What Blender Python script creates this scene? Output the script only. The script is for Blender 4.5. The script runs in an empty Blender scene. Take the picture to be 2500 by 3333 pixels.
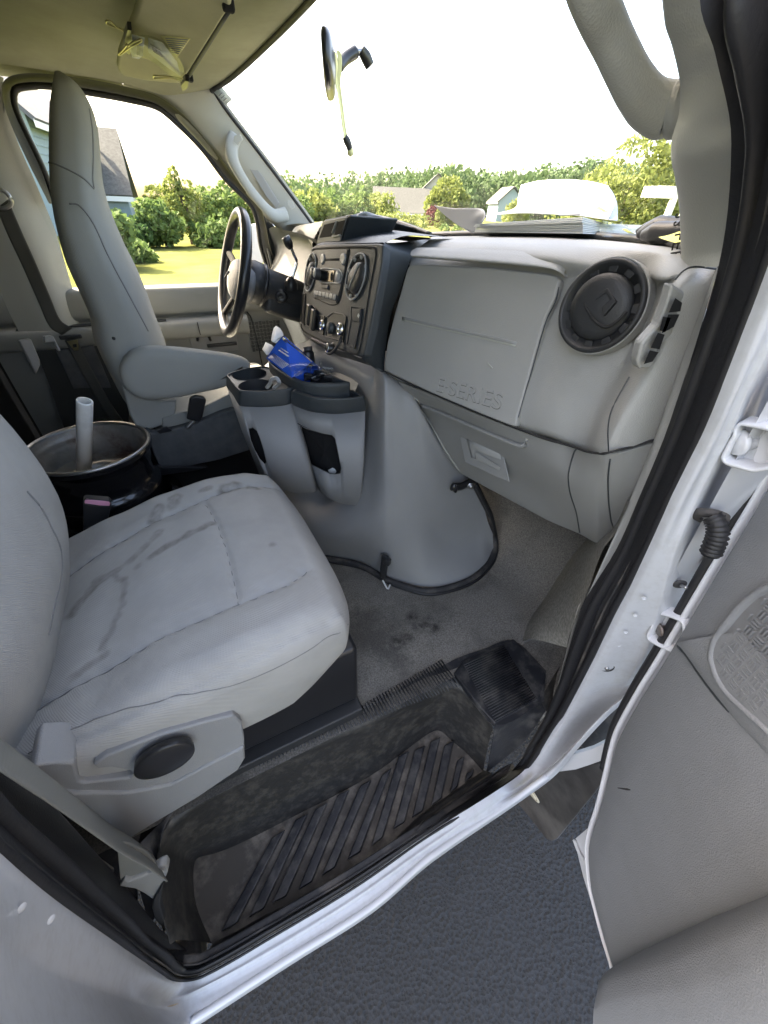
import bpy, bmesh, math, random
from mathutils import Vector, Matrix, noise
from mathutils.bvhtree import BVHTree
random.seed(7)
S = bpy.context.scene
# ------------------------------------------------------------------ camera, sky, sun, exposure
CAM = dict(pos=(-0.35, -1.12, 1.62),fwd=(0.367412, 0.691002, -0.622515),right=(0.894411, -0.446043, 0.032772),up=(0.255023, 0.568825, 0.781922),lens=18.0000)
cd = bpy.data.cameras.new('camera'); cam = bpy.data.objects.new('camera', cd); S.collection.objects.link(cam)
cd.sensor_fit = 'HORIZONTAL'; cd.sensor_width = 36; cd.lens = CAM['lens']; cd.clip_start = .01; cd.clip_end = 5000
R, U, Fw = Vector(CAM['right']), Vector(CAM['up']), Vector(CAM['fwd'])
cam.matrix_world = Matrix.Translation(CAM['pos']) @ Matrix((R, U, -Fw)).transposed().to_4x4()
S.camera = cam
SUN_EL, SUN_AZ = 43.0, 128.0          # degrees; azimuth from the bonnet (+x) towards the driver side (+y)
w = bpy.data.worlds.new('World'); S.world = w; w.use_nodes = True
nt = w.node_tree; bg = nt.nodes['Background']
sky = nt.nodes.new('ShaderNodeTexSky'); sky.sky_type = 'NISHITA'; sky.sun_disc = False
sky.sun_elevation = math.radians(SUN_EL); sky.sun_rotation = math.radians(90 - SUN_AZ)
sky.dust_density = 5.0; sky.air_density = .8; sky.ozone_density = 1.0
nt.links.new(sky.outputs[0], bg.inputs[0]); bg.inputs[1].default_value = .15
sl = bpy.data.lights.new('sun', 'SUN'); sl.energy = 3.0; sl.angle = math.radians(.5); sl.color = (1, .93, .82)
sun = bpy.data.objects.new('sun', sl); S.collection.objects.link(sun)
e, a = math.radians(SUN_EL), math.radians(SUN_AZ)
sd = Vector((math.cos(e)*math.cos(a), math.cos(e)*math.sin(a), math.sin(e)))
sun.rotation_euler = sd.to_track_quat('Z', 'Y').to_euler()
S.view_settings.view_transform = 'Standard'; S.view_settings.look = 'None'
S.view_settings.exposure = 3.25; S.view_settings.gamma = 1
S.view_settings.use_white_balance = True; S.view_settings.white_balance_temperature = 7800; S.view_settings.white_balance_tint = 10
S.render.engine = 'CYCLES'; S.cycles.max_bounces = 8; S.cycles.diffuse_bounces = 5; S.cycles.transparent_max_bounces = 12

# ------------------------------------------------------------------ materials
MATS = {}
def mat(name, col, rough=.6, metal=0, bump=0, bscale=300, var=0, vscale=6, col2=None, dirt=None, dscale=9, damt=.5, spec=.5, coat=0, btype='noise', fn=None):
    m = bpy.data.materials.new(name); m.use_nodes = True; n = m.node_tree; L = n.links.new
    b = n.nodes['Principled BSDF']; b.inputs['Roughness'].default_value = rough; b.inputs['Metallic'].default_value = metal
    b.inputs['Specular IOR Level'].default_value = spec; b.inputs['Coat Weight'].default_value = coat
    tc = n.nodes.new('ShaderNodeTexCoord'); co = tc.outputs['Object']
    def rgb(c):
        q = n.nodes.new('ShaderNodeRGB'); q.outputs[0].default_value = (*c, 1); return q.outputs[0]
    def noi(s, d=5, r=.6):
        q = n.nodes.new('ShaderNodeTexNoise'); q.inputs['Scale'].default_value = s; q.inputs['Detail'].default_value = d
        q.inputs['Roughness'].default_value = r; L(co, q.inputs['Vector']); return q.outputs['Fac']
    def ramp(f, a, b_):
        q = n.nodes.new('ShaderNodeMapRange'); q.inputs[1].default_value = a; q.inputs[2].default_value = b_; L(f, q.inputs[0]); return q.outputs[0]
    def mix(f, c1, c2):
        q = n.nodes.new('ShaderNodeMix'); q.data_type = 'RGBA'
        if isinstance(f, float): q.inputs[0].default_value = f
        else: L(f, q.inputs[0])
        L(c1, q.inputs[6]); L(c2, q.inputs[7]); return q.outputs[2]
    def mul(f, k):
        q = n.nodes.new('ShaderNodeMath'); q.operation = 'MULTIPLY'; L(f, q.inputs[0])
        if isinstance(k, (int, float)): q.inputs[1].default_value = k
        else: L(k, q.inputs[1])
        return q.outputs[0]
    c = rgb(col)
    if var:
        c = mix(ramp(noi(vscale), .35, .65), rgb([x*(1-var) for x in col]), rgb(col2 or [min(1, x*(1+var)) for x in col]))
    if dirt:
        f = mul(ramp(mul(noi(dscale, 8, .7), noi(dscale*.37, 3)), .22, .36), damt)
        c = mix(f, c, rgb(dirt))
    if fn: c = fn(n, L, c, rgb, noi, ramp, mix, mul, co, b)
    L(c, b.inputs['Base Color'])
    if bump:
        bm_ = n.nodes.new('ShaderNodeBump'); bm_.inputs['Strength'].default_value = bump; bm_.inputs['Distance'].default_value = .0015
        if btype == 'noise': h = noi(bscale, 3)
        elif btype == 'pebble':
            q = n.nodes.new('ShaderNodeTexVoronoi'); q.inputs['Scale'].default_value = bscale; L(co, q.inputs['Vector']); h = q.outputs['Distance']
        elif btype == 'twill':
            q = n.nodes.new('ShaderNodeTexWave'); q.bands_direction = 'DIAGONAL'; q.inputs['Scale'].default_value = bscale
            q.inputs['Distortion'].default_value = .3; L(co, q.inputs['Vector']); h = q.outputs['Fac']
        L(h, bm_.inputs['Height']); L(bm_.outputs[0], b.inputs['Normal'])
    MATS[name] = m; return m
def attr_mix(attr, dcol, nscale=25):
    def f(n, L, c, rgb, noi, ramp, mix, mul, co, b):
        q = n.nodes.new('ShaderNodeAttribute'); q.attribute_name = attr
        return mix(mul(q.outputs['Fac'], ramp(noi(nscale), .25, .6)), c, rgb(dcol))
    return f
mat('light_trim', (.34,.337,.32), .55, bump=.3, bscale=850, btype='pebble', var=.02, vscale=3)
mat('mid_trim', (.285,.285,.275), .55, bump=.22, bscale=850, btype='pebble', var=.02, vscale=3)
mat('console_trim', (.265,.267,.268), .5, bump=.25, bscale=700, btype='pebble', var=.03)
mat('dark_trim', (.037,.044,.049), .5, bump=.25, bscale=700, btype='pebble', var=.06)
mat('charcoal', (.028,.029,.031), .45, bump=.15, bscale=700, btype='pebble')
mat('gloss_dark', (.018,.018,.02), .28)
mat('void_black', (.006,.006,.007), .9)  # near-black; also puts the shade of openings and cargo hold into colour
mat('rim_black', (.012,.012,.014), .18, coat=.5, var=.2)
mat('rusty_steel', (.30,.29,.27), .45, .55, bump=.4, bscale=90, var=.25, vscale=14, dirt=(.10,.035,.018), dscale=14, damt=.9)
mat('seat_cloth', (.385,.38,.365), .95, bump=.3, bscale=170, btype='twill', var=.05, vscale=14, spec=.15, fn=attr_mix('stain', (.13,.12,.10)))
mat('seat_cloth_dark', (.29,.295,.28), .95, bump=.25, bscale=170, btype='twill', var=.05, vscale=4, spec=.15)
mat('seam_thread', (.19,.19,.19), .95)
mat('headliner', (.345,.345,.24), .97, bump=.3, bscale=400, var=.12, vscale=5, spec=.1)  # green light bounced off the lawn is put into the olive tint
mat('visor_cloth', (.55,.53,.33), .95, bump=.2, bscale=400, var=.08, vscale=5, spec=.1)
mat('pillar_trim', (.40,.40,.36), .55, bump=.2, bscale=600, btype='pebble')
mat('paint_white', (.60,.61,.63), .3, coat=.4, var=.03, vscale=3)
mat('paint_worn', (.54,.555,.58), .38, coat=.2, bump=.06, bscale=60, dirt=(.33,.32,.30), dscale=110, damt=.22)
mat('paint_rust', (.33,.25,.15), .7, var=.5, vscale=30, dirt=(.62,.6,.55), dscale=30, damt=.8)
mat('rubber', (.016,.016,.018), .55, bump=.3, bscale=180)
mat('rubber_dusty', (.03,.03,.032), .7, bump=.4, bscale=120, dirt=(.16,.14,.12), dscale=22, damt=.6)
mat('step_black', (.016,.017,.021), .42, bump=.35, bscale=120, dirt=(.10,.095,.088), dscale=45, damt=.7)
mat('step_wall', (.027,.026,.025), .5, bump=.35, bscale=90, dirt=(.11,.10,.086), dscale=75, damt=.5)
mat('step_groove', (.085,.075,.064), .8, bump=.5, bscale=90, dirt=(.24,.21,.175), dscale=30, damt=.8)
mat('carpet', (.215,.203,.182), 1, bump=1, bscale=420, var=.35, vscale=300, dirt=(.06,.057,.053), dscale=9, damt=.6, spec=.1, fn=attr_mix('wet', (.02,.019,.018), 60))
mat('carpet_kick', (.29,.28,.255), 1, bump=1, bscale=420, var=.3, vscale=160, spec=.1)
mat('carpet_grey', (.10,.105,.11), 1, bump=.8, bscale=500, var=.15, vscale=20, spec=.1)
mat('belt_web', (.115,.115,.105), .7, bump=.5, bscale=300, btype='twill')
mat('belt_web_light', (.22,.22,.20), .7, bump=.5, bscale=300, btype='twill')
mat('paper', (.60,.62,.61), .8, var=.01)
mat('paper_grey', (.30,.32,.35), .6)
mat('card_yellow', (.70,.72,.22), .7)
mat('ink', (.02,.02,.02), .8)
mat('ink_grey', (.3,.31,.32), .8)
mat('blue_card', (.015,.11,.62), .45, bump=.1, bscale=40)
mat('white_card', (.75,.73,.7), .7)
mat('pvc', (.78,.79,.78), .5, dirt=(.5,.5,.47), dscale=25, damt=.5)
mat('pink', (.9,.42,.6), .3)
mat('chrome', (.75,.75,.75), .15, 1)
mat('brass', (.55,.5,.28), .3, 1)
mat('steel', (.4,.4,.4), .35, .9)
mat('knob_silver', (.32,.33,.34), .4)
mat('display', (.01,.012,.014), .08)
mat('lanyard', (.72,.70,.36), .8)
mat('door_panel', (.195,.203,.212), .6, bump=.3, bscale=560, btype='pebble', var=.03, vscale=3, dirt=(.12,.12,.12), dscale=26, damt=.12)
mat('door_grille', (.17,.177,.185), .6)
mat('door_grey', (.24,.245,.23), .6, bump=.2, bscale=560, btype='pebble')
mat('dark_panel', (.035,.037,.036), .8)
mat('flap', (.045,.043,.042), .6, bump=.3, bscale=60, var=.3, vscale=16, dirt=(.13,.125,.12), dscale=10, damt=.5)
mat('cream', (.62,.56,.42), .5)
mat('sand_line', (.3,.24,.13), .5)
def asphalt_fn(n, L, c, rgb, noi, ramp, mix, mul, co, b):
    v = n.nodes.new('ShaderNodeTexVoronoi'); v.inputs['Scale'].default_value = 105; L(co, v.inputs['Vector'])
    bm_ = n.nodes.new('ShaderNodeBump'); bm_.inputs['Strength'].default_value = 1; bm_.inputs['Distance'].default_value = .020
    L(mix(.45, v.outputs['Distance'], noi(70, 8, .8)), bm_.inputs['Height']); L(bm_.outputs[0], b.inputs['Normal'])
    return mix(ramp(noi(330, 4), .58, .72), mix(ramp(v.outputs['Distance'], .2, .7), c, rgb((.026,.0275,.032))), rgb((.07,.072,.08)))
mat('asphalt', (.015,.016,.0185), .62, var=.2, vscale=1.2, fn=asphalt_fn)
mat('concrete', (.42,.40,.36), .9, var=.08, vscale=2)
mat('lawn', (.115,.125,.042), 1, spec=0, bump=.6, bscale=20, var=.25, vscale=.6)
mat('shingle', (.075,.077,.073), .95, var=.25, vscale=6)
mat('shingle_dark', (.10,.105,.12), .95, var=.2, vscale=6)
mat('siding', (.20,.27,.30), .7)
mat('siding_cream', (.38,.36,.32), .7)
mat('white_trim', (.75,.75,.75), .6)
mat('window_dark', (.03,.035,.04), .1)
mat('bark', (.10,.075,.055), .95, bump=.6, bscale=30)
def leafmat(name, c, c2):
    m = mat(name, c, .75, spec=.2, var=.0)
    n = m.node_tree; b = n.nodes['Principled BSDF']; L = n.links.new
    q = n.nodes.new('ShaderNodeTexNoise'); q.inputs['Scale'].default_value = .9; tc = n.nodes.new('ShaderNodeTexCoord'); L(tc.outputs['Object'], q.inputs['Vector'])
    mx = n.nodes.new('ShaderNodeMix'); mx.data_type = 'RGBA'; L(q.outputs['Fac'], mx.inputs[0]); mx.inputs[6].default_value = (*c, 1); mx.inputs[7].default_value = (*c2, 1)
    L(mx.outputs[2], b.inputs['Base Color'])
    t = n.nodes.new('ShaderNodeBsdfTranslucent'); L(mx.outputs[2], t.inputs['Color']); s = n.nodes.new('ShaderNodeMixShader'); s.inputs[0].default_value = .35
    L(b.outputs[0], s.inputs[1]); L(t.outputs[0], s.inputs[2]); L(s.outputs[0], n.nodes['Material Output'].inputs['Surface'])
leafmat('leaf_green', (.085,.145,.045), (.14,.20,.065))
leafmat('leaf_lime', (.14,.185,.05), (.20,.225,.07))
leafmat('leaf_dark', (.045,.095,.035), (.075,.13,.045))
leafmat('leaf_wood', (.06,.10,.05), (.09,.14,.055))
leafmat('thin_label', (.75,.8,.78), (.8,.85,.83))
leafmat('leaf_red', (.10,.03,.035), (.14,.05,.05))
def glassmat(name, tint=(1,1,1), refl=.06, rough=.01):
    m = bpy.data.materials.new(name); m.use_nodes = True; n = m.node_tree; L = n.links.new
    n.nodes.remove(n.nodes['Principled BSDF'])
    t = n.nodes.new('ShaderNodeBsdfTransparent'); t.inputs[0].default_value = (*tint, 1)
    g = n.nodes.new('ShaderNodeBsdfGlossy'); g.inputs['Roughness'].default_value = rough
    s = n.nodes.new('ShaderNodeMixShader'); s.inputs[0].default_value = refl
    L(t.outputs[0], s.inputs[1]); L(g.outputs[0], s.inputs[2]); L(s.outputs[0], n.nodes['Material Output'].inputs['Surface'])
    MATS[name] = m
glassmat('glass', (.96,.98,.97), .03); glassmat('clear_plastic', (.93,.95,.96), .2, .15)
glassmat('clear_bag', (.86,.88,.84), .16, .3)

# ------------------------------------------------------------------ mesh helpers
col = S.collection
def thing(name, label, cat, loc, group=None, kind=None):
    o = bpy.data.objects.new(name, None); col.objects.link(o); o.location = loc; o.empty_display_size = .05
    o['label'] = label; o['category'] = cat
    if group: o['group'] = group
    if kind: o['kind'] = kind
    return o
def tag(o, label, cat, group=None, kind=None):
    o['label'] = label; o['category'] = cat
    if group: o['group'] = group
    if kind: o['kind'] = kind
    return o
def root_loc(p):
    v = Vector()
    while p: v += p.location; p = p.parent
    return v
def mesh(name, vs, fs, m, parent=None, smooth=True, bevel=0, solid=0, sub=0, offs=0, seg=2):
    vs = [Vector(v) for v in vs]
    if parent is None: org = sum(vs, Vector())/len(vs)
    else: org = root_loc(parent)
    me = bpy.data.meshes.new(name); me.from_pydata([v-org for v in vs], [], fs)
    me.materials.append(MATS[m] if isinstance(m, str) else m)
    o = bpy.data.objects.new(name, me); col.objects.link(o)
    if parent: o.parent = parent
    else: o.location = org
    if smooth: me.polygons.foreach_set('use_smooth', [True]*len(me.polygons))
    b = bmesh.new(); b.from_mesh(me); bmesh.ops.recalc_face_normals(b, faces=b.faces); b.to_mesh(me); b.free()
    if solid:
        q = o.modifiers.new('solid', 'SOLIDIFY'); q.thickness = solid; q.offset = offs
    if sub:
        q = o.modifiers.new('sub', 'SUBSURF'); q.levels = q.render_levels = sub
    if bevel:
        q = o.modifiers.new('bevel', 'BEVEL'); q.width = bevel; q.segments = seg; q.limit_method = 'ANGLE'; q.angle_limit = math.radians(35)
        q.harden_normals = False
        if smooth:
            me.polygons.foreach_set('use_smooth', [True]*len(me.polygons))
            ws = o.modifiers.new('wn', 'WEIGHTED_NORMAL'); ws.keep_sharp = True
    return o
def crom(p, n, closed=False):
    """resample a polyline smoothly to n points, evenly by length"""
    p = [Vector(q) for q in p]; N = len(p)
    if N == 1: return [p[0].copy() for _ in range(n)]
    dense = []
    segs = N if closed else N-1
    for i in range(segs):
        p1, p2 = p[i], p[(i+1) % N]
        p0 = p[(i-1) % N] if closed or i > 0 else p1*2-p2
        p3 = p[(i+2) % N] if closed or i+2 < N else p2*2-p1
        # centripetal-like tension for uneven spacing
        d = (p2-p1).length
        t1 = (p2-p0)*(d/max(1e-6, (p2-p1).length+(p1-p0).length)); t2 = (p3-p1)*(d/max(1e-6, (p3-p2).length+(p2-p1).length))
        for k in range(12):
            t = k/12; t_2 = t*t; t_3 = t_2*t
            dense.append((2*t_3-3*t_2+1)*p1+(t_3-2*t_2+t)*t1+(-2*t_3+3*t_2)*p2+(t_3-t_2)*t2)
    dense.append(p[0].copy() if closed else p[-1].copy())
    cum = [0]
    for i in range(1, len(dense)): cum.append(cum[-1]+(dense[i]-dense[i-1]).length)
    out = []; j = 0; tot = cum[-1]; cnt = n if closed else n-1
    for i in range(n):
        s = tot*i/cnt
        while j < len(cum)-2 and cum[j+1] < s: j += 1
        f = (s-cum[j])/max(1e-9, cum[j+1]-cum[j]); out.append(dense[j].lerp(dense[j+1], min(1, max(0, f))))
    return out
def stat(p, k):
    """k spline points between each pair of control points (keeps stations aligned between rows)"""
    p = [Vector(q) for q in p]; N = len(p); out = []
    for i in range(N-1):
        p1, p2 = p[i], p[i+1]; p0 = p[i-1] if i else p1*2-p2; p3 = p[i+2] if i+2 < N else p2*2-p1
        d = (p2-p1).length
        t1 = (p2-p0)*(d/max(1e-6, (p2-p1).length+(p1-p0).length)); t2 = (p3-p1)*(d/max(1e-6, (p3-p2).length+(p2-p1).length))
        for q in range(k):
            t = q/k; t_2 = t*t; t_3 = t_2*t
            out.append((2*t_3-3*t_2+1)*p1+(t_3-2*t_2+t)*t1+(-2*t_3+3*t_2)*p2+(t_3-t_2)*t2)
    out.append(p[-1].copy()); return out
def gridfaces(nu, nv, cu=False, cv=False):
    f = []
    for i in range(nu if cu else nu-1):
        for j in range(nv if cv else nv-1):
            f.append((i*nv+j, i*nv+(j+1) % nv, ((i+1) % nu)*nv+(j+1) % nv, ((i+1) % nu)*nv+j))
    return f
def patch(name, rows, m, parent=None, ku=4, kv=4, aligned=False, n=24, solid=0, offs=0, linear=False, **kw):
    """smooth surface through rows of points"""
    if aligned: R_ = [stat(r, ku) for r in rows]
    else: R_ = [crom(r, n) for r in rows]
    nv = len(R_[0])
    if linear: G = R_
    else:
        cols = [stat([r[j] for r in R_], kv) for j in range(nv)]; G = [[c[i] for c in cols] for i in range(len(cols[0]))]
    return mesh(name, [v for r in G for v in r], gridfaces(len(G), nv), m, parent, solid=solid, offs=offs, **kw)
def tube(name, pts, r, m, parent=None, n=None, closed=False, rb=None, up=(0,0,1), k=10, cap=True, spline=True, **kw):
    """swept ellipse; r may be a list of radii along the way; rb the half-size along 'up'"""
    if spline: P = crom(pts, n or max(8, len(pts)*6), closed)
    else: P = [Vector(p) for p in pts]
    N = len(P); up = Vector(up); vs = []
    rr = r if isinstance(r, (list, tuple)) else [r]
    for i, p in enumerate(P):
        t = (P[(i+1) % N]-P[i-1]) if closed else (P[min(N-1, i+1)]-P[max(0, i-1)])
        t.normalize(); s = t.cross(up)
        if s.length < .05: s = t.cross(Vector((.3,1,.2)))
        s.normalize(); u = s.cross(t).normalized()
        f = i/max(1, N-1)*(len(rr)-1); a = rr[int(f)]+(rr[min(len(rr)-1, int(f)+1)]-rr[int(f)])*(f-int(f))
        b = a if rb is None else rb*a/max(rr)
        for q in range(k):
            an = 2*math.pi*q/k; vs.append(p+s*(a*math.cos(an))+u*(b*math.sin(an)))
    fs = gridfaces(N, k, closed, True)
    if cap and not closed: fs += [tuple(range(k-1, -1, -1)), tuple((N-1)*k+q for q in range(k))]
    return mesh(name, vs, fs, m, parent, **kw)
def prism(name, poly, vec, m, parent=None, bevel=.002, **kw):
    """flat outline (3D points) pushed along vec"""
    v = Vector(vec); p = [Vector(q) for q in poly]; n = len(p)
    fs = [tuple(range(n)), tuple(range(2*n-1, n-1, -1))]+[(i, (i+1) % n, n+(i+1) % n, n+i) for i in range(n)]
    return mesh(name, p+[q+v for q in p], fs, m, parent, bevel=bevel, **kw)
def box(name, c, s, m, parent=None, rot=(0,0,0), bevel=.003, **kw):
    M = Matrix.Translation(c) @ (Matrix.Rotation(rot[2],4,'Z') @ Matrix.Rotation(rot[1],4,'Y') @ Matrix.Rotation(rot[0],4,'X'))
    vs = [M @ Vector((x*s[0]/2, y*s[1]/2, z*s[2]/2)) for x in (-1,1) for y in (-1,1) for z in (-1,1)]
    return mesh(name, vs, [(0,1,3,2),(4,6,7,5),(0,4,5,1),(2,3,7,6),(0,2,6,4),(1,5,7,3)], m, parent, bevel=bevel, **kw)
def frame_of(ax):
    ax = Vector(ax).normalized(); t = Vector((0,0,1)) if abs(ax.z) < .9 else Vector((0,1,0))
    s = t.cross(ax).normalized(); return s, ax.cross(s).normalized(), ax
def lathe(name, c, ax, prof, m, parent=None, k=40, sx=1, sy=1, **kw):
    """prof: (radius, height along ax)"""
    s, u, a_ = frame_of(ax); c = Vector(c); vs = []
    for r, h in prof:
        for q in range(k):
            an = 2*math.pi*q/k; vs.append(c+s*(r*sx*math.cos(an))+u*(r*sy*math.sin(an))+a_*h)
    return mesh(name, vs, gridfaces(len(prof), k, False, True), m, parent, **kw)
def loft(name, loops, m, parent=None, cap=True, kv=3, **kw):
    n = len(loops[0]); cols = [stat([l[j] for l in loops], kv) for j in range(n)] if kv > 1 else [[Vector(l[j]) for l in loops] for j in range(n)]
    G = [[c[i] for c in cols] for i in range(len(cols[0]))]; N = len(G)
    fs = gridfaces(N, n, False, True)
    if cap: fs += [tuple(range(n)), tuple((N-1)*n+q for q in range(n))]
    return mesh(name, [v for r in G for v in r], fs, m, parent, **kw)
def rrect(c, s, u, a, b, r, k=5):
    c, s, u = Vector(c), Vector(s), Vector(u); o = []
    for qx, qy, a0 in ((1,1,0),(-1,1,90),(-1,-1,180),(1,-1,270)):
        for i in range(k):
            an = math.radians(a0+90*i/(k-1)); o.append(c+s*(qx*(a-r)+r*math.cos(an))+u*(qy*(b-r)+r*math.sin(an)))
    return o
def bvh_of(o):
    dg = bpy.context.evaluated_depsgraph_get(); dg.update(); ev = o.evaluated_get(dg); me = ev.to_mesh()
    off = root_loc(o.parent) if o.parent else o.location
    b = BVHTree.FromPolygons([v.co+off for v in me.vertices], [tuple(p.vertices) for p in me.polygons]); ev.to_mesh_clear(); return b
def drape(b, pts, d, lift=.0006, n=40, back=.3):
    d = Vector(d).normalized(); out = []
    for p in crom(pts, n):
        h = b.ray_cast(p-d*back, d)
        if h[0]: out.append(h[0]-d*lift)
    return out
def text(name, s, c, right, up, size, m, parent, thick=.0008, sx=1.0, extr=0):
    cu = bpy.data.curves.new(name, 'FONT'); cu.body = s; cu.size = size; cu.extrude = thick; cu.align_x = 'CENTER'; cu.align_y = 'CENTER'; cu.offset = extr
    t = bpy.data.objects.new(name, cu); me = bpy.data.meshes.new_from_object(t); bpy.data.objects.remove(t)
    r, u = Vector(right).normalized(), Vector(up).normalized(); n = r.cross(u).normalized(); u = n.cross(r)
    org = root_loc(parent) if parent else Vector(c)
    M = Matrix((r, u, n)).transposed()
    for v in me.vertices: v.co = Vector(c)+M @ Vector((v.co.x*sx, v.co.y, v.co.z))-org
    me.materials.clear(); me.materials.append(MATS[m]); o = bpy.data.objects.new(name, me); col.objects.link(o)
    if parent: o.parent = parent
    else: o.location = org
    return o
def setattr_f(o, name, fn, off):
    me = o.data; at_ = me.attributes.new(name, 'FLOAT', 'POINT'); at_.data.foreach_set('value', [fn(v.co+off) for v in me.vertices])
def lay(name, pts, r, m, parent, tgt, n=40, rb=None, lift=.0003):
    """a fine line laid on the surface of tgt"""
    b = bvh_of(tgt) if not isinstance(tgt, BVHTree) else tgt; P = []
    for p in crom(pts, n):
        h = b.find_nearest(p, .08)
        if h[0]:
            nn = h[1] if h[1].dot(Vector(CAM['pos'])-h[0]) > 0 else -h[1]; P.append(h[0]+nn*lift)
    for _ in range(3): P = [P[0]]+[(P[i-1]+P[i]*2+P[i+1])/4 for i in range(1, len(P)-1)]+[P[-1]]
    return tube(name, P, r, m, parent, spline=False, k=6) if len(P) > 3 else None
def segdist(p, a, b):
    a, b = Vector(a), Vector(b); t = max(0, min(1, (p-a).dot(b-a)/(b-a).length_squared)); return (p-a.lerp(b, t)).length
# ------------------------------------------------------------------ ground
def struct(name, *a, **k): o = mesh(name, *a, **k); o['kind'] = 'structure'; return o
struct('driveway_asphalt', [(-9,-7,0),(12,-7,0),(12,2.6,0),(-9,2.6,0)], [(0,1,2,3)], 'asphalt', smooth=False)
struct('lawn', [(-2500,-2500,-.02),(2500,-2500,-.02),(2500,2500,-.02),(-2500,2500,-.02)], [(0,1,2,3)], 'lawn', smooth=False)

# ------------------------------------------------------------------ the van
van = thing('cargo_van', 'white work van seen through its open passenger doorway', 'van', (-1.2, 0, 0))
# white doorway frame: seal edge -> crease -> outer edge -> outer skin
A = [(-.5404,-.95,1.3125),(-.5515,-.95,1.2594),(-.5716,-.95,1.1334),(-.6038,-.95,.8867),(-.6503,-.9443,.57),(-.6423,-.9541,.515),(-.6029,-.9683,.515),(-.4774,-.9762,.515),(-.3058,-.983,.515),(-.14,-.9787,.515),(.0626,-.9826,.52),(.1677,-.975,.4808),(.1907,-.97,.5952),(.2051,-.96,.7657),(.1727,-.95,1.1158),(.1458,-.95,1.2519),(.119,-.95,1.3624),(.1027,-.95,1.4404),(.0832,-.95,1.5038),(.0558,-.945,1.5973),(.0179,-.945,1.658),(-.0078,-.945,1.6931),(-.0171,-.94,1.7149)]+[(-.08,-.86,1.95)]
B = [(-.5,-1.0155,1.369),(-.535,-1.0029,1.2728),(-.57,-.9919,1.1571),(-.62,-.9855,.8371),(-.6767,-.9673,.565),(-.6738,-.9709,.512),(-.6225,-.9832,.51),(-.4832,-.9967,.51),(-.3144,-1.0028,.51),(-.1789,-1.0004,.51),(.0527,-.998,.51),(.15,-1,.4946),(.2463,-1,.5564),(.3099,-.995,.6491),(.235,-1.0018,1.0085),(.15,-.9744,1.2727),(.135,-.964,1.3671),(.12,-.9613,1.4424),(.1,-.959,1.5046),(.075,-.9633,1.5989),(-.0348,-.985,1.6515),(-.06,-.985,1.6796),(-.0674,-.98,1.6975)]+[(-.06,-.89,1.96)]
Cc = [(-.5,-1.0537,1.3509),(-.52,-1.0457,1.2871),(-.56,-1.0308,1.1447),(-.61,-1.0189,.7817),(-.6434,-1.0134,.54),(-.6309,-1.0157,.5),(-.5955,-1.0172,.5),(-.4655,-1.0211,.5),(-.2884,-1.0279,.5),(-.1379,-1.016,.5),(.104,-1.0169,.5),(.18,-1.02,.5583),(.1795,-1.02,.7565),(.2329,-1.015,.8617),(.33,-1.0219,.9699),(.28,-.9738,1.2169),(.26,-.9517,1.3209),(.25,-.9419,1.4054),(.23,-.9329,1.4782),(.19,-.9444,1.5955),(-.0645,-1.01,1.6477),(-.0904,-1.01,1.6714),(-.0856,-1,1.6899)]+[(-.03,-.91,1.97)]
Dd = [(p[0], p[1]-.004, p[2]-.03) if i < 11 else (p[0]+.012, p[1]-.006, p[2]-.006) for i, p in enumerate(Cc)]
Ee = [(p[0]-(.0 if 4 < i < 12 else .35 if i <= 4 else -.3), (-1.0 if 4 < i < 12 else -1.035), (.33 if 4 < i < 12 else p[2])) for i, p in enumerate(Cc)]
A0 = [(p[0]+(.0), p[1]+.05, p[2]+(.0)) for p in A]
A1 = [(a_[0], a_[1]-.012, a_[2]-(.006 if 4 < i < 11 else 0)) for i, a_ in enumerate(A)]
B0 = [tuple(Vector(b_)*.93+Vector(a_)*.07) for a_, b_ in zip(A, B)]
B1 = [(b_[0]+(0 if i < 12 else .004), b_[1]-.004, b_[2]-(.010 if 4 < i < 12 else .0)) for i, b_ in enumerate(B)]
frame = patch('door_frame', [A, A1, B0, B1, Cc, Dd], 'paint_worn', van, ku=8, kv=3, aligned=True)
patch('rocker_skin', [Dd[:12], Ee[:12]], 'paint_white', van, ku=4, kv=2, aligned=True)
tube('rust_line', [tuple(Vector(p)+Vector((0,0,-.006))) for p in B1[5:11]], .0028, 'paint_rust', van, n=60)
tube('sill_lip', [tuple(Vector(p)+Vector((0,.003,.001))) for p in Cc[5:12]], .006, 'paint_white', van, n=60, rb=.004)
# weather seals round the doorway
I = [(-.5667,-.905,1.2801),(-.5722,-.905,1.234),(-.5892,-.905,1.0946),(-.6203,-.91,.8409),(-.6352,-.9219,.6),(-.6263,-.9429,.535),(-.5965,-.9546,.535),(-.4773,-.962,.535),(-.3069,-.9686,.535),(-.1516,-.9688,.535),(.0994,-.955,.4315),(.1796,-.95,.4263),(.2171,-.94,.4987),(.2499,-.925,.6525),(.1618,-.905,1.0815),(.1677,-.905,1.2219),(.1484,-.905,1.3389),(.133,-.905,1.4154),(.1121,-.905,1.4845),(.0725,-.905,1.5898)]+[(.0046,-.912,1.6593),(-.0456,-.912,1.6917),(-.0633,-.905,1.7088)]+[(-.1,-.80,1.95)]
def L2(p, q, t, d=(0,0,0)): return tuple(Vector(p).lerp(Vector(q), t)+Vector(d))
patch('seal_flange', [I, [L2(p, q, .5, (0,.006,0)) for p, q in zip(I, A)], [L2(p, q, 1.02, (0,.003,0)) for p, q in zip(I, A)]], 'rubber', van, ku=6, kv=2, aligned=True)
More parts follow.
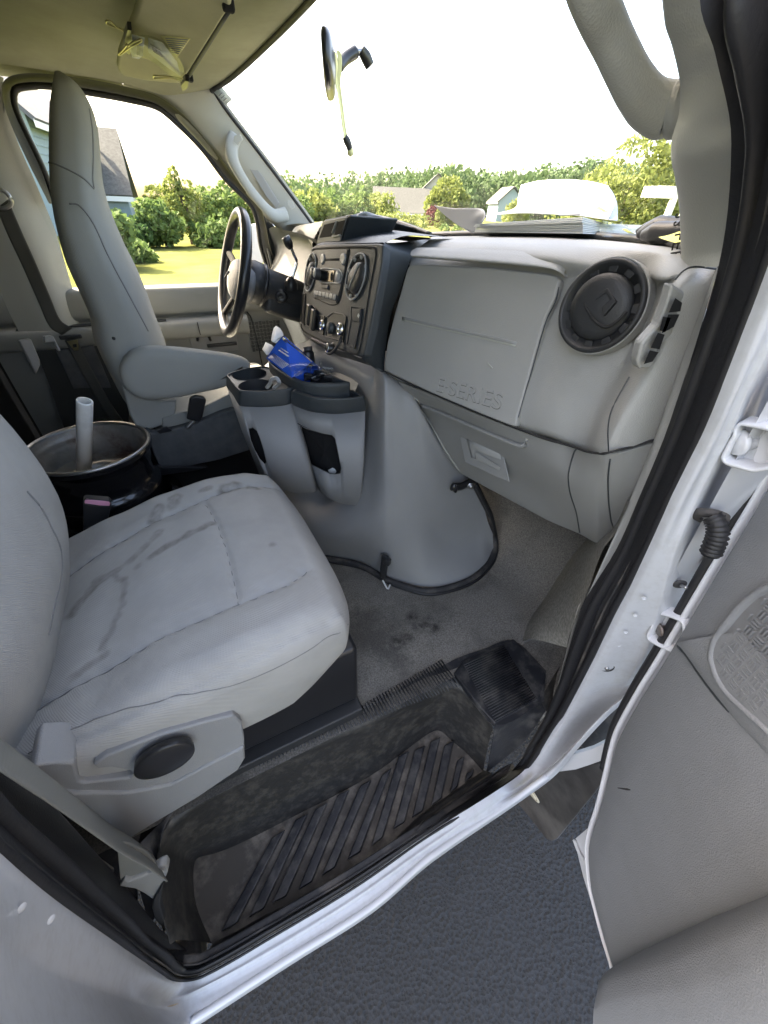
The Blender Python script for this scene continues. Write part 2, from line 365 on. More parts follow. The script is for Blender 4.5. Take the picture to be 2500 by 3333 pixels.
def seal(name, t, r, m, rb, d=(0,-.004,0), **k):
    P = stat([L2(p, q, t, d) for p, q in zip(I, A)], 8); return tube(name, P, r, m, van, spline=False, rb=rb, up=(0,1,0), **k)
def wid(i): return (Vector(I[i])-Vector(A[i])).length
rl = [max(.006, min(.03, .24*(stat(I, 8)[i]-stat(A, 8)[i]).length)) for i in range(0, len(stat(I, 8)), 4)]
seal('weather_seal', .30, rl, 'rubber', .014, k=12)
seal('seal_ridge', .60, [x*.22 for x in rl], 'rubber_dusty', .004, k=6)
seal('outer_seal_lip', .80, [x*.45 for x in rl], 'rubber', .011, d=(0,-.006,0), k=8)
inn = I
for px in ([(-.555,-.9743,1.215),(-.555,-.9767,1.1723)]): lathe('plug_dimple', Vector(px)+Vector((.0,-.0,0)), (.75,-.6,.2), [(.0001,.0009),(.0016,.0007),(.0026,.0002),(.003,0)], 'paint_worn', van, k=16)
for p in [(.16,-.975,1.1876),(.1717,-.975,1.1406),(.1815,-.975,1.0899),(.1959,-.975,1.0422),(.2393,-.975,.9688)]: lathe('spot_weld', p, (-.7,-.7,.1), [(.0001,-.0012),(.0018,-.001),(.0026,.0001),(.0036,-.0004)], 'paint_worn', van, k=12)
sc_ = Vector((.212,-.974,.9615))
o = lathe('striker_hole', sc_, (-.62,-.78,.05), [(.0135,.001),(.012,.003),(.0105,.001),(.0095,-.006),(.0001,-.006)], 'gloss_dark', van, k=24)
lathe('screw', sc_+Vector((-.002,-.002,0)), (-.62,-.78,.05), [(.0001,.004),(.0035,.004),(.0045,.001),(.0045,-.006)], 'steel', o, k=6)
# front wheel housing, lower fender corner, torn bracket, tyre, mud flap
patch('wheel_housing', [[(.12,-.955,.3),(.20,-.955,.6),(.27,-.955,1.0),(.28,-.955,1.3)], [(.5,-.955,.2),(.5,-.955,.6),(.52,-.955,1.0),(.5,-.955,1.4)], [(.75,-1.1,.2),(.75,-1.1,.6),(.75,-1.1,1.0),(.7,-1.08,1.4)]], 'void_black', van)
patch('cowl_side', [[(.12,-.975,1.5),(.19,-.98,1.2),(.21,-.98,1.1)], [(.28,-1.0,1.52),(.36,-1.0,1.2),(.37,-1.0,1.1)], [(.5,-1.03,1.5),(.6,-1.03,1.3),(.6,-1.03,1.2)]], 'paint_white', van)
br = [(.23,-1.0129,.5486),(.23,-1.0083,.5846),(.23,-1.0226,.6462),(.23,-1.0381,.7133),(.23,-1.0465,.769),(.23,-1.0486,.8241),(.23,-1.0726,.7735),(.23,-1.0668,.7331),(.23,-1.0549,.6672),(.23,-1.0421,.6012),(.23,-1.0209,.5258),(.23,-1.0127,.4723),(.23,-1.0087,.4693),(.23,-1.0164,.5284)]
prism('fender_corner', [(p[0],p[1],p[2]) for p in br], (.010,.004,0), 'paint_white', van, bevel=.0008)
flap = thing('mud_flap', 'black rubber mud flap with cream oval emblem hanging under the door sill', 'mud flap', (.25,-.98,.1))
fl = [(.3,-.9574,.0132),(.3,-.9783,.1974),(.3,-1.0002,.3815),(.3,-1.0663,.6285),(.3,-1.087,.5348),(.3,-1.1136,.1174),(.3,-1.1103,.0789),(.3,-1.0976,.0493),(.3,-1.0417,.0318),(.3,-.9778,.0061)]
prism('flap_sheet', fl, (.01,0,0), 'flap', flap, bevel=.003)
for nm, k_, m_, dx in (('emblem', 1.0, 'cream', -.002), ('emblem_ring', .82, 'sand_line', -.003), ('emblem_centre', .76, 'cream', -.004)):
    cc_ = Vector((.298,-.9856,.1619)); ax_ = Vector((.298,-1.0236,.1702))-cc_; pr = Vector((0, ax_.z, -ax_.y))*.42
    prism(nm, [cc_+(ax_*math.cos(t_*math.pi/12)+pr*math.sin(t_*math.pi/12))*k_+Vector((dx,0,0)) for t_ in range(24)], (.002,0,0), m_, flap, bevel=0)
tyre = thing('front_wheel', 'dark front tyre in its wheel housing behind the mud flap', 'wheel', (.85,-.88,.38))
lathe('tyre', (.85,-.88,.38), (0,1,0), [(.20,-.11),(.30,-.125),(.36,-.11),(.38,-.06),(.38,.06),(.36,.11),(.30,.125),(.2,.11)], 'rubber_dusty', tyre, k=48)
lathe('rim', (.85,-.88,.38), (0,1,0), [(.0001,-.03),(.08,-.05),(.12,-.02),(.19,-.06),(.205,-.11)], 'paint_white', tyre, k=48)
# floor and front footwell
fx = [-3.4,-1.2,-.6,-.2,0,.15,.3,.42,.52,.62,.75,.9]
def floor_z(x, y): return .72+(.0 if x < .36 else (x-.36)*.78 if x > .46 else (x-.36)**2*3.9)+.003*noise.noise(Vector((x*7,y*7,0)))
rows = [[(x, y, floor_z(x, y)) for x in fx] for y in (.93,.5,.2,0,-.2,-.4,-.55,-.65,-.72,-.775)]
fl_ = patch('carpet_floor', rows, 'carpet', van, ku=16, kv=12, aligned=True)
wet = [Vector(p) for p in [(.0445,-.6096,.72),(.0707,-.6094,.72),(-.0067,-.6294,.72),(.0811,-.635,.72),(.0404,-.5782,.72),(-.0329,-.6324,.72)]]
setattr_f(fl_, 'wet', lambda p: max(0, 1-min((p-q).length for q in wet)/.03) if p.y < -.3 and p.x < .3 else 0, root_loc(van))
kl = [(.2732,-.7709,.722),(.3245,-.7368,.725),(.4216,-.6971,.745),(.5406,-.6459,.79),(.6093,-.6339,.84),(.6615,-.6393,.9),(.6628,-.6231,1)]
kr = [(.2069,-.9,.9209),(.1892,-.9,.9734),(.1738,-.9,1.0689),(.1615,-.9,1.1374),(.1427,-.9,1.2254),(.1533,-.9,1.2633),(.1439,-.9,1.3168)]
km = [tuple(Vector(p).lerp(Vector(q), .35)+Vector((-.01,0,.02))) for p, q in zip(kl, kr)]
patch('kick_panel', [[(p[0]+.01,p[1]+.01,p[2]-.03) for p in kl], kl, km, kr], 'carpet_kick', van, ku=6, kv=4, aligned=True)
patch('carpet_bank', [[(.18,-.775,.72),(.33,-.775,.722),(.5,-.76,.83),(.62,-.72,.92)], [(.19,-.85,.718),(.34,-.84,.725),(.46,-.83,.83),(.6,-.82,.95)], [(.20,-.935,.66),(.27,-.925,.74),(.3,-.915,.83),(.3,-.91,.95)]], 'carpet', van, n=20)
patch('firewall', [[(.9,-.95,1.14),(.9,0,1.14),(.9,.95,1.14)], [(.8,-.95,1.5),(.8,0,1.5),(.8,.95,1.5)]], 'void_black', van)
# step well
top = [(-.6302,-.9188,.6),(-.6238,-.8842,.66),(-.614,-.8466,.7),(-.6087,-.8082,.7),(-.5921,-.7833,.7),(-.5421,-.7683,.7),(-.4531,-.7601,.7),(-.1453,-.7772,.7),(-.0498,-.7727,.7),(-.0031,-.7759,.705),(.0369,-.7919,.705),(.0589,-.8248,.7),(.0693,-.864,.69),(.0799,-.9002,.67)]
bot = [(-.593,-.9293,.47),(-.6138,-.8618,.47),(-.6156,-.81,.47),(-.6058,-.7832,.47),(-.5679,-.791,.47),(-.5186,-.7973,.47),(-.4294,-.8013,.47),(-.1912,-.8072,.47),(-.0278,-.7884,.47),(.0147,-.7869,.47),(.0324,-.7955,.47),(.046,-.8273,.47),(.0683,-.8826,.47),(.0783,-.9295,.47)]
near = [(-.5894,-.9345,.47),(-.5743,-.9352,.47),(-.557,-.9376,.47),(-.5349,-.9391,.47),(-.5121,-.9397,.47),(-.466,-.9443,.47),(-.3938,-.9515,.47),(-.2255,-.9549,.47),(-.1244,-.9394,.47),(-.0904,-.9374,.47),(-.0559,-.9361,.47),(-.0204,-.9348,.47),(.0245,-.932,.47),(.0784,-.9313,.47)]
mid = [tuple(Vector(p).lerp(Vector(q), .18)+Vector((0,.004,.012))) for p, q in zip(top, bot)]
mid2 = [tuple(Vector(p).lerp(Vector(q), .9)+Vector((0,.002,-.003))) for p, q in zip(top, bot)]
lip = [tuple(Vector(p)+Vector((0,.012,.012))) for p in top]
well = patch('step_well', [lip, top, mid, mid2, bot], 'step_wall', van, ku=6, kv=4, aligned=True)
patch('step_floor', [bot, near, [(p[0],p[1]-.01,.50) for p in near], [(p[0]-.0,min(p[1]-.02,-.945),.535) for p in near]], 'step_groove', van, ku=5, kv=3, aligned=True)
# slanted tread pads standing on the step floor
fa, na = Vector((-.5287,-.8024,.475)), Vector((-.5731,-.9344,.475))
fb, nb = Vector((.034,-.8118,.475)), Vector((.0744,-.9282,.475))
nearc = [(-.5576,-.9239,.478),(-.5044,-.9273,.478),(-.4586,-.9289,.478),(-.4034,-.9328,.478),(-.3513,-.9332,.478),(-.2913,-.9338,.478),(-.2343,-.935,.478),(-.175,-.9313,.478),(-.1245,-.9315,.478),(-.0708,-.9311,.478),(-.018,-.9292,.478),(.0306,-.9263,.478)]
farc = [(-.4308,-.8215,.478),(-.3737,-.8145,.478),(-.3247,-.8149,.478),(-.2666,-.8124,.478),(-.2094,-.8184,.478),(-.151,-.8197,.478),(-.091,-.8024,.478),(-.045,-.8097,.478),(.0041,-.8104,.478),(.0325,-.8339,.478),(.0408,-.8785,.478),(.0453,-.9134,.478)]
for i_, (nc, fc) in enumerate(zip(nearc, farc)):
    nc, fc = Vector(nc), Vector(fc); q_ = min(i_, 10); nd = (Vector(nearc[q_+1])-Vector(nearc[q_])).normalized(); fd = nd.lerp((Vector(farc[min(q_, 6)+1])-Vector(farc[min(q_, 6)])).normalized(), .5).normalized()
    w_ = .0155 if i_ < 10 else .012
    prism('tread_pad', [p+Vector((0,0,-.003)) for p in (nc-nd*w_, nc+nd*w_, fc+fd*w_, fc-fd*w_)], (0,0,.010), 'step_black', well, bevel=.003, seg=2)
# tread plate: ribbed sheet round the well
to = [(-.6529,-.7978,.722),(-.6238,-.784,.722),(-.6008,-.7731,.722),(-.5766,-.7616,.722),(-.5257,-.7452,.722),(-.4638,-.7421,.722),(-.4306,-.7373,.722),(-.1305,-.7458,.722),(-.0328,-.7399,.723),(.0283,-.739,.723),(.0924,-.738,.723),(.1536,-.7451,.723),(.2499,-.7604,.723),(.265,-.8625,.724)]
ti = [tuple(Vector(p)+Vector((0,.012,.010))) for p in top]
ti[-1] = (.2032,-.9178,.722); ti[-2] = (.0649,-.9082,.722)
ti[0] = (ti[0][0], ti[0][1], .70)
tp = patch('tread_plate', [to, ti], 'step_black', van, ku=5, kv=6, aligned=True)
prism('tread_plate_front', [(.0504,-.7673,.7245),(.096,-.7478,.7245),(.2537,-.7556,.7245),(.2639,-.8554,.7245),(.2422,-.885,.7245),(.1963,-.9104,.7245),(.0663,-.9073,.7245),(.0586,-.8672,.7245),(.0547,-.8237,.7245)], (0,0,-.02), 'step_black', van, bevel=.004)
for i in range(60):
    t_ = i/59; a_ = Vector((-.4237,-.751,.7245)).lerp(Vector((.0823,-.7518,.7245)), t_); b_ = Vector((-.4172,-.763,.7235)).lerp(Vector((.0048,-.7748,.7245)), t_)
    box('tread_rib', a_.lerp(b_, .5), (.0022, (b_-a_).length*.96, .003), 'step_black', tp, rot=(0,0,.06), bevel=0)
ga, gb = Vector((.0856,-.7616,.7265)), Vector((.0701,-.9019,.7265)); gc, gd = Vector((.2134,-.7647,.7265)), Vector((.191,-.9023,.7265))
for i in range(26):
    t_ = i/25; a_ = ga.lerp(gb, t_); b_ = gc.lerp(gd, t_); d_ = b_-a_
    box('tread_rib', (a_+b_)/2, (d_.length, .0018, .003), 'step_black', tp, rot=(0,0,math.atan2(d_.y, d_.x)), bevel=0)
prism('well_end_panel', [(.0649,-.9082,.722), (.1971,-.9106,.722), (.2057,-.9315,.7), (.1545,-.946,.6), (.0746,-.9376,.49)], (.01,.006,-.004), 'step_black', van, bevel=.003)
patch('front_well_side', [[(.1971,-.9106,.722), (.308,-.868,.722), (.3881,-.848,.722)], [(.2062,-.9347,.7), (.3208,-.8881,.7), (.4038,-.8548,.71)]], 'step_wall', van, n=10, linear=True)
patch('inner_sill_trim', [[tuple(Vector(p)+Vector((0,.004,.004))) for p in near[:14]], [tuple(Vector(p)+Vector((0,-.004,.03))) for p in near[:14]], [tuple(Vector(p)+Vector((0,-.02,.045))) for p in near[:14]]], 'step_wall', van, ku=4, aligned=True)
box('well_corner', (-.67,-.925,.455), (.12,.06,.06), 'rubber_dusty', van, bevel=.01)
patch('step_edge', [[tuple(Vector(p)+Vector((0,-.018,.043))) for p in near[:14]], [L2(p, q, 0, (0,.012,-.004)) for p, q in zip(I[5:12], A[5:12])], [L2(p, q, .2) for p, q in zip(I[5:12], A[5:12])]], 'rubber_dusty', van, n=60)
trim_o = [L2(I[i], A[i], .02) for i in range(13, 20)][::-1]
trim_i = [(.0945,-.893,1.5864),(.1211,-.893,1.4792),(.139,-.893,1.4102),(.1585,-.893,1.3189),(.1866,-.893,1.2189),(.1856,-.893,1.1182),(.178,-.893,1.0583)]
patch('door_edge_trim', [[tuple(Vector(p)+Vector((.02,.01,0))) for p in trim_i], trim_i, trim_o], 'light_trim', van, n=40)
patch('kick_filler', [[(.12,-.895,1.60),(.15,-.90,1.4),(.21,-.895,1.12),(.24,-.90,.9)], [(.3,-.93,1.6),(.3,-.93,1.4),(.33,-.93,1.12),(.33,-.93,.9)]], 'carpet_kick', van, n=12)
tab = Vector((-.1415,-.974,.525)); box('sill_tab', tab, (.03,.008,.012), 'rubber_dusty', van, rot=(0,0,-.05))
# under-seat rise between the well and the seat, back of the doorway
patch('rear_well_wall', [[(-.60,-.70,.72),(-.64,-.78,.715),(-.66,-.86,.66),(-.68,-.93,.58)], [(-.66,-.70,.72),(-.72,-.78,.72),(-.74,-.86,.72),(-.76,-.93,.72)]], 'rubber_dusty', van, n=12)
rp_in = [(-.5762,-.86,1.2757),(-.5834,-.86,1.2145),(-.5882,-.862,1.1376),(-.6022,-.87,.9916),(-.6186,-.88,.8223),(-.6362,-.9,.6324),(-.6465,-.915,.4467)]
rp_back = [(p[0]-.16, p[1]+.06, p[2]) for p in rp_in]
patch('rear_pillar_trim', [[inn[0], inn[1], inn[2], L2(inn[2], inn[3], .6), inn[3], L2(inn[3], inn[4], .6), inn[4]], rp_in, rp_back], 'charcoal', van, ku=6, kv=3, aligned=True)
prism('pillar_trim_face', [(-.5956,-.868,1.1297),(-.5942,-.868,1.1025),(-.6047,-.868,1.0225),(-.6118,-.868,.8974),(-.6362,-.868,.828),(-.6329,-.868,.8808),(-.6175,-.868,.9956),(-.6054,-.868,1.0754)], (-.01,.006,0), 'mid_trim', van, bevel=.002)
# rear pillar upper part (behind the camera's left), roof, cargo body
prism('rear_pillar', [(-.74,-.955,.55),(-.72,-.955,1.3),(-.70,-.86,1.9),(-.80,-.86,1.9),(-.95,-.955,1.3),(-.95,-.955,.55)], (0,.04,0), 'charcoal', van, bevel=.01)
box('cargo_side_right', (-2.2,-.985,1.1), (2.8,.03,1.7), 'paint_white', van); box('cargo_side_left', (-2.2,.985,1.1), (2.8,.03,1.7), 'paint_white', van)
box('cargo_back', (-3.6,0,1.2), (.04,1.95,1.6), 'void_black', van)  # black back, liner and bulkhead colour in the darkness of the cargo hold
patch('cargo_liner', [[(-.98,.955,.72),(-3.5,.955,.72)], [(-.98,.955,1.5),(-3.5,.955,1.5)], [(-.98,.80,1.93),(-3.5,.80,1.93)]], 'void_black', van, n=6)
patch('cargo_liner', [[(-.98,-.955,.72),(-3.5,-.955,.72)], [(-.98,-.955,1.5),(-3.5,-.955,1.5)], [(-.98,-.80,1.93),(-3.5,-.80,1.93)]], 'void_black', van, n=6)
box('bulkhead', (-1.02,.0,1.05), (.03,1.88,.70), 'void_black', van)
box('underbody', (-1.5,0,.60), (3.4,1.5,.14), 'void_black', van)
roof = patch('roof', [[(-3.6,-.9,1.93),(-1.2,-.9,1.95),(-.3,-.84,1.95),(-.03,-.76,1.93)], [(-3.6,-.5,2.06),(-1.2,-.5,2.08),(-.2,-.5,2.05),(.06,-.45,1.985)], [(-3.6,0,2.1),(-1.2,0,2.11),(-.15,0,2.08),(.11,0,2.0)], [(-3.6,.5,2.06),(-1.2,.5,2.08),(-.2,.5,2.05),(.06,.45,1.985)], [(-3.6,.9,1.93),(-1.2,.9,1.95),(-.3,.84,1.95),(-.03,.76,1.93)]], 'paint_white', van, aligned=True, ku=6, kv=6, solid=.01, offs=1)
patch('hood', [[(.55,-.98,1.35),(1.5,-.9,1.15),(1.75,-.8,.9)], [(.68,-.4,1.5),(1.6,-.4,1.28),(1.88,-.35,.95)], [(.72,0,1.52),(1.62,0,1.3),(1.9,0,.95)], [(.68,.4,1.5),(1.6,.4,1.28),(1.88,.35,.95)], [(.55,.98,1.35),(1.5,.9,1.15),(1.75,.8,.9)]], 'paint_white', van, n=12)
# headliner: a shallow vault that drops towards the windshield header and side rails
def hz(x, y): return 1.935-.045*(abs(y)/.75)**3-.05*max(0, (x+.45)/.45)**2
hr = [[(x, y, hz(x, y)) for x in (-3.4,-1.4,-.8,-.5,-.3,-.18)] for y in (-.78,-.6,-.3,0,.3,.6,.76)]
edge_ = [(-.08,-.77,1.89),(-.015,-.6,1.905),(.03,-.3,1.925),(.05,0,1.935),(.03,.3,1.925),(-.015,.6,1.905),(-.0526,.75,1.8951)]
hr = [r+[e_] for r, e_ in zip(hr, edge_)]
hl = patch('headliner', hr, 'headliner', van, ku=8, kv=8, aligned=True)
patch('side_rail', [[(-3.4,.76,1.895),(-.9,.76,1.895),(-.5,.76,1.895),(-.3,.76,1.89)], [(-3.4,.82,1.87),(-.9,.82,1.87),(-.5,.82,1.875),(-.3,.81,1.88)]], 'headliner', van, n=16)
patch('side_rail', [[(-3.4,-.78,1.895),(-.9,-.78,1.895),(-.5,-.78,1.895),(-.08,-.77,1.89)], [(-3.4,-.86,1.84),(-.9,-.86,1.84),(-.5,-.86,1.86),(-.1,-.82,1.90)]], 'headliner', van, n=16)
tube('header_seal', [(e_[0]+.006, e_[1], e_[2]-.002) for e_ in edge_], .007, 'rubber', van, n=60)
# windshield glass
ws = [[(-.04,-.78,1.90),(.06,-.4,1.935),(.075,0,1.945),(.06,.4,1.935),(-.04,.78,1.90)], [(.12,-.83,1.72),(.29,-.4,1.72),(.32,0,1.72),(.29,.4,1.72),(.12,.83,1.72)], [(.27,-.87,1.54),(.5,-.4,1.5),(.55,0,1.5),(.5,.4,1.5),(.27,.87,1.54)]]
glass = patch('windshield', ws, 'glass', van, n=24)
sk = [(-.0467,.71,1.883),(-.0241,.7,1.8974),(.002,.69,1.8691),(-.0189,.7,1.8565)]
prism('registration_sticker', sk, (.001,0,.001), 'thin_label', glass, bevel=0)
for k_ in range(3):
    a_ = Vector(sk[0]).lerp(Vector(sk[3]), .32+.2*k_); b_ = Vector(sk[1]).lerp(Vector(sk[2]), .32+.2*k_); a_, b_ = a_.lerp(b_, .25), a_.lerp(b_, .75)
    tube('sticker_text', [a_-Vector((.002,0,.001)), b_-Vector((.002,0,.001))], .0012, 'ink_grey', glass, n=4, k=4)
# driver-side windshield pillar
pe = [(-.0526,.75,1.8951),(-.021,.76,1.8551),(.0443,.775,1.789),(.1161,.785,1.7143),(.1881,.795,1.637),(.2622,.8,1.5542),(.3262,.81,1.4784)]
pm = [(-.1773,.765,1.8917),(-.1067,.775,1.8489),(-.032,.79,1.7845),(.0356,.8,1.7168),(.103,.815,1.6408),(.1769,.825,1.5556),(.22,.835,1.4765)]
pd = [(-.2995,.79,1.8862),(-.1989,.795,1.8582),(-.1486,.8,1.8156),(-.0818,.815,1.7533),(-.0253,.825,1.6985),(.0673,.84,1.6078),(.1699,.85,1.5235)]
pd2 = [(p[0]-.004, p[1]+.03, p[2]-.006) for p in pd]
patch('windshield_pillar', [[(p[0]+.02,p[1]-.0,p[2]+.01) for p in pe], pe, [tuple(Vector(p)+Vector((-.012,-.012,-.006))) for p in pm], pd, pd2], 'pillar_trim', van, ku=8, kv=6, aligned=True)
tube('windshield_seal', [(p[0]+.008, p[1]+.0, p[2]+.004) for p in pe], .0055, 'rubber', van, n=60)
hp = [(.0068,.76,1.7909),(-.0155,.735,1.7588),(-.0177,.72,1.7226),(.0113,.72,1.6691),(.0605,.725,1.6124),(.1068,.74,1.5789),(.1592,.765,1.5831)]
gh = tube('grab_handle', hp, [.021,.023,.019,.018,.018,.022,.024], 'pillar_trim', van, n=50, rb=.014, up=(.3,-1,.3), k=16)
prism('handle_recess', [(.0192,.785,1.7522),(.0407,.785,1.7597),(.1412,.785,1.6143),(.1308,.79,1.5961),(.0949,.785,1.6336)], (.004,.004,.004), 'mid_trim', van, bevel=.002)
for q_ in ([(.0002,.722,1.7903),(.0199,.722,1.7946),(.0249,.722,1.7809),(.0068,.722,1.7664),(-.005,.722,1.7758)], [(.1683,.745,1.626),(.186,.745,1.6231),(.1932,.745,1.6058),(.1785,.745,1.5983),(.1647,.745,1.612)]): prism('screw_cap', q_, (-.003,-.003,.0), 'pillar_trim', gh, bevel=.001)
# passenger-side windshield pillar and its big grab handle
qi = [(.217,-.8,1.5899),(.1951,-.8,1.6093),(.1673,-.8,1.6382),(.137,-.8,1.6649),(.1236,-.8,1.6753),(.1145,-.8,1.6899),(.1163,-.8,1.7073),(.1097,-.8,1.7228),(.0997,-.8,1.7318),(.0846,-.8,1.7419),(.0688,-.8,1.751)]+[(-.02,-.77,1.87),(-.05,-.76,1.92)]
qo = [(.0823,-.9,1.5891),(.0826,-.9,1.6007),(.0635,-.9,1.6276),(.0429,-.9,1.6469),(.025,-.9,1.6615),(.0228,-.895,1.6708),(.015,-.89,1.6826),(.0107,-.88,1.6979),(.0049,-.875,1.7069),(.0041,-.865,1.7182),(.0034,-.855,1.7294)]+[(-.07,-.82,1.87),(-.11,-.79,1.93)]
qb = [tuple(Vector(p)+Vector((.5,.35,.1)).normalized()*.05) for p in qi]
patch('windshield_pillar', [qb, qi, [tuple(Vector(p).lerp(Vector(q), .35)+Vector((-.02,.004,-.012))) for p, q in zip(qi, qo)], qo, [(p[0],p[1]-.02,p[2]) for p in qo]], 'pillar_trim', van, ku=5, kv=5, aligned=True)
hq = [(-.0187,-.76,1.7737),(-.0104,-.76,1.762),(.0068,-.76,1.7507),(.0296,-.76,1.7387),(.0493,-.765,1.724),(.07,-.77,1.71),(.0905,-.775,1.7004),(.1067,-.785,1.697),(.1092,-.8,1.6999),(.153,-.785,1.7111)]
tube('grab_handle', hq, [.0165,.0165,.0165,.0165,.017,.018,.020,.022,.025,.027], 'pillar_trim', van, n=60, rb=.022, up=(.3,-1,.1), k=18)
# hinges on the front jamb: a folded cup with its bolt
def insetp(p, d):
    c = sum(p, Vector())/len(p); n = len(p); o = []
    nrm = (p[n//4]-p[0]).cross(p[n//2]-p[0]).normalized()
    for i in range(n):
        t = (p[(i+1) % n]-p[i-1]).normalized(); q = nrm.cross(t)
        if q.dot(c-p[i]) < 0: q = -q
        o.append(p[i]+q*d)
    return o
bax = (R*.96-Fw*.15+U*.02).normalized()
for cs, th_, dp in (([(.125,-.9656,1.4515),(.125,-.9629,1.456),(.125,-.9627,1.4604),(.125,-.964,1.4641),(.125,-.9668,1.4662),(.125,-.9761,1.4683),(.125,-.9896,1.4706),(.125,-1.0015,1.4564),(.125,-1.0093,1.4366),(.125,-.9982,1.426),(.125,-.9858,1.4239),(.125,-.9763,1.422),(.125,-.9708,1.4234),(.125,-.9677,1.427),(.125,-.9668,1.4327),(.125,-.9655,1.444)], .0036, .026), ([(.2,-.9924,1.1165),(.2,-.9875,1.1319),(.2,-.9871,1.1419),(.2,-.9893,1.1508),(.2,-1.0058,1.1614),(.2,-1.02,1.1659),(.2,-1.0351,1.1451),(.2,-1.0433,1.1097),(.2,-1.021,1.0976),(.2,-1.0063,1.0921),(.2,-1.0003,1.0913),(.2,-.9951,1.0958),(.2,-.9932,1.1064)], .0042, .022)):
    cs = [Vector(p) for p in cs]; rr_ = []
    for i in range(len(cs)): rr_ += [cs[i].lerp(cs[(i+1) % len(cs)], q/4) for q in range(4)]
    for _ in range(1): rr_ = [(rr_[i-1]+rr_[i]*2+rr_[(i+1) % len(rr_)])/4 for i in range(len(rr_))]
    ins = insetp(rr_, th_); dv_ = Vector((dp, .004, 0))
    h_ = loft('door_hinge', [[p+dv_ for p in rr_], rr_, [p+(q-p)*.5-dv_*.04 for p, q in zip(rr_, ins)], ins, [p+dv_*.95 for p in ins]], 'paint_white', van, kv=1, cap=False)
    mesh('hinge_back', [p+dv_*.9 for p in rr_], [tuple(range(len(rr_)))], 'paint_worn', h_, smooth=False)
b0 = Vector((.14,-.9705,1.4425))
lathe('hinge_bolt', b0, bax, [(.0001,-.004),(.0125,-.004),(.013,0),(.0125,.002),(.009,.0025),(.0085,.008),(.0075,.010)], 'paint_white', van, k=24); lathe('hinge_nut', b0+bax*.008, bax, [(.0078,0),(.0078,.009),(.0045,.011),(.0045,.018),(.003,.026),(.0001,.027)], 'paint_white', van, k=6)
prism('hinge_leaf', [(.145,-.9809,1.4589),(.145,-.985,1.4607),(.145,-1.0011,1.4328),(.145,-.9891,1.4261),(.145,-.9854,1.4319),(.145,-.9836,1.4404),(.145,-.9807,1.4507)], (.004,0,0), 'paint_white', van, bevel=.001)
b1 = Vector((.21,-1.0025,1.1163)); lathe('hinge_bolt', b1, bax, [(.0001,-.003),(.010,-.003),(.0105,.0),(.007,.001),(.007,.012),(.0075,.014),(.0001,.016)], 'rusty_steel', van, k=12)
# wiring boot, stud
P_ = crom([(.15,-.985,1.3528),(.15,-.9928,1.3484),(.15,-.9987,1.3404),(.15,-1.0025,1.3306),(.15,-1.0042,1.321),(.15,-1.0069,1.3097)], 30); bo = tube('wiring_boot', P_, [.0115 if i % 3 == 0 else .0092 for i in range(30)], 'rubber', van, spline=False, k=16)
lathe('grommet', (.16,-.9817,1.345), (-.5,-.35,-.5), [(.009,.004),(.016,.0035),(.018,0),(.018,-.004)], 'rubber_dusty', bo, k=24)
lathe('stud_grommet', (.2,-.9886,1.2142), (-.6,-.8,-.1), [(.0001,.002),(.005,.003),(.0085,.001),(.009,0)], 'rubber_dusty', van, k=18)
tube('stud', [(.195,-.9921,1.2174), (.19,-1,1.223)], .0022, 'steel', van, n=6)
for zz in ((130, 420), ): tube('jamb_bead', [(.185,-.95,1.378),(.185,-.9504,1.362),(.185,-.9479,1.3343),(.185,-.9451,1.3043),(.185,-.948,1.2818),(.185,-.9571,1.2582),(.185,-.9685,1.2329),(.185,-.978,1.2104)], .006, 'paint_white', van, n=40, rb=.003)
# ------------------------------------------------------------------ open passenger door
DN = Vector((-0.90631, 0.42262, 0.0)); DO = Vector((-math.cos(math.radians(65)), -math.sin(math.radians(65)), 0)); DP = Vector((.2,-1.04,0))
def D(s, z, o=0): return DP+DO*s+Vector((0,0,z))+DN*o
door = thing('passenger_door', 'grey inner panel of the open front door in the right foreground', 'van door', DP)
ed = [(.226,-.9841,1.4102),(.2226,-.9916,1.3656),(.2171,-1.0033,1.2631),(.2096,-1.0194,1.1316),(.2056,-1.028,1.0581),(.202,-1.0356,.9879),(.1942,-1.0523,.8759),(.188,-1.0658,.8312),(.1778,-1.0876,.7741),(.1645,-1.1162,.6945),(.1551,-1.1364,.6272),(.1473,-1.1531,.5877),(.1368,-1.1755,.5616),(.1247,-1.2014,.54),(.1124,-1.2279,.5323),(.0954,-1.2644,.5251),(.0794,-1.2985,.5237),(.0669,-1.3254,.5085)]
ed = [D(-.12, 1.66, 0), D(-.09, 1.5, 0)]+[Vector(p) for p in ed]
far = [D(.85, 1.66), D(.9, 1.5)]+[D(.95, 1.45-.0525*i) for i in range(len(ed)-2)]
def toward(p, q, d): p, q = Vector(p), Vector(q); return p+(q-p).normalized()*d
# panel face with its soft border
r0 = [toward(p, D(.5, 1.05), .010) for p in ed]; r1 = [toward(p, D(.5, 1.05), .018)+DN*.008 for p in ed]
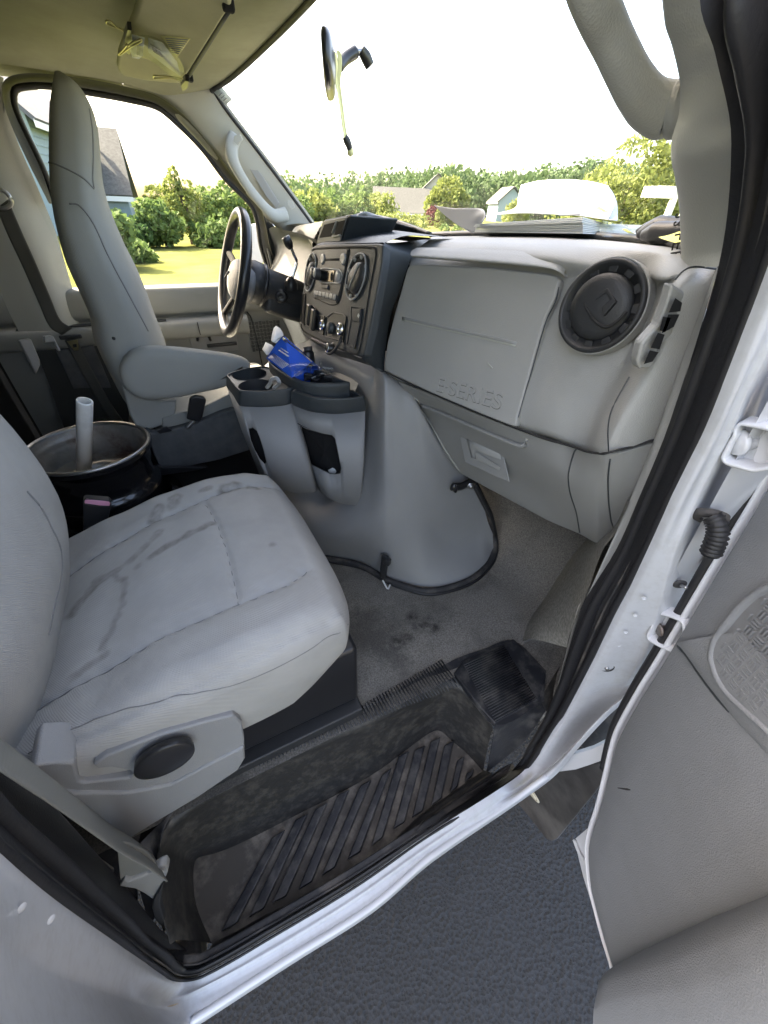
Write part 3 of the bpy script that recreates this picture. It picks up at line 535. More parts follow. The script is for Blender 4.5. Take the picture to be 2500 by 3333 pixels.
# vertical order: rows run from the hinge edge out to the latch edge
pan = patch('door_panel', [r0, r1, [p.lerp(q, .25)+DN*.010 for p, q in zip(r1, far)], [p.lerp(q, .55)+DN*.010 for p, q in zip(r1, far)], [q+DN*.008 for q in far]], 'door_panel', door, ku=5, kv=4, aligned=True)
patch('door_shell', [[p for p in ed], [p-DN*.012 for p in ed], [p-DN*.075 for p in ed], [q-DN*.10 for q in far], [q for q in far]], 'paint_white', door, ku=5, kv=2, aligned=True, linear=True)
tube('door_edge', [p+DN*.001 for p in ed], .0032, 'paint_white', door, n=110, rb=.006, up=DN)
sp_ = [p-DO*.010+DN*.0 for p in ed[:11]]
tube('door_seal', sp_, .0078, 'rubber', door, n=80)
tube('door_seal_lip', [p-DO*.019-DN*.006 for p in ed[:11]], .004, 'rubber_dusty', door, n=80)
prism('door_corner_flange', [(.1786,-1.1332,.4828),(.1797,-1.1309,.5928),(.1647,-1.1631,.5318),(.1392,-1.2176,.4924),(.1216,-1.2554,.4676),(.1528,-1.1886,.4692)], DN*-.006, 'paint_white', door, bevel=.001)
tube('flange_fold', [(.1738,-1.1341,.4939),(.1635,-1.1562,.4994),(.1525,-1.1798,.5179),(.1432,-1.1996,.5183)], .004, 'paint_white', door, n=14)
# groove between upper panel and lower panel, and the map pocket / armrest swelling at the bottom
gl = [(.1904,-1.0346,1.133),(.1848,-1.0466,1.1363),(.1646,-1.0899,1.1368),(.1438,-1.1344,1.1422),(.1276,-1.1692,1.1505),(.1114,-1.204,1.1551)]
tube('panel_seam', gl, .0045, 'dark_trim', door, n=30, rb=.002, up=DN)
patch('upper_step', [[tuple(Vector(p)-DN*.003) for p in gl], [tuple(Vector(p)+DN*.006+Vector((0,0,.006))) for p in gl], [tuple(Vector(p)+DN*.006+Vector((-.02,-.04,.10))) for p in gl]], 'door_panel', door, n=20)
# speaker grille
go = [(.1659,-1.0705,1.1684),(.17,-1.0618,1.1829),(.172,-1.0574,1.194),(.1738,-1.0535,1.2211),(.1749,-1.0512,1.2592),(.1734,-1.0546,1.2916),(.1695,-1.0629,1.3184),(.1613,-1.0804,1.3502),(.1478,-1.1093,1.3547),(.1206,-1.1677,1.2751),(.1093,-1.192,1.177),(.125,-1.1582,1.1717),(.1386,-1.1291,1.1611),(.1531,-1.0981,1.1549)]
gp = crom(go, 60, True); gc_ = sum(gp, Vector())/len(gp)
loft('speaker_surround', [[p-DN*.006 for p in gp], [p+(gc_-p).normalized()*.004+DN*.003 for p in gp], [p+(gc_-p).normalized()*.009+DN*.002 for p in gp], [p+(gc_-p).normalized()*.012-DN*.003 for p in gp]], 'door_panel', door, kv=2, cap=False)
gi = [p+(gc_-p).normalized()*.011-DN*.002 for p in gp]
gr = mesh('speaker_grille', gi, [tuple(range(60))], 'door_grille', door)
gx = (Vector((.1554,-1.0931,1.2078))-Vector((.1749,-1.0512,1.2055))).normalized(); gy = DN.cross(gx).normalized()
from mathutils.geometry import intersect_point_tri_2d
def inside(p, poly, c, ex, ey):
    x, y = (p-c).dot(ex), (p-c).dot(ey); r = False; q = [((v-c).dot(ex), (v-c).dot(ey)) for v in poly]
    for i in range(len(q)):
        (x1,y1),(x2,y2) = q[i], q[i-1]
        if (y1 > y) != (y2 > y) and x < (x2-x1)*(y-y1)/(y2-y1)+x1: r = not r
    return r
vs, fs = [], []; cell = .0135
ins_ = [p+(gc_-p).normalized()*.006 for p in gi]
for i in range(-22, 23):
    for j in range(-22, 23):
        cc = gc_+gx*(i*cell)+gy*(j*cell)
        for k_ in range(3):
            dx, dy = ((k_-1)*cell*.31, 0) if (i+j) % 2 else (0, (k_-1)*cell*.31)
            h_, v_ = (cell*.095, cell*.44) if (i+j) % 2 else (cell*.44, cell*.095)
            c2 = cc+gx*dx+gy*dy
            if not inside(c2, ins_, gc_, gx, gy): continue
            b_ = len(vs)
            for o_, sh in ((-.002, 1), (.0022, .75)):
                vs += [c2+gx*(sx*h_*sh)+gy*(sy*v_*sh)+DN*(o_-.001) for sx, sy in ((-1,-1),(1,-1),(1,1),(-1,1))]
            fs += [(b_+4,b_+5,b_+6,b_+7)]+[(b_+q, b_+(q+1) % 4, b_+4+(q+1) % 4, b_+4+q) for q in range(4)]
mesh('grille_ribs', vs, fs, 'door_grille', gr, smooth=False)
# armrest / pull bulging from the panel
am = []
for s_, z0, wd, hgt in ((.245,.86,.01,.02),(.255,.868,.032,.05),(.29,.90,.055,.07),(.35,.945,.068,.085),(.45,1.0,.072,.09),(.6,1.04,.072,.09),(.8,1.05,.072,.09),(.93,1.05,.05,.08)):
    am.append([D(s_, z0, .006)+DN*(wd*math.sin(math.pi*k_/12)**.7)+Vector((0,0,-hgt*(1-math.cos(math.pi*k_/12)))) for k_ in range(13)])
AR = [(.068,-1.2994,.5358),(.0701,-1.295,.5573),(.0736,-1.2875,.6258),(.0772,-1.2796,.7134),(.0802,-1.2732,.7954),(.0835,-1.2661,.8967),(.0868,-1.2591,1.0274),(.0883,-1.2558,1.1163)]
AR2 = [(-.0003,-1.2921,.6035),(.0046,-1.2817,.6569),(.0069,-1.2767,.7341),(.0087,-1.2729,.8213),(.0108,-1.2682,.9019),(.0137,-1.262,.9866),(.0176,-1.2537,1.0924),(.0195,-1.2497,1.1701)]
AR3 = [(-.0173,-1.305,.5912),(-.0151,-1.3002,.6419),(-.012,-1.2936,.7287),(-.0111,-1.2915,.8113),(-.0095,-1.2882,.899),(-.0076,-1.2841,.9768),(-.0039,-1.2762,1.0707),(-.0011,-1.2702,1.1492)]
AR4 = [(-.021,-1.3364,.5285),(-.0221,-1.3388,.5707),(-.0222,-1.3391,.6501),(-.0208,-1.336,.7361),(-.0188,-1.3317,.8271),(-.0167,-1.3273,.9071),(-.0136,-1.3206,1.0014),(-.0111,-1.3152,1.0809)]
AR5 = [(.0111,-1.4215,.3106),(.0132,-1.4169,.3724),(.0162,-1.4104,.4602),(.0195,-1.4034,.5541),(.023,-1.3958,.6558),(.0264,-1.3887,.7518),(.0302,-1.3805,.8623),(.0334,-1.3735,.9558)]
patch('armrest', [AR, [tuple(Vector(p).lerp(Vector(q), .4)+DN*.012) for p, q in zip(AR, AR2)], AR2, AR3, AR4, AR5], 'door_panel', door, ku=6, kv=6, aligned=True)
for a_, b_, m_, w_ in (((.1539,-1.1117,.8116), (.1437,-1.1336,.88), 'ink', .0018), ((.1156,-1.1937,.8072), (.1014,-1.2243,.8136), 'paper', .0008), ((.1002,-1.2267,.75), (.0974,-1.2329,.7502), 'ink', .0009), ((.1226,-1.1788,.7559), (.1198,-1.1849,.7591), 'ink_grey', .0012), ((.1095,-1.2068,.7533), (.1078,-1.2106,.7527), 'ink', .0007)):
    tube('scuff_mark', [Vector(a_)-DN*.002, Vector(a_).lerp(Vector(b_), .5)-DN*.0008, Vector(b_)-DN*.002], [w_*.4, w_, w_*.4], m_, door, n=8, k=6, rb=.0006, up=DN)

# ------------------------------------------------------------------ driver's door
dd = thing('driver_door', 'closed door beyond the steering wheel, with window and armrest', 'van door', (-.3,.93,.6))
def prof_rows(prof, xs): return [[(x, y, z) for x in xs] for y, z in prof]
patch('inner_panel', prof_rows([(.925,1.325),(.905,1.338),(.87,1.332),(.862,1.31),(.862,1.255),(.87,1.235),(.885,1.225),(.89,1.19),(.885,1.1),(.885,.9),(.89,.72)], (-.98,-.6,-.3,-.05,.12,.26)), 'door_grey', dd, n=40, kv=3)
patch('shelf', prof_rows([(.888,1.222),(.84,1.219),(.822,1.212),(.815,1.195),(.82,1.16),(.835,1.145),(.888,1.14)], (-.98,-.6,-.3,-.08,-.045)), 'door_grey', dd, n=40, kv=3)
box('shelf_slot', (-.62,.845,1.2205), (.5,.03,.004), 'dark_panel', dd, bevel=.001)
for x_ in (-.255,): box('shelf_joint', (x_,.8145,1.185), (.003,.006,.05), 'ink', dd, bevel=0)
box('handle_recess', (-.2,.884,1.10), (.20,.01,.075), 'mid_trim', dd, bevel=.004)
lt = [(-.27,.868,1.125),(-.262,.86,1.145),(-.225,.86,1.145),(-.215,.868,1.12)]
tube('door_latch_handle', lt, .006, 'gloss_dark', dd, n=14); box('lock_slide', (-.17,.872,1.098), (.13,.012,.014), 'charcoal', dd)
sg = [(-.047,.882,1.1807),(.0949,.882,1.187),(.1161,.882,1.1475),(.1217,.882,1.1069),(.0499,.882,1.0619),(.013,.882,1.0498),(-.0435,.882,1.0604),(-.0447,.882,1.1107)]
prism('speaker_grille', [(p[0],p[1]-.003,p[2]) for p in sg], (0,.006,0), 'door_grey', dd, bevel=.002)
vs, fs = [], []
for i in range(0, 14):
    for j in range(0, 15):
        cx_, cz_ = -.115+i*.0165, 1.175-j*.0165
        c0 = Vector((cx_, .8785, cz_))
        if not inside(c0, [Vector(p) for p in sg], Vector((-.05,.88,1.1)), Vector((1,0,0)), Vector((0,0,1))): continue
        for k_ in range(4):
            h_, v_ = (.0013,.0062) if (i+j) % 2 else (.0062,.0013); dx, dz = ((k_-1.5)*.0042,0) if (i+j) % 2 else (0,(k_-1.5)*.0042)
            b_ = len(vs); vs += [(cx_+dx+sx*h_, .8782, cz_+dz+sz*v_) for sx, sz in ((-1,-1),(1,-1),(1,1),(-1,1))]; fs.append((b_,b_+1,b_+2,b_+3))
mesh('grille_slots', vs, fs, 'void_black', dd, smooth=False)
tube('panel_edge', [(-.035,.879,1.225),(-.02,.879,1.2),(-.005,.879,1.0),(.0,.879,.8)], .003, 'dark_panel', dd, n=20)
# window seal and glass; opening outline measured on the leaning window plane
wo = [(-.6136,.7912,1.8275),(-.5943,.7857,1.8534),(-.5568,.7826,1.868),(-.4945,.781,1.8754),(-.3808,.7808,1.8764),(-.2859,.782,1.8706),(-.2119,.7841,1.8608),(-.1523,.7906,1.8306),(-.0803,.8047,1.7646),(-.0156,.8209,1.6892),(.067,.8383,1.6078),(.088,.8501,1.5531),(.0986,.867,1.4742),(.1161,.8834,1.3973),(.1228,.9053,1.2951)]
wo = [(-.6136,.8421,1.5902), (-.6223,.8193,1.6967), (-.6235,.8012,1.7811)]+wo
wi = [(-.5912,.8241,1.6743),(-.5986,.7968,1.8018),(-.5868,.7888,1.8389),(-.568,.7863,1.8504),(-.5015,.7843,1.8597),(-.3971,.7848,1.8574),(-.2921,.7859,1.8523),(-.2172,.788,1.8429),(-.1765,.7933,1.8181),(-.1046,.8063,1.7572),(-.0416,.8225,1.6815),(.044,.8392,1.6036),(.0601,.8502,1.5526),(.0647,.867,1.4742),(.0807,.8833,1.3979),(.0856,.905,1.2965)]
wi = [(-.5975,.842,1.5907)]+wi
tube('window_seal', wi, .008, 'rubber', dd, n=110, rb=.012, up=(0,1,0))
patch('window_frame', [[(p[0],p[1]+.03,p[2]) for p in wi], wo, [(p[0]-.0,p[1]-.02,p[2]+.006) for p in wo]], 'charcoal', dd, n=110, kv=2)
gy_ = [(-.9,.905,1.33),(.28,.905,1.33),(.22,.86,1.5),(.0,.80,1.85),(-.5,.785,1.90),(-.9,.80,1.85)]
mesh('window_glass', gy_, [tuple(range(6))], 'glass', dd, smooth=False)
prism('mirror_sail', [(.0723,.885,1.6074),(.0977,.885,1.5934),(.1963,.885,1.4561),(.1449,.885,1.3791),(.0948,.885,1.3888),(.0831,.885,1.4729)], (0,.02,0), 'dark_panel', dd, bevel=.002)
tube('sail_edge', [(.0777,.88,1.6076),(.0946,.88,1.5521),(.0966,.88,1.4732),(.1045,.88,1.3935)], .0055, 'door_grey', dd, n=16)
mir = [(.1035,1.22,1.5349),(.1413,1.22,1.5329),(.1509,1.22,1.5041),(.1493,1.22,1.4099),(.1372,1.22,1.3708),(.0412,1.22,1.3771),(.0815,1.22,1.5033)]
prism('side_mirror_housing', mir, (.12,.17,0), 'paint_white', dd, bevel=.012, seg=3)
# driver-side rear pillar with the belt
bp = thing('belt_pillar', 'grey trim post behind the high-backed driver seat', 'pillar', (-.85,.9,.8))
patch('pillar_trim', [[(-.599,.8,1.8681),(-.6173,.81,1.8249),(-.6293,.83,1.7736),(-.6332,.85,1.7029),(-.6319,.86,1.648),(-.6324,.87,1.5771),(-.6341,.88,1.5132),(-.6504,.89,1.3729),(-.6644,.9,1.2546),(-.6708,.9,1.1875)], [(-.6159,.77,1.8684),(-.6705,.79,1.7947),(-.6994,.8,1.7164),(-.7191,.81,1.632),(-.7175,.81,1.5463),(-.7193,.82,1.4181),(-.7295,.82,1.2736),(-.7304,.82,1.2101)], [(-.7154,.78,1.8589),(-.7775,.8,1.7861),(-.8099,.81,1.7096),(-.834,.82,1.6271),(-.838,.8,1.5443),(-.8505,.82,1.4204),(-.8589,.82,1.2811),(-.86,.82,1.22)]], 'pillar_trim', bp, n=40, kv=5)
tube('door_opening_seal', [(-.6104,.8,1.8603),(-.6162,.81,1.8296),(-.6413,.82,1.791),(-.6525,.845,1.7224),(-.6619,.86,1.6353),(-.6525,.875,1.5764),(-.6502,.88,1.5065),(-.6563,.885,1.4101)], .006, 'mid_trim', bp, n=40)
patch('lower_trim', [[(-.841,.84,1.1921),(-.6947,.84,1.1927),(-.5933,.84,1.1717),(-.478,.84,1.144)], [(-.8477,.82,1.052),(-.7113,.82,1.0444),(-.604,.82,1.0215),(-.4567,.82,.9826)], [(-.8762,.8,.8053),(-.7581,.8,.8039),(-.616,.8,.799),(-.4227,.8,.7624)]], 'dark_panel', bp, n=14, kv=5)
prism('trim_panel', [(-.7786,.815,1.1432),(-.7226,.815,1.1474),(-.6526,.815,1.1506),(-.6479,.815,.8173),(-.7821,.815,.8299)], (0,.01,0), 'carpet_grey', bp, bevel=.002)
prism('white_edge', [(-.8664,.8,1.1921),(-.8302,.8,1.1957),(-.8355,.8,1.1196),(-.8427,.8,1.1011),(-.8691,.8,1.0698)], (-.01,.02,0), 'paint_white', bp, bevel=.004)
prism('white_edge', [(-.7877,.8,1.1989),(-.7614,.8,1.2),(-.7586,.8,1.1476),(-.7658,.8,1.145),(-.7642,.8,1.1786),(-.795,.8,1.179)], (-.01,.02,0), 'paint_white', bp, bevel=.002)
belt = thing('driver_seat_belt', 'grey shoulder belt hanging from the ring beside the driver seat', 'seat belt', (-.75,.78,1.0))
def strap(name, pts, wdt, m, parent, side=(1,0,0), n=40, th=.0012):
    P = crom(pts, n); sd_ = Vector(side); L_, R2 = [], []
    for i, p in enumerate(P):
        s_ = sd_ if not isinstance(side, list) else Vector(side[0]).lerp(Vector(side[1]), i/(n-1))
        L_.append(p-s_.normalized()*wdt/2); R2.append(p+s_.normalized()*wdt/2)
    return patch(name, [L_, [a_.lerp(b_, .5) for a_, b_ in zip(L_, R2)], R2], m, parent, n=n, kv=3, solid=th)
bl = [(-.7304,.79,1.5871),(-.7334,.79,1.5168),(-.7331,.79,1.4348),(-.7334,.78,1.3258),(-.7358,.79,1.2411),(-.7112,.79,1.2137)]
strap('webbing', bl, .05, 'belt_web', belt, (1,-.25,.55))
bl2 = [(-.7092,.775,1.1968),(-.7062,.775,1.1293),(-.6979,.775,1.0292),(-.6844,.775,.9089),(-.6524,.775,.772)]
strap('webbing', bl2, .045, 'belt_web', belt, (1,-.25,.55))
rg = [(-.7175,.775,1.6208),(-.7025,.775,1.6104),(-.7029,.775,1.5909),(-.7198,.775,1.5791),(-.7386,.775,1.5758),(-.7394,.775,1.5981)]
tube('ring', rg, .006, 'steel', belt, closed=True, n=30)
prism('tongue', [(-.7209,.765,1.1859),(-.6847,.765,1.1896),(-.6965,.765,1.1519),(-.7121,.765,1.1515)], (0,.003,0), 'brass', belt, bevel=.001)
box('tongue_grip', (-.703,.765,1.2003), (.07,.014,.016), 'charcoal', belt, bevel=.005, seg=3)
mesh('tongue_slot', [(-.7071,.764,1.1743),(-.6946,.764,1.1746),(-.6979,.764,1.1632),(-.7092,.764,1.1628)], [(0,1,2,3)], 'ink', belt, smooth=False)

# ------------------------------------------------------------------ dashboard
dash = thing('dashboard', 'grey dashboard with glove compartment, vents and centre controls', 'dashboard', (.3,0,.9))
# rows of stations s0..s8 from the centre stack across to the door seal
R0 = [(.3,-.0933,1.5632),(.3,-.2782,1.5759),(.3,-.422,1.5843),(.3,-.5143,1.5883),(.29,-.6348,1.5903),(.27,-.7161,1.5909),(.23,-.7788,1.5915),(.1239,-.865,1.594),(.1106,-.885,1.587)]
R1 = [(.17,-.2866,1.5668),(.17,-.4489,1.5769),(.17,-.5648,1.5828),(.17,-.639,1.5861),(.17,-.7296,1.5878),(.16,-.7911,1.5894),(.14,-.8311,1.5879),(.1281,-.862,1.5871),(.1106,-.885,1.5849)]
R2_ = [(.135,-.2878,1.547),(.135,-.499,1.5633),(.135,-.6079,1.5698),(.135,-.6786,1.571),(.1516,-.7451,1.5713),(.1569,-.7875,1.5724),(.112,-.8416,1.5713),(.1135,-.865,1.583),(.1098,-.885,1.5834)]
def off(r, d): return [tuple(Vector(p)+Vector(d)) for p in r]
F1 = [(.1032,-.3322,1.5279), (.1229,-.4764,1.5379), (.1387,-.5922,1.5461), (.1482,-.6813,1.5497), (.1486,-.7475,1.5569), (.1545,-.789,1.561), (.1583,-.8096,1.5579), (.0881,-.872,1.5674), (.1113,-.887,1.5725)]
F2 = [(.0784,-.32,1.4264), (.102,-.4787,1.4457), (.1194,-.601,1.4572), (.1313,-.6965,1.4727), (.1341,-.7586,1.4791), (.1409,-.8043,1.4849), (.1454,-.8148,1.4901), (.102,-.872,1.5073), (.1271,-.89,1.5143)]
F3 = [(.055,-.3351,1.3299), (.0741,-.4789,1.3375), (.0916,-.6074,1.3464), (.1048,-.7114,1.3583), (.1101,-.7685,1.3694), (.122,-.8179,1.3686), (.096,-.856,1.3882), (.0916,-.872,1.3964), (.1561,-.892,1.4096)]
mp = patch('instrument_panel', [R0, R1, R2_, F1, F2, F3, off(F3, (.03,0,-.03))], 'light_trim', dash, ku=6, kv=6, aligned=True)
tube('top_edge_strip', [tuple(Vector(p)+Vector((.0,0,.004))) for p in R0[:8]], .011, 'charcoal', dash, n=60, rb=.006)
patch('dash_top', [[(p[0]+.005,p[1],p[2]) for p in R0[:8]], [(.62,-.36,1.53),(.6,-.45,1.53),(.57,-.55,1.53),(.53,-.63,1.53),(.48,-.7,1.54),(.42,-.76,1.55),(.35,-.82,1.56),(.28,-.87,1.56)]], 'charcoal', dash, n=30, kv=6)
patch('dash_top', [[(.17,.84,1.545),(.17,.6,1.56),(.2,.3,1.555),(.26,.0,1.56),(.28,-.37,1.57)], [(.3,.86,1.53),(.5,.5,1.52),(.56,.2,1.52),(.6,0,1.52),(.62,-.37,1.53)]], 'mid_trim', dash, n=30, kv=6)
# pad overhanging the glove compartment
ba = [(.0958,-.3486,1.5542),(.1077,-.4358,1.5604),(.1222,-.5447,1.5664),(.1321,-.6208,1.5696),(.1368,-.6609,1.5693),(.1385,-.679,1.5671),(.1422,-.6861,1.5612)]
bb_ = [(.0862,-.3681,1.5476),(.0975,-.4532,1.5519),(.1117,-.5605,1.5577),(.1215,-.6356,1.5607),(.1261,-.6726,1.5613),(.1312,-.6853,1.5589),(.1389,-.6892,1.5544)]
patch('overhang_pad', [[tuple(Vector(p)+Vector((.012,0,.006))) for p in ba], ba, bb_, [tuple(Vector(p)+Vector((.022,0,-.003))) for p in bb_]], 'light_trim', dash, ku=6, kv=5, aligned=True)
# glove compartment door
gpoly = [Vector(p) for p in [(.0947,-.3473,1.5277),(.098,-.3632,1.5339),(.1236,-.5486,1.5482),(.1397,-.6733,1.553),(.1403,-.6863,1.5486),(.1359,-.6896,1.5275),(.1291,-.6882,1.499),(.1012,-.7111,1.3655),(.0986,-.7159,1.3515),(.0865,-.6281,1.3448),(.0698,-.5034,1.3374),(.0501,-.348,1.3335),(.0605,-.3367,1.3847),(.0768,-.3413,1.4529)]]
gp_ = []
for i in range(len(gpoly)): gp_ += [gpoly[i].lerp(gpoly[(i+1) % len(gpoly)], q/8) for q in range(8)]
for _ in range(2): gp_ = [(gp_[i-1]+gp_[i]*2+gp_[(i+1) % len(gp_)])/4 for i in range(len(gp_))]
gc2 = sum(gp_, Vector())/len(gp_); GNv = Vector((-0.96796, -0.11661, 0.22239))
gb = mesh('glove_compartment_door', [p+(gc2-p).normalized()*.0035+GNv*.005 for p in gp_], [tuple(range(len(gp_)))], 'light_trim', dash, smooth=False)
loft('door_lip', [[p-GNv*.006 for p in gp_], [p+GNv*.002 for p in gp_], [p+(gc2-p).normalized()*.0012+GNv*.0042 for p in gp_], [p+(gc2-p).normalized()*.0036+GNv*.005 for p in gp_]], 'light_trim', gb, cap=False, kv=2)
gdx = (Vector((.112,-.6574,1.463))-Vector((.0725,-.3706,1.4415))).normalized(); GN = Vector((-0.96796, -0.11661, 0.22239)); gup = GN.cross(gdx).normalized()
if gup.z < 0: gup = -gup
tube('pressed_line', [(.0727,-.3701,1.4427),(.0845,-.4572,1.4483),(.1008,-.5757,1.4571),(.112,-.6585,1.4626)], .0026, 'mid_trim', gb, n=24, rb=.0016, up=GN)
tube('pressed_line_edge', [Vector(p)+gup*-.003 for p in [(.0727,-.3701,1.4427),(.0845,-.4572,1.4483),(.1008,-.5757,1.4571),(.112,-.6585,1.4626)]], .0016, 'pillar_trim', gb, n=24, rb=.001, up=GN)
ta, tb = Vector((.0724,-.5206,1.3626)), Vector((.0952,-.6726,1.3822)); tr = (tb-ta).normalized(); tu = GN.cross(tr); tu = tu if tu.z > 0 else -tu
wd_ = (tb-ta).length
for m_, o_, sh in (('charcoal', .0002, Vector((0,0,0))), ('light_trim', .0009, tu*.0009+tr*.0004)):  # charcoal copy underneath is a painted shadow of the raised letters
    t_ = text('lettering_and_shadow', 'E·SERIES', ta.lerp(tb, .5)+GN*o_-tu*.006+sh, tr, tu, .05, m_, gb, thick=.0008, sx=1.0)
    w0 = max(v.co.dot(tr) for v in t_.data.vertices)-min(v.co.dot(tr) for v in t_.data.vertices); k_ = wd_/w0
    c_ = ta.lerp(tb, .5)+GN*o_-tu*.006+sh-root_loc(gb)
    for v in t_.data.vertices:
        d_ = v.co-c_; v.co = c_+tr*(d_.dot(tr)*k_)+tu*(d_.dot(tu)*.74)+GN*d_.dot(GN)
# small scratches and the vent panel seam
tube('scratch', [(.0976,-.6191,1.424),(.0978,-.6256,1.4214),(.0981,-.6326,1.419)], .0012, 'pillar_trim', gb, n=6, k=5); 
tube('panel_seam', [(.1367,-.6874,1.5412),(.1335,-.6917,1.5251),(.1274,-.6898,1.4995),(.114,-.7004,1.4359),(.1049,-.7065,1.3928),(.0995,-.7115,1.3668)], .0009, 'dark_trim', dash, n=30)
tube('panel_seam', [(.0467,-.3481,1.3318),(.0531,-.3996,1.3329),(.0672,-.5074,1.3378),(.0839,-.6312,1.3456),(.0969,-.7249,1.3527),(.1033,-.771,1.3568),(.1092,-.807,1.3633)]+[(.098,-.8439,1.3747), (.098,-.861,1.3813), (.0843,-.878,1.3947), (.1246,-.882,1.3969), (.1431,-.89,1.405), (.1616,-.892,1.4031)], .0015, 'ink', dash, n=60)
# round vent
VN = Vector((-0.96796, -0.11661, 0.22239))
vc = Vector((.1274,-.7671,1.531)); vr = (Vector((.1497,-.8009,1.5427))-Vector((.1304,-.7072,1.5079))).length/2
vt = lathe('air_vent', vc, VN, [(vr*1.03,-.012),(vr*1.03,.0),(vr*1.01,.004),(vr*.95,.0045),(vr*.91,.003),(vr*.88,-.001),(vr*.74,-.005),(vr*.72,-.008),(.0001,-.008)], 'charcoal', dash, k=64)
s_, u_, a_ = frame_of(VN)
lathe('vent_light_ring', vc, VN, [(vr*1.02,-.001),(vr*1.05,.0005),(vr*1.06,-.003),(vr*1.07,-.016)], 'light_trim', vt, k=64)
for q in range(12):
    an = math.radians(q*30+8); c_ = vc+(s_*math.cos(an)+u_*math.sin(an))*vr*.815-VN*.004
    ex = (-s_*math.sin(an)+u_*math.cos(an)); ey = VN.cross(ex).normalized()
    prism('vent_notch', [c_+ex*(vr*.115*x)+ey*(vr*.075*y) for x, y in ((-1,-1),(1,-1),(.8,1),(-.8,1))], VN*.003, 'charcoal', vt, bevel=.001)
lathe('vent_louvre', vc-VN*.001+u_*.0, (VN+s_*.12-u_*.1).normalized(), [(vr*.725,-.008),(vr*.73,0),(vr*.70,.003),(vr*.5,.0055),(.0001,.0065)], 'charcoal', vt, k=48)
lv = (VN+s_*.12-u_*.1).normalized()
la, lb = Vector((.1422,-.7613,1.5491)), Vector((.1371,-.7714,1.5216))
prism('vent_tab', [(.1261,-.7613,1.5372),(.1285,-.7633,1.5469),(.1303,-.7698,1.5513),(.1299,-.7872,1.5401),(.1281,-.7847,1.5336),(.1252,-.7808,1.5234),(.1263,-.7738,1.5317),(.1289,-.7794,1.5401),(.1293,-.7705,1.5465)], VN*.006, 'charcoal', vt, bevel=.001)
tube('louvre_line', [(.1207,-.7441,1.5384),(.1195,-.7576,1.5265),(.1193,-.7724,1.5176),(.1206,-.7899,1.5142),(.1238,-.7995,1.5229),(.1267,-.804,1.5335)], .0018, 'ink', vt, n=30, up=VN)
# side demister vent on the end of the panel
sm = [(.0695,-.876,1.5738),(.0929,-.876,1.5668),(.1066,-.876,1.5604),(.1102,-.876,1.5511),(.1069,-.876,1.5278),(.0931,-.876,1.5161),(.0982,-.876,1.4993),(.094,-.876,1.4944),(.0754,-.876,1.4966),(.0662,-.876,1.5062),(.0622,-.876,1.5234),(.076,-.876,1.5387),(.0743,-.876,1.557)]
dv = prism('side_demister', [(p[0],p[1]+.010,p[2]) for p in sm], (-.004,-.012,0), 'light_trim', dash, bevel=.003, seg=3)
for q_ in ([(.0694,-.8835,1.5629),(.0839,-.8835,1.5582),(.0873,-.8835,1.5507),(.0695,-.8835,1.5507)], [(.07,-.8835,1.5491),(.0884,-.8835,1.548),(.0885,-.8835,1.5369),(.0733,-.8835,1.5322)], [(.0631,-.8835,1.5477),(.077,-.8835,1.5457),(.0783,-.8835,1.5328),(.0674,-.8835,1.5353)], [(.0664,-.8835,1.5333),(.0792,-.8835,1.5306),(.0817,-.8835,1.5165),(.0656,-.8835,1.5195)], [(.066,-.8835,1.5171),(.0823,-.8835,1.5137),(.0794,-.8835,1.5047),(.0662,-.8835,1.5036)]):
    mesh('vent_slot', q_, [tuple(range(len(q_)))], 'void_black', dv, smooth=False)
tube('end_cap_seam', [(.1057,-.8875,1.5852),(.0904,-.876,1.586),(.0758,-.876,1.5827),(.0701,-.876,1.5764)], .0008, 'dark_trim', dash, n=20)
tube('end_cap_seam', [(.0639,-.876,1.4888),(.0577,-.876,1.454),(.0651,-.876,1.4305),(.0888,-.8745,1.3944)], .0008, 'dark_trim', dash, n=20)
# lower panels
L0 = [(.058,-.3918,1.3221),(.073,-.4996,1.3309),(.0899,-.6253,1.3387),(.1031,-.7202,1.3465),(.1098,-.7666,1.3514),(.1157,-.8034,1.3578),(.1,-.8431,1.3728),(.096,-.872,1.3859),(.1536,-.895,1.4052)]
L1 = [(.13,-.3738,1.239), (.13,-.4799,1.2605), (.13,-.6122,1.2791), (.13,-.711,1.291), (.13,-.7672,1.2997), (.13,-.8146,1.3062), (.13,-.8493,1.3194), (.146,-.865,1.3168), (.1641,-.895,1.3534)]
L2 = [(.17,-.4235,1.1547), (.17,-.5079,1.1733), (.18,-.6154,1.1892), (.19,-.6986,1.1979), (.19,-.7552,1.2082), (.19,-.8054,1.2173), (.19,-.8417,1.2339), (.2151,-.858,1.2278), (.1969,-.89,1.2763)]
L3 = [(.205,-.4737,1.0985), (.215,-.557,1.107), (.225,-.6475,1.1179), (.235,-.7309,1.1275), (.24,-.772,1.1361), (.245,-.8023,1.1418), (.25,-.839,1.1458), (.2795,-.855,1.1421), (.2222,-.885,1.2012)]
L4 = off(L3, (.12,0,-.005))
lpn = patch('lower_panel', [L0, L1, L2, L3, off(L3, (.012,0,-.006)), L4], 'mid_trim', dash, ku=6, kv=6, aligned=True)
lay('panel_seam', [(.102,-.814,1.3655),(.12,-.8116,1.3315),(.157,-.8091,1.2689),(.19,-.8107,1.2109),(.24,-.8044,1.1471)], .0011, 'dark_trim', dash, lpn)
lay('panel_seam', [(.1059,-.868,1.3805),(.1336,-.868,1.3301),(.1926,-.862,1.2481),(.2379,-.86,1.1903),(.2679,-.858,1.1579)], .0011, 'dark_trim', dash, lpn)
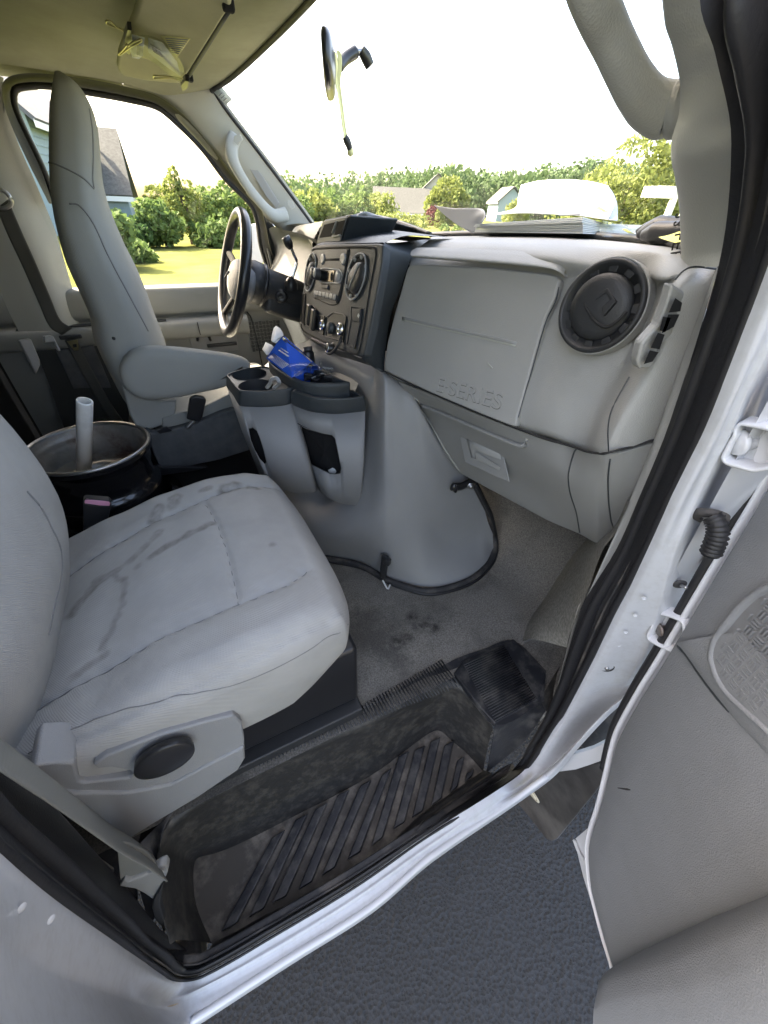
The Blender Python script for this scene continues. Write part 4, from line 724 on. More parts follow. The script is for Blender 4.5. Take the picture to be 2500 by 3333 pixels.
lay('panel_seam', [(.105,-.3664,1.2939),(.105,-.4115,1.2777),(.125,-.3857,1.2505),(.16,-.4343,1.1751),(.2,-.4789,1.1056)], .0016, 'pillar_trim', dash, lpn)
tube('pressed_rib', [(.113,-.4135,1.2663),(.113,-.5335,1.2865),(.113,-.6401,1.3029),(.113,-.7044,1.3138),(.113,-.7247,1.3197),(.113,-.7309,1.3291),(.113,-.7271,1.3418)], .004, 'mid_trim', dash, n=40)
prism('pull_recess', [(.15,-.5115,1.249),(.15,-.5324,1.2504),(.15,-.5853,1.2595),(.15,-.6395,1.2685),(.15,-.6567,1.2574),(.15,-.6877,1.2158),(.15,-.6537,1.2057),(.15,-.6046,1.1963),(.15,-.555,1.1844),(.15,-.5336,1.2149)], (-.003,0,.001), 'mid_trim', dash, bevel=.002)
prism('recess_floor', [(.1465,-.5397,1.2474),(.1465,-.5911,1.2552),(.1465,-.6417,1.2644),(.1465,-.6561,1.2478),(.1465,-.6187,1.2379),(.1465,-.5834,1.23),(.1465,-.5849,1.2115),(.1465,-.5724,1.2075)], (-.0006,0,.0003), 'mid_trim', dash, bevel=0)
prism('fold_pull', [(.146,-.5812,1.2263),(.146,-.592,1.2292),(.146,-.6593,1.2342),(.146,-.6587,1.2259),(.146,-.5896,1.2114)], (-.002,0,.0008), 'light_trim', dash, bevel=.001)
sfr = [(.05,-.352,1.33),(.12,-.352,1.55)]
# centre stack (dark)
CN = Vector((-0.97664, 0.0, 0.21486))
def cs(p): return [tuple(q) for q in p]
co_ = [(.028,.0267,1.5361),(.0289,.0109,1.54),(.0345,-.3254,1.5653),(.0345,-.349,1.5653),(.0286,-.358,1.5387),(.0192,-.3606,1.4959),(.0029,-.3619,1.422),(-.0076,-.358,1.3743),(-.0093,-.3446,1.3662),(-.0101,-.3161,1.3629),(-.0138,-.1865,1.3458),(-.0175,-.0202,1.3293),(-.0179,.0781,1.3273),(-.0153,.0936,1.3389),(.0011,.0945,1.4136),(.0135,.0751,1.4699),(.0226,.0671,1.5112),(.0265,.0555,1.5292)]
stk = prism('centre_stack', co_, CN*-.02, 'dark_trim', dash, bevel=.004, seg=3)
# side and top of the stack running forward into the panel
sideT = [(.0386,-.3168,1.5656),(.0386,-.3454,1.5654),(.0325,-.3502,1.5378),(.023,-.3528,1.4946),(.0066,-.3541,1.42),(-.0033,-.3542,1.3751),(-.006,-.3371,1.3626),(-.007,-.3025,1.3584),(-.0106,-.1773,1.3418),(-.0143,-.0093,1.325),(-.015,.0951,1.3218)]
sideB = [(.26,-.1644,1.5636), (.11,-.3337,1.5492), (.098,-.3388,1.5325), (.085,-.3318,1.488), (.075,-.3147,1.4379), (.062,-.3188,1.3602), (.055,-.3276,1.3197), (.045,-.3385,1.3322), (.04,-.1973,1.3114), (.04,-.0343,1.2829), (.04,.1749,1.2607)]
patch('stack_side', [sideT, [tuple(Vector(p).lerp(Vector(q), .12)+Vector((.002,-.004,-.002))) for p, q in zip(sideT, sideB)], sideB], 'dark_trim', dash, ku=5, kv=4, aligned=True)
tpa = [(.0304,.0677,1.5283),(.0325,.0307,1.5377),(.0347,-.0858,1.5476),(.0369,-.2133,1.5575),(.0386,-.3168,1.5656),(.0387,-.3404,1.5661)]
patch('stack_top', [tpa, [(p[0]+.05,p[1],p[2]+.012) for p in tpa], [(p[0]+.16,p[1],1.575) for p in tpa]], 'dark_trim', dash, ku=4, kv=4, aligned=True)
# storage pod on top
pc = [(.06,.1086,1.5326),(.06,.0442,1.5849),(.06,.0352,1.5886),(.06,-.1297,1.603),(.06,-.1327,1.6002),(.06,-.0786,1.5525),(.06,-.0711,1.5488)]
pod = prism('top_pod', pc, (.12,0,-.004), 'dark_trim', dash, bevel=.006, seg=3)
prism('pod_face', [(.0585,.0988,1.5358),(.0585,.0429,1.5827),(.0585,.0273,1.5866),(.0585,-.1235,1.5995),(.0585,-.1166,1.5937),(.0585,-.0791,1.5547),(.0585,-.0693,1.5508)], (-.003,0,0), 'console_trim', pod, bevel=.002)
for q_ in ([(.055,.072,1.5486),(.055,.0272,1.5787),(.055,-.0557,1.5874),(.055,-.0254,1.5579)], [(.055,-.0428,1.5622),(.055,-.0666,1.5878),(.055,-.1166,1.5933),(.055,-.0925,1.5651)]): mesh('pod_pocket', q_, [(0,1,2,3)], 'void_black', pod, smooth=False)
tube('pocket_divider', [(.0535,-.0618,1.5876),(.0535,-.0296,1.5593),(.0535,-.0856,1.564)], .0022, 'knob_silver', pod, n=12)
patch('top_cowl', [[(.075,-.0476,1.5472),(.075,-.0632,1.5603),(.075,-.0865,1.5971),(.09,-.0626,1.6008)], [(.11,-.042,1.5503),(.11,-.0429,1.5771),(.11,-.0704,1.6036),(.16,.0224,1.6042)], [(.18,.0027,1.5524),(.18,-.0032,1.5762),(.18,-.0154,1.5994),(.24,.1318,1.6014)], [(.28,-.1239,1.5696),(.24,-.1279,1.5794),(.24,-.0072,1.5883),(.24,.09,1.5923)]], 'dark_trim', dash, n=16, kv=8)
tube('cowl_edge', [(.24,-.1822,1.5725),(.24,-.1054,1.5806),(.24,-.02,1.5888),(.24,.0612,1.5943),(.24,.1674,1.5978),(.24,.2156,1.6009)], .005, 'charcoal', dash, n=30)
patch('cowl_back', [[(.24,-.1872,1.5728),(.24,-.1279,1.5794),(.24,-.0072,1.5883),(.24,.09,1.5923),(.24,.2005,1.5958)], [(.4,.0647,1.5545),(.4,.1381,1.5513),(.4,.2912,1.5486),(.4,.416,1.5484),(.4,.5587,1.5447)]], 'charcoal', dash, n=16)
# bezel groove and fittings; each is on the leaning face of the stack
tube('bezel_groove', [(.0246,.0462,1.5251),(.0257,.0125,1.5302),(.0294,-.1686,1.5468),(.0316,-.3121,1.557),(.0308,-.3278,1.5534),(.027,-.3302,1.5359),(.0172,-.3295,1.4915),(.0006,-.3341,1.4159),(-.0087,-.3314,1.3739),(-.0104,-.317,1.366),(-.0119,-.2756,1.3592),(-.0146,-.1493,1.3469),(-.0175,-.0018,1.3336),(-.0177,.0603,1.3328),(-.0154,.073,1.3433)], .0022, 'ink', stk, n=80, rb=.001, up=CN)
tube('face_line', [(.0293,-.1992,1.5464),(.0176,-.1934,1.4932),(.0057,-.1769,1.4391),(.0024,-.0133,1.424)], .0012, 'ink', stk, n=40, spline=True, up=CN)
def ringpts(crop_pts): return [Vector(p) for p in crop_pts]
for nm, rim_, fl_ in (('air_vent', [(.0287,-.2716,1.5436),(.0277,-.2899,1.5393),(.0247,-.2995,1.5254),(.0198,-.3024,1.5031),(.0147,-.2915,1.48),(.011,-.2703,1.4634),(.0101,-.254,1.4593),(.0112,-.2296,1.4643),(.0145,-.2143,1.479),(.019,-.213,1.4998),(.0242,-.2237,1.5233),(.0277,-.2457,1.539)], [(.0247,-.2749,1.5304),(.0243,-.2922,1.5284),(.0204,-.302,1.5107),(.0169,-.2978,1.4947),(.0124,-.2794,1.4741),(.0117,-.26,1.4711),(.014,-.2334,1.4818),(.018,-.2281,1.4996),(.0214,-.2419,1.5153),(.024,-.2597,1.527)]),
                      ('air_vent', [(.0231,.0207,1.5182),(.0207,.0014,1.5076),(.0167,-.0045,1.489),(.0123,-.0038,1.4694),(.0068,.0135,1.4444),(.0044,.0329,1.4333),(.0044,.0526,1.4335),(.0069,.067,1.4447),(.0114,.0701,1.4653),(.0172,.0656,1.4914),(.0213,.0494,1.5103),(.0228,.0338,1.517)], [(.0184,.0153,1.5014),(.0171,-.0004,1.4958),(.0141,-.0061,1.4819),(.0088,.0067,1.4581),(.0062,.0205,1.446),(.0066,.0452,1.4477),(.0097,.0557,1.4619),(.0138,.0486,1.4806),(.0175,.0318,1.4973)])):
    rp = crom(rim_, 48, True); c_ = sum(rp, Vector())/48
    o = loft(nm, [[p-CN*.003 for p in rp], [p+CN*.003 for p in rp], [p+(c_-p)*.10+CN*.002 for p in rp], [p+(c_-p)*.16-CN*.004 for p in rp]], 'charcoal', stk, kv=1, cap=False)
    mesh('vent_throat', [p+(c_-p)*.05-CN*-.0008 for p in rp], [tuple(range(48))], 'void_black', o)
    tube('vent_rim', [p+CN*.003 for p in rp], .0016, 'knob_silver', o, closed=True, n=48, k=6)
    lp = crom(fl_, 36, True); c2 = sum(lp, Vector())/36
    loft('vent_louvre', [[p for p in lp], [p+CN*.006+(c2-p)*.06 for p in lp], [p+CN*.009+(c2-p)*.4 for p in lp]], 'charcoal', o, kv=1)
    for q in range(8):
        p_ = rp[q*6]+(c_-rp[q*6])*.13; lathe('vent_notch', p_, CN, [(.0001,.004),(.004,.0035),(.005,0)], 'mid_trim', o, k=8)
    tube('louvre_line', [c2+(c_-c2)*.2+(lp[2]-c2)*.9+CN*.009, c2+CN*.0105, c2+(lp[20]-c2)*.9+CN*.009], .0012, 'knob_silver', o, n=10, k=5)
rad = prism('radio', [(.026,-.0164,1.529),(.0294,-.1907,1.5445),(.0185,-.1913,1.495),(.0062,-.1719,1.4393),(.0032,-.0157,1.4257),(.0163,-.0134,1.4852)], CN*.002, 'dark_trim', stk, bevel=.001)
prism('disc_slot', [(.0202,-.0626,1.5156),(.0228,-.1734,1.5273),(.022,-.1738,1.5234),(.0194,-.0627,1.5115)], CN*.0006, 'void_black', rad, bevel=0)
for q_ in ([(.0221,-.0426,1.5232),(.022,-.0591,1.5224),(.0198,-.0632,1.5127),(.0179,-.0565,1.504),(.0177,-.0456,1.5029),(.0195,-.0371,1.5113)], [(.025,-.172,1.5362),(.0249,-.1865,1.5358),(.0233,-.1938,1.5284),(.0207,-.1877,1.5166),(.0203,-.1753,1.5147),(.0217,-.1642,1.5215),(.0238,-.1646,1.5308)]):
    lp = crom(q_, 24, True); c2 = sum(lp, Vector())/24; loft('radio_button', [lp, [p+CN*.003+(c2-p)*.1 for p in lp], [p+CN*.002+(c2-p)*.5 for p in lp]], 'knob_silver', rad, kv=1)
prism('radio_display', [(.0143,-.0415,1.4884),(.0169,-.1372,1.5005),(.0117,-.1369,1.4768),(.0099,-.0456,1.4687)], CN*.001, 'display', rad, bevel=.001)
tube('display_frame', [(.0137,-.0349,1.4896),(.0168,-.1557,1.5037),(.0165,-.1803,1.5022),(.0144,-.1881,1.4926),(.012,-.1794,1.4818),(.0106,-.1397,1.4754),(.0089,-.0441,1.4678)], .0016, 'knob_silver', rad, closed=True, n=50, k=6)
lathe('radio_button', (.0151,-.1656,1.4913), CN, [(.0001,.005),(.010,.005),(.012,.003),(.012,0)], 'knob_silver', rad, k=24)
lathe('volume_knob', (.0126,-.0402,1.48), CN, [(.0001,.024),(.0105,.024),(.0125,.0225),(.0135,.001),(.0135,0)], 'charcoal', rad, k=28)
lathe('knob_face', (-.011,-.0698,1.4888), CN, [(.0001,.0005),(.009,.0005),(.0105,-.001)], 'knob_silver', rad, k=24)
prism('radio_button', [(.009,-.0682,1.4633),(.0099,-.1164,1.4676),(.0078,-.1144,1.4581),(.0069,-.0679,1.4542)], CN*.004, 'dark_trim', rad, bevel=.002)
prism('preset_buttons', [(.0043,-.021,1.4424),(.0076,-.1706,1.4569),(.0049,-.169,1.4447),(.0019,-.021,1.4312)], CN*.004, 'knob_silver', rad, bevel=.003)
for q in range(5):
    a_ = Vector((.0004,-.0332,1.4438)).lerp(Vector((.0036,-.1811,1.4585)), (q+1)/6); b_ = Vector((-.0019,-.033,1.4333)).lerp(Vector((.0011,-.1792,1.447)), (q+1)/6); tube('button_gap', [a_, b_], .0008, 'ink', rad, n=3, k=4)
def recess(name, pts, parent=stk, m='void_black'):
    p = [Vector(q) for q in pts]; o = mesh(name, [q+CN*.0012 for q in p], [tuple(range(len(p)))], m, parent, smooth=False)
    tube(name+'_rim', [q+CN*.0018 for q in p], .0016, 'charcoal', o, closed=True, spline=False, k=6); return o
recess('switch_recess', [(-.0023,.037,1.3983),(-.0007,-.027,1.4055),(-.0022,-.0524,1.3984),(-.0107,-.064,1.3599),(-.0129,.0281,1.3498)])
recess('outlet_recess', [(-.0031,-.0717,1.3943),(-.0022,-.1077,1.3988),(-.0111,-.1152,1.3582),(-.0115,-.0788,1.3565)], m='charcoal')
recess('knob_recess', [(-.002,-.1237,1.3994),(.002,-.162,1.4177),(.0035,-.2226,1.4245),(.0032,-.2398,1.4234),(-.0078,-.2465,1.373),(-.0108,-.137,1.3593)], m='charcoal')
recess('blank_recess', [(.0084,-.2588,1.4466),(.0095,-.3114,1.4519),(.004,-.3152,1.4266),(-.0072,-.313,1.3758),(-.0076,-.2695,1.374),(.0033,-.2686,1.4235)], m='dark_trim')
recess('side_recess', [(.002,.0855,1.4177),(.0032,.0588,1.4232),(-.0136,.0424,1.3468),(-.0133,.0782,1.348)])
prism('blank_switch', [(.0062,-.2702,1.446),(.0072,-.3126,1.4508),(.0022,-.3163,1.428),(.0012,-.2784,1.4235)], CN*.003, 'charcoal', stk, bevel=.001)
mesh('switch_symbol', [(.0021,-.307,1.4442),(.0014,-.3154,1.4412),(.0001,-.3114,1.435),(.0008,-.304,1.4384)], [(0,1,2,3)], 'paper', stk, smooth=False)
for a_ in ((-.0089,-.0083,1.3823), (-.0098,-.0474,1.378)): prism('rocker_switch', [Vector(a_)+x*Vector((0,1,0))*.012+y*CN.cross(Vector((0,1,0)))*.026 for x, y in ((-1,-1),(1,-1),(1,1),(-1,1))], CN*.012, 'gloss_dark', stk, bevel=.004)
lathe('power_outlet', (-.0088,-.1041,1.3779), CN, [(.0075,.001),(.0085,.006),(.0115,.006),(.0125,.001)], 'chrome', stk, k=28)
lathe('round_knob', (-.0072,-.1669,1.385), CN, [(.0001,.011),(.010,.011),(.012,.009),(.0135,.001)], 'dark_trim', stk, k=28)
lathe('power_outlet', (-.0051,-.2223,1.3947), CN, [(.008,.001),(.009,.007),(.0125,.007),(.0135,.001)], 'chrome', stk, k=28)
cp = [(-.0102,-.2325,1.3807), (-.0169,-.2377,1.3692), (-.0249,-.2278,1.3513), (-.0281,-.2004,1.3366), (-.0288,-.1742,1.3335)]
tube('outlet_cap_strap', cp, .0035, 'charcoal', stk, n=20); lathe('outlet_cap', (-.0258,-.192,1.3471), CN, [(.0001,.006),(.009,.006),(.010,.004),(.010,-.006),(.014,-.008)], 'gloss_dark', stk, k=24)
lathe('cap_ring', (-.0258,-.192,1.3471), CN, [(.0095,.007),(.0105,.0075),(.011,.006)], 'chrome', stk, k=24)
# panel on the driver's side of the stack and hood over the gauges
patch('driver_side_panel', [[(.11,.88,1.53),(.09,.7,1.545),(.075,.5,1.545),(.075,.3,1.545),(.06,.06,1.54)], [(.12,.88,1.45),(.14,.7,1.50),(.15,.5,1.51),(.14,.3,1.50),(.06,.06,1.5)], [(.08,.88,1.32),(.08,.7,1.32),(.08,.5,1.32),(.08,.3,1.32),(.05,.06,1.32)], [(.15,.88,1.12),(.12,.7,1.12),(.10,.5,1.12),(.10,.3,1.12),(.06,.06,1.2)]], 'dark_trim', dash, n=40, kv=6)
hd = [[(.1349,.66,1.5178),(.1622,.66,1.5473),(.173,.5,1.5641),(.1484,.3,1.5785)], [(.1341,.64,1.5224),(.1662,.62,1.5357),(.1378,.45,1.5303),(.0941,.25,1.5142)], [(.17,.66,1.5),(.2,.58,1.51),(.2,.45,1.51),(.2,.25,1.5)]]
patch('gauge_hood', hd, 'pillar_trim', dash, n=24, kv=8)
patch('lower_column_cover', [[(.10,.62,1.14),(.06,.45,1.12),(.08,.2,1.16),(.10,.06,1.2)], [(.35,.62,1.0),(.32,.45,1.0),(.3,.2,1.0),(.28,.06,1.1)]], 'dark_trim', dash, n=12)

patch('panel_backing', [[(.17,-.91,1.53),(.21,-.36,1.55),(.22,.2,1.52),(.21,.6,1.5),(.2,.9,1.5)], [(.20,-.91,1.3),(.24,-.36,1.3),(.24,.2,1.3),(.24,.6,1.3),(.24,.9,1.3)], [(.30,-.90,1.17),(.36,-.36,1.12),(.36,.2,1.12),(.36,.6,1.12),(.36,.9,1.1)], [(.85,-.95,1.1),(.85,-.36,1.1),(.85,.2,1.1),(.85,.6,1.1),(.85,.95,1.1)]], 'void_black', dash, n=20)

struct_top = mesh('under_top', [(.21,-.9,1.51),(.60,-.6,1.51),(.62,.6,1.51),(.21,.9,1.51)], [(0,1,2,3)], 'charcoal', dash, smooth=False)
# ------------------------------------------------------------------ seats
def cushion(name, x0, x1, y0, y1, topf, zb, m, parent, grooves, stains, res=230, r=.05):
    cx_, cy_, a, b = (x0+x1)/2, (y0+y1)/2, (x1-x0)/2, (y1-y0)/2; V = []; lim = 1.35
    G = [[Vector(p) for p in g] for g in grooves]
    def gd(x, y, z): 
        p = Vector((x, y, 0)); d = 9
        for g in G:
            for i in range(len(g)-1): d = min(d, segdist(p, (g[i].x, g[i].y, 0), (g[i+1].x, g[i+1].y, 0)))
        return d
    for i in range(res):
        for j in range(res):
            u, v = -lim+2*lim*i/(res-1), -lim+2*lim*j/(res-1); q = max(abs(u), abs(v)); s_ = 1
            uu, vv = (u/q, v/q) if q > 1 else (u, v)
            x = cx_+a*uu*(1-.13*vv**4); y = cy_+b*vv*(1-.10*uu**4)
            k = max(0, (min(q, 1)-.84)/.16); z = topf(x, y)-r*(1-math.sqrt(max(0, 1-k*k)))
            d = gd(x, y, z) if q <= 1 else 9
            z += .004*min(1, d/.03)-.004-.0035*math.exp(-(d/.0055)**2)
            z += .0035*noise.noise(Vector((x*9, y*9, 2)))+.0006*noise.noise(Vector((x*30, y*38, 5)))+(.0012*math.sin(d*0+(x+y)*230)*math.exp(-d/.014) if d < .05 else 0)
            if q > 1:
                t = (q-1)/(lim-1); zz = zb(x, y); z = z+(zz-z)*t; bul = .006*math.sin(math.pi*t)-.018*t
                x += bul*uu; y += bul*vv
            V.append((x, y, z))
    o = mesh(name, V, gridfaces(res, res), m, parent)
    ST = [([Vector(p) for p in s_[0]], s_[1]) for s_ in stains]
    def stn(p):
        b_ = 0; jit = noise.noise(Vector((p.x*60, p.y*60, 1)))*.006
        for g, w_ in ST:
            for i in range(max(1, len(g)-1)):
                d = segdist(Vector((p.x, p.y, 0)), (g[i].x, g[i].y, 0), (g[min(i+1, len(g)-1)].x+1e-5, g[min(i+1, len(g)-1)].y, 0))+jit
                w2 = w_*1.5
                if d < w2: b_ = max(b_, min(1, (w2-d)/.009)*(.55 if d < w_*.5 else .75))
        return b_
    setattr_f(o, 'stain', stn, root_loc(parent)); return o
ps = thing('captains_chair', 'light grey cloth seat nearest the open door, stained, with a side lever', 'car seat', (-.47,-.54,.72))
def interp(xs, ys, x):
    if x <= xs[0]: return ys[0]
    for i in range(1, len(xs)):
        if x <= xs[i]:
            t = (x-xs[i-1])/(xs[i]-xs[i-1]); t = t*t*(3-2*t)*.4+t*.6; return ys[i-1]+(ys[i]-ys[i-1])*t
    return ys[-1]
def ptop(x, y): return interp([-.78,-.68,-.57,-.47,-.37,-.29,-.24,-.18], [1.0,1.035,1.07,1.096,1.112,1.112,1.10,1.06], x)+.045*(-y-.28)/.52+.012*max(0, abs(y+.54)-.15)/.1
sA = [(-.7182,-.4482,1.07),(-.6932,-.4396,1.07),(-.6404,-.4143,1.07),(-.5849,-.3989,1.07),(-.5031,-.3802,1.07),(-.3882,-.3653,1.07),(-.3105,-.3491,1.07),(-.2406,-.3603,1.09),(-.2138,-.362,1.09)]
sB = [(-.3856,-.3732,1.075),(-.3708,-.476,1.09),(-.3669,-.596,1.1),(-.3692,-.7012,1.12)]
sC = [(-.6903,-.7145,1.09),(-.6653,-.7109,1.09),(-.5723,-.7096,1.1),(-.5468,-.7093,1.11),(-.483,-.7001,1.11),(-.3692,-.7012,1.12),(-.2922,-.6946,1.12),(-.254,-.6698,1.11)]
sD = [(-.6424,-.7933,1.13),(-.631,-.7886,1.13),(-.5744,-.7932,1.14),(-.4813,-.8003,1.13),(-.3705,-.8031,1.12),(-.3026,-.7924,1.12),(-.266,-.7884,1.12),(-.2339,-.7701,1.1)]
stains = [([(-.6219,-.5507,1.09),(-.6082,-.5258,1.09),(-.59,-.5007,1.09),(-.5624,-.4896,1.09)], .009), ([(-.5906,-.4916,1.09),(-.5624,-.4896,1.09),(-.5334,-.4779,1.09),(-.5025,-.452,1.09),(-.4775,-.4275,1.09)], .008), ([(-.5624,-.4896,1.09),(-.5364,-.5313,1.09),(-.5359,-.5648,1.09),(-.545,-.6113,1.09),(-.5565,-.6426,1.09),(-.5615,-.6658,1.09)], .0055), ([(-.492,-.497,1.09),(-.4639,-.4834,1.09),(-.4263,-.4727,1.09),(-.3823,-.4632,1.09)], .008), ([(-.4755,-.345,1.1),(-.4849,-.3662,1.1)], .012), ([(-.4404,-.325,1.1),(-.4488,-.3483,1.1)], .012), ([(-.3377,-.3478,1.11),(-.3223,-.3449,1.11)], .014), ([(-.3842,-.332,1.11),(-.37,-.3335,1.11)], .008), ([(-.2896,-.3593,1.11),(-.2765,-.37,1.11)], .008), ([(-.2915,-.5868,1.1),(-.2905,-.586,1.1)], .005), ([(-.5115,-.5048,1.1),(-.5152,-.5093,1.1)], .006), ([(-.6016,-.6943,1.11),(-.5703,-.6828,1.11),(-.5564,-.6815,1.11)], .006)]
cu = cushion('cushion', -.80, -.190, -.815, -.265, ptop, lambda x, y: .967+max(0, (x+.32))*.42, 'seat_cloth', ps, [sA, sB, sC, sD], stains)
for g_ in (sA, sB, sC, sD): lay('seam', g_, .0008, 'seam_thread', cu, bvh_of(cu), n=90, lift=.0001)
def seatback(parent, secs, cy, m, n_=4, dome=.035, name='backrest'):
    """secs: (rear point, front point, half width) in side view"""
    loops = []
    for rp, fp, hw in secs:
        rp, fp = Vector((rp[0], 0, rp[2])), Vector((fp[0], 0, fp[2])); c = (rp+fp)/2; h = (fp-rp)/2; L_ = []
        for q in range(64):
            an = 2*math.pi*q/64; ca, sa = math.cos(an), math.sin(an)
            X = math.copysign(abs(ca)**(2/3.2), ca); Y = math.copysign(abs(sa)**(2/4.0), sa)
            p = c+h*X*(1-.10*abs(Y)**3)+Vector((0, cy+hw*Y, 0)); L_.append(p)
        loops.append(L_)
    return loft(name, loops, m, parent, kv=5)
pr = [((-.566,-.3,1.6593), (-.5462,-.3,1.6607))]
bx = lambda z: -.665+(z-1.08)*.02
secs = [((-.84,0,.96),(-.72,0,.97),.20), ((-.86,0,1.0),(-.675,0,1.0),.245), ((-.86,0,1.07),(-.638,0,1.065),.268), ((-.85,0,1.2),(-.602,0,1.19),.272), ((-.85,0,1.35),(-.612,0,1.34),.27), ((-.86,0,1.5),(-.66,0,1.5),.25), ((-.87,0,1.62),(-.70,0,1.62),.19), ((-.87,0,1.72),(-.72,0,1.72),.15), ((-.87,0,1.84),(-.76,0,1.84),.13), ((-.85,0,1.88),(-.80,0,1.88),.08)]
pb = seatback(ps, secs, -.545, 'seat_cloth')
bb = bvh_of(pb)
for ln in ([(-.65,-.4819,1.2765),(-.65,-.4786,1.2445),(-.65,-.4869,1.2052),(-.65,-.4903,1.1684),(-.65,-.511,1.1463),(-.65,-.5533,1.1425),(-.65,-.5967,1.1451),(-.65,-.6442,1.1431)], ):
    q_ = drape(bb, [(p[0]+.03, p[1], p[2]) for p in ln], (-1,0,0), .0002)
    if len(q_) > 3: tube('seam', q_, .0016, 'seam_thread', pb, n=40, k=6)
sd_ = [(-.613,-.822,1.1304),(-.6039,-.822,1.1371),(-.5884,-.822,1.1246),(-.5789,-.822,1.1093),(-.5865,-.822,1.0843),(-.5909,-.822,1.067),(-.5875,-.822,1.0572),(-.5521,-.822,1.0234),(-.5467,-.822,1.0276),(-.5466,-.822,1.04),(-.5576,-.822,1.0672),(-.5686,-.822,1.0769),(-.5686,-.822,1.0897),(-.5518,-.822,1.0969),(-.5279,-.822,1.0958),(-.493,-.822,1.0937),(-.4422,-.822,1.0775),(-.412,-.822,1.0659),(-.4067,-.822,1.0372),(-.4118,-.822,.9914),(-.423,-.822,.9242),(-.4393,-.822,.8959),(-.5093,-.822,.8682),(-.563,-.822,.8568),(-.6155,-.822,.8427),(-.6171,-.822,.9385),(-.6152,-.822,1.0759)]
sp_ = prism('side_cover', [(p[0],p[1],p[2]) for p in sd_], (0,.05,0), 'console_trim', ps, bevel=.007, seg=4)
rg_ = [(-.6123,-.826,1.0842),(-.5995,-.826,1.0514),(-.5625,-.826,.992),(-.5206,-.826,.9602),(-.4689,-.826,.967),(-.4162,-.826,.972),(-.4223,-.826,.932),(-.4381,-.826,.9057),(-.5072,-.826,.8783),(-.5601,-.826,.8671),(-.612,-.826,.8532),(-.6135,-.826,.9477)]
prism('side_cover_lower', rg_, (0,.02,0), 'console_trim', ps, bevel=.0045, seg=4)
prism('lever_slot', [(-.5981,-.8,1.0607),(-.5407,-.8,1.0253),(-.5606,-.8,.9448),(-.6149,-.8,1.018)], (0,.01,0), 'rusty_steel', ps, bevel=0)
la_, lb_, lm_ = Vector((-.5356,-.838,1.0587)), Vector((-.4657,-.838,1.0564)), Vector((-.5066,-.838,1.0235))
lct = (la_+lb_)/2; lp = [lct+(lb_-la_)/2*math.cos(2*math.pi*q/44)+(lm_-lct)*math.sin(2*math.pi*q/44) for q in range(44)]; c2 = sum(lp, Vector())/44
loft('recliner_lever', [[p+(c2-p)*.04+Vector((0,.010,0)) for p in lp], lp, [p+(c2-p)*.06+Vector((0,-.0015,0)) for p in lp], [p+(c2-p)*.3+Vector((0,-.003,0)) for p in lp], [p+(c2-p)*.7+Vector((0,-.004,0)) for p in lp]], 'gloss_dark', ps, kv=2)
box('seat_base', (-.40,-.52,.86), (.42,.44,.20), 'gloss_dark', ps, bevel=.012, seg=3)
box('seat_rail', (-.42,-.74,.735), (.46,.04,.03), 'charcoal', ps, bevel=.004); box('seat_rail', (-.42,-.36,.735), (.46,.04,.03), 'charcoal', ps, bevel=.004)
# passenger belt: webbing along the doorway into its anchor sleeve
pbelt = thing('passenger_seat_belt', 'grey belt webbing slanting down to its sleeve beside the door sill', 'seat belt', (-.6,-.88,.8))
w1 = [(-.5568,-.885,1.2928),(-.5576,-.885,1.2735),(-.5591,-.885,1.1991),(-.5628,-.885,1.0941),(-.5652,-.885,1.0114),(-.5641,-.885,.954),(-.5667,-.885,.8635)]
strap('webbing', w1, .047, 'belt_web_light', pbelt, (-.45,1,-.1), n=50, th=.0015)
prism('folded_webbing', [(-.5677,-.885,1.0149),(-.5615,-.885,.9934),(-.5592,-.885,.9351),(-.5671,-.885,.8599),(-.5775,-.885,.8575),(-.5987,-.885,.8817),(-.6062,-.885,.8924),(-.587,-.885,.9542)], (.0,.003,0), 'belt_web_light', pbelt, bevel=.001)
prism('anchor_sleeve', [(-.6091,-.89,.8898),(-.598,-.89,.904),(-.5967,-.89,.8877),(-.5775,-.89,.8769),(-.5611,-.89,.883),(-.5549,-.89,.8779),(-.557,-.89,.86),(-.5642,-.89,.8393),(-.5817,-.89,.8031),(-.6073,-.89,.7585),(-.6039,-.89,.812),(-.6033,-.89,.8504)], (.004,.012,0), 'mid_trim', pbelt, bevel=.003, seg=3)
prism('anchor_tail', [(-.602,-.895,.7784),(-.5767,-.895,.8208),(-.6026,-.895,.7444),(-.6279,-.895,.6328),(-.6508,-.895,.5595),(-.636,-.895,.6262),(-.6297,-.895,.6766),(-.6141,-.895,.7443)], (.004,.01,0), 'charcoal', pbelt, bevel=.002)
pk = thing('seat_belt_buckle', 'black buckle with pink release button between the two seats', 'buckle', (-.68,-.2,.9))
bk = [(-.6334,-.2,1.0773),(-.6277,-.2,1.0792),(-.5882,-.2,1.0617),(-.5871,-.2,1.0537),(-.5981,-.2,1.0281),(-.6164,-.2,.998),(-.6397,-.2,.956),(-.6749,-.2,.9695),(-.6502,-.2,1.0336)]
prism('buckle_body', bk, (0,.02,0), 'charcoal', pk, bevel=.006, seg=3)
prism('release_button', [(-.6302,-.2025,1.0773),(-.627,-.2025,1.0792),(-.5894,-.2025,1.0618),(-.5873,-.2025,1.0566),(-.5912,-.2025,1.0487),(-.6086,-.2025,1.0553),(-.6337,-.2025,1.0695)], (0,.006,0), 'pink', pk, bevel=.003, seg=3)
tube('button_frame', [(-.6309,-.203,1.0778),(-.6269,-.203,1.0806),(-.5877,-.203,1.0628),(-.5867,-.203,1.056),(-.5913,-.203,1.0475),(-.6089,-.203,1.0542),(-.6347,-.203,1.0687)], .0012, 'charcoal', pk, closed=True, n=40)
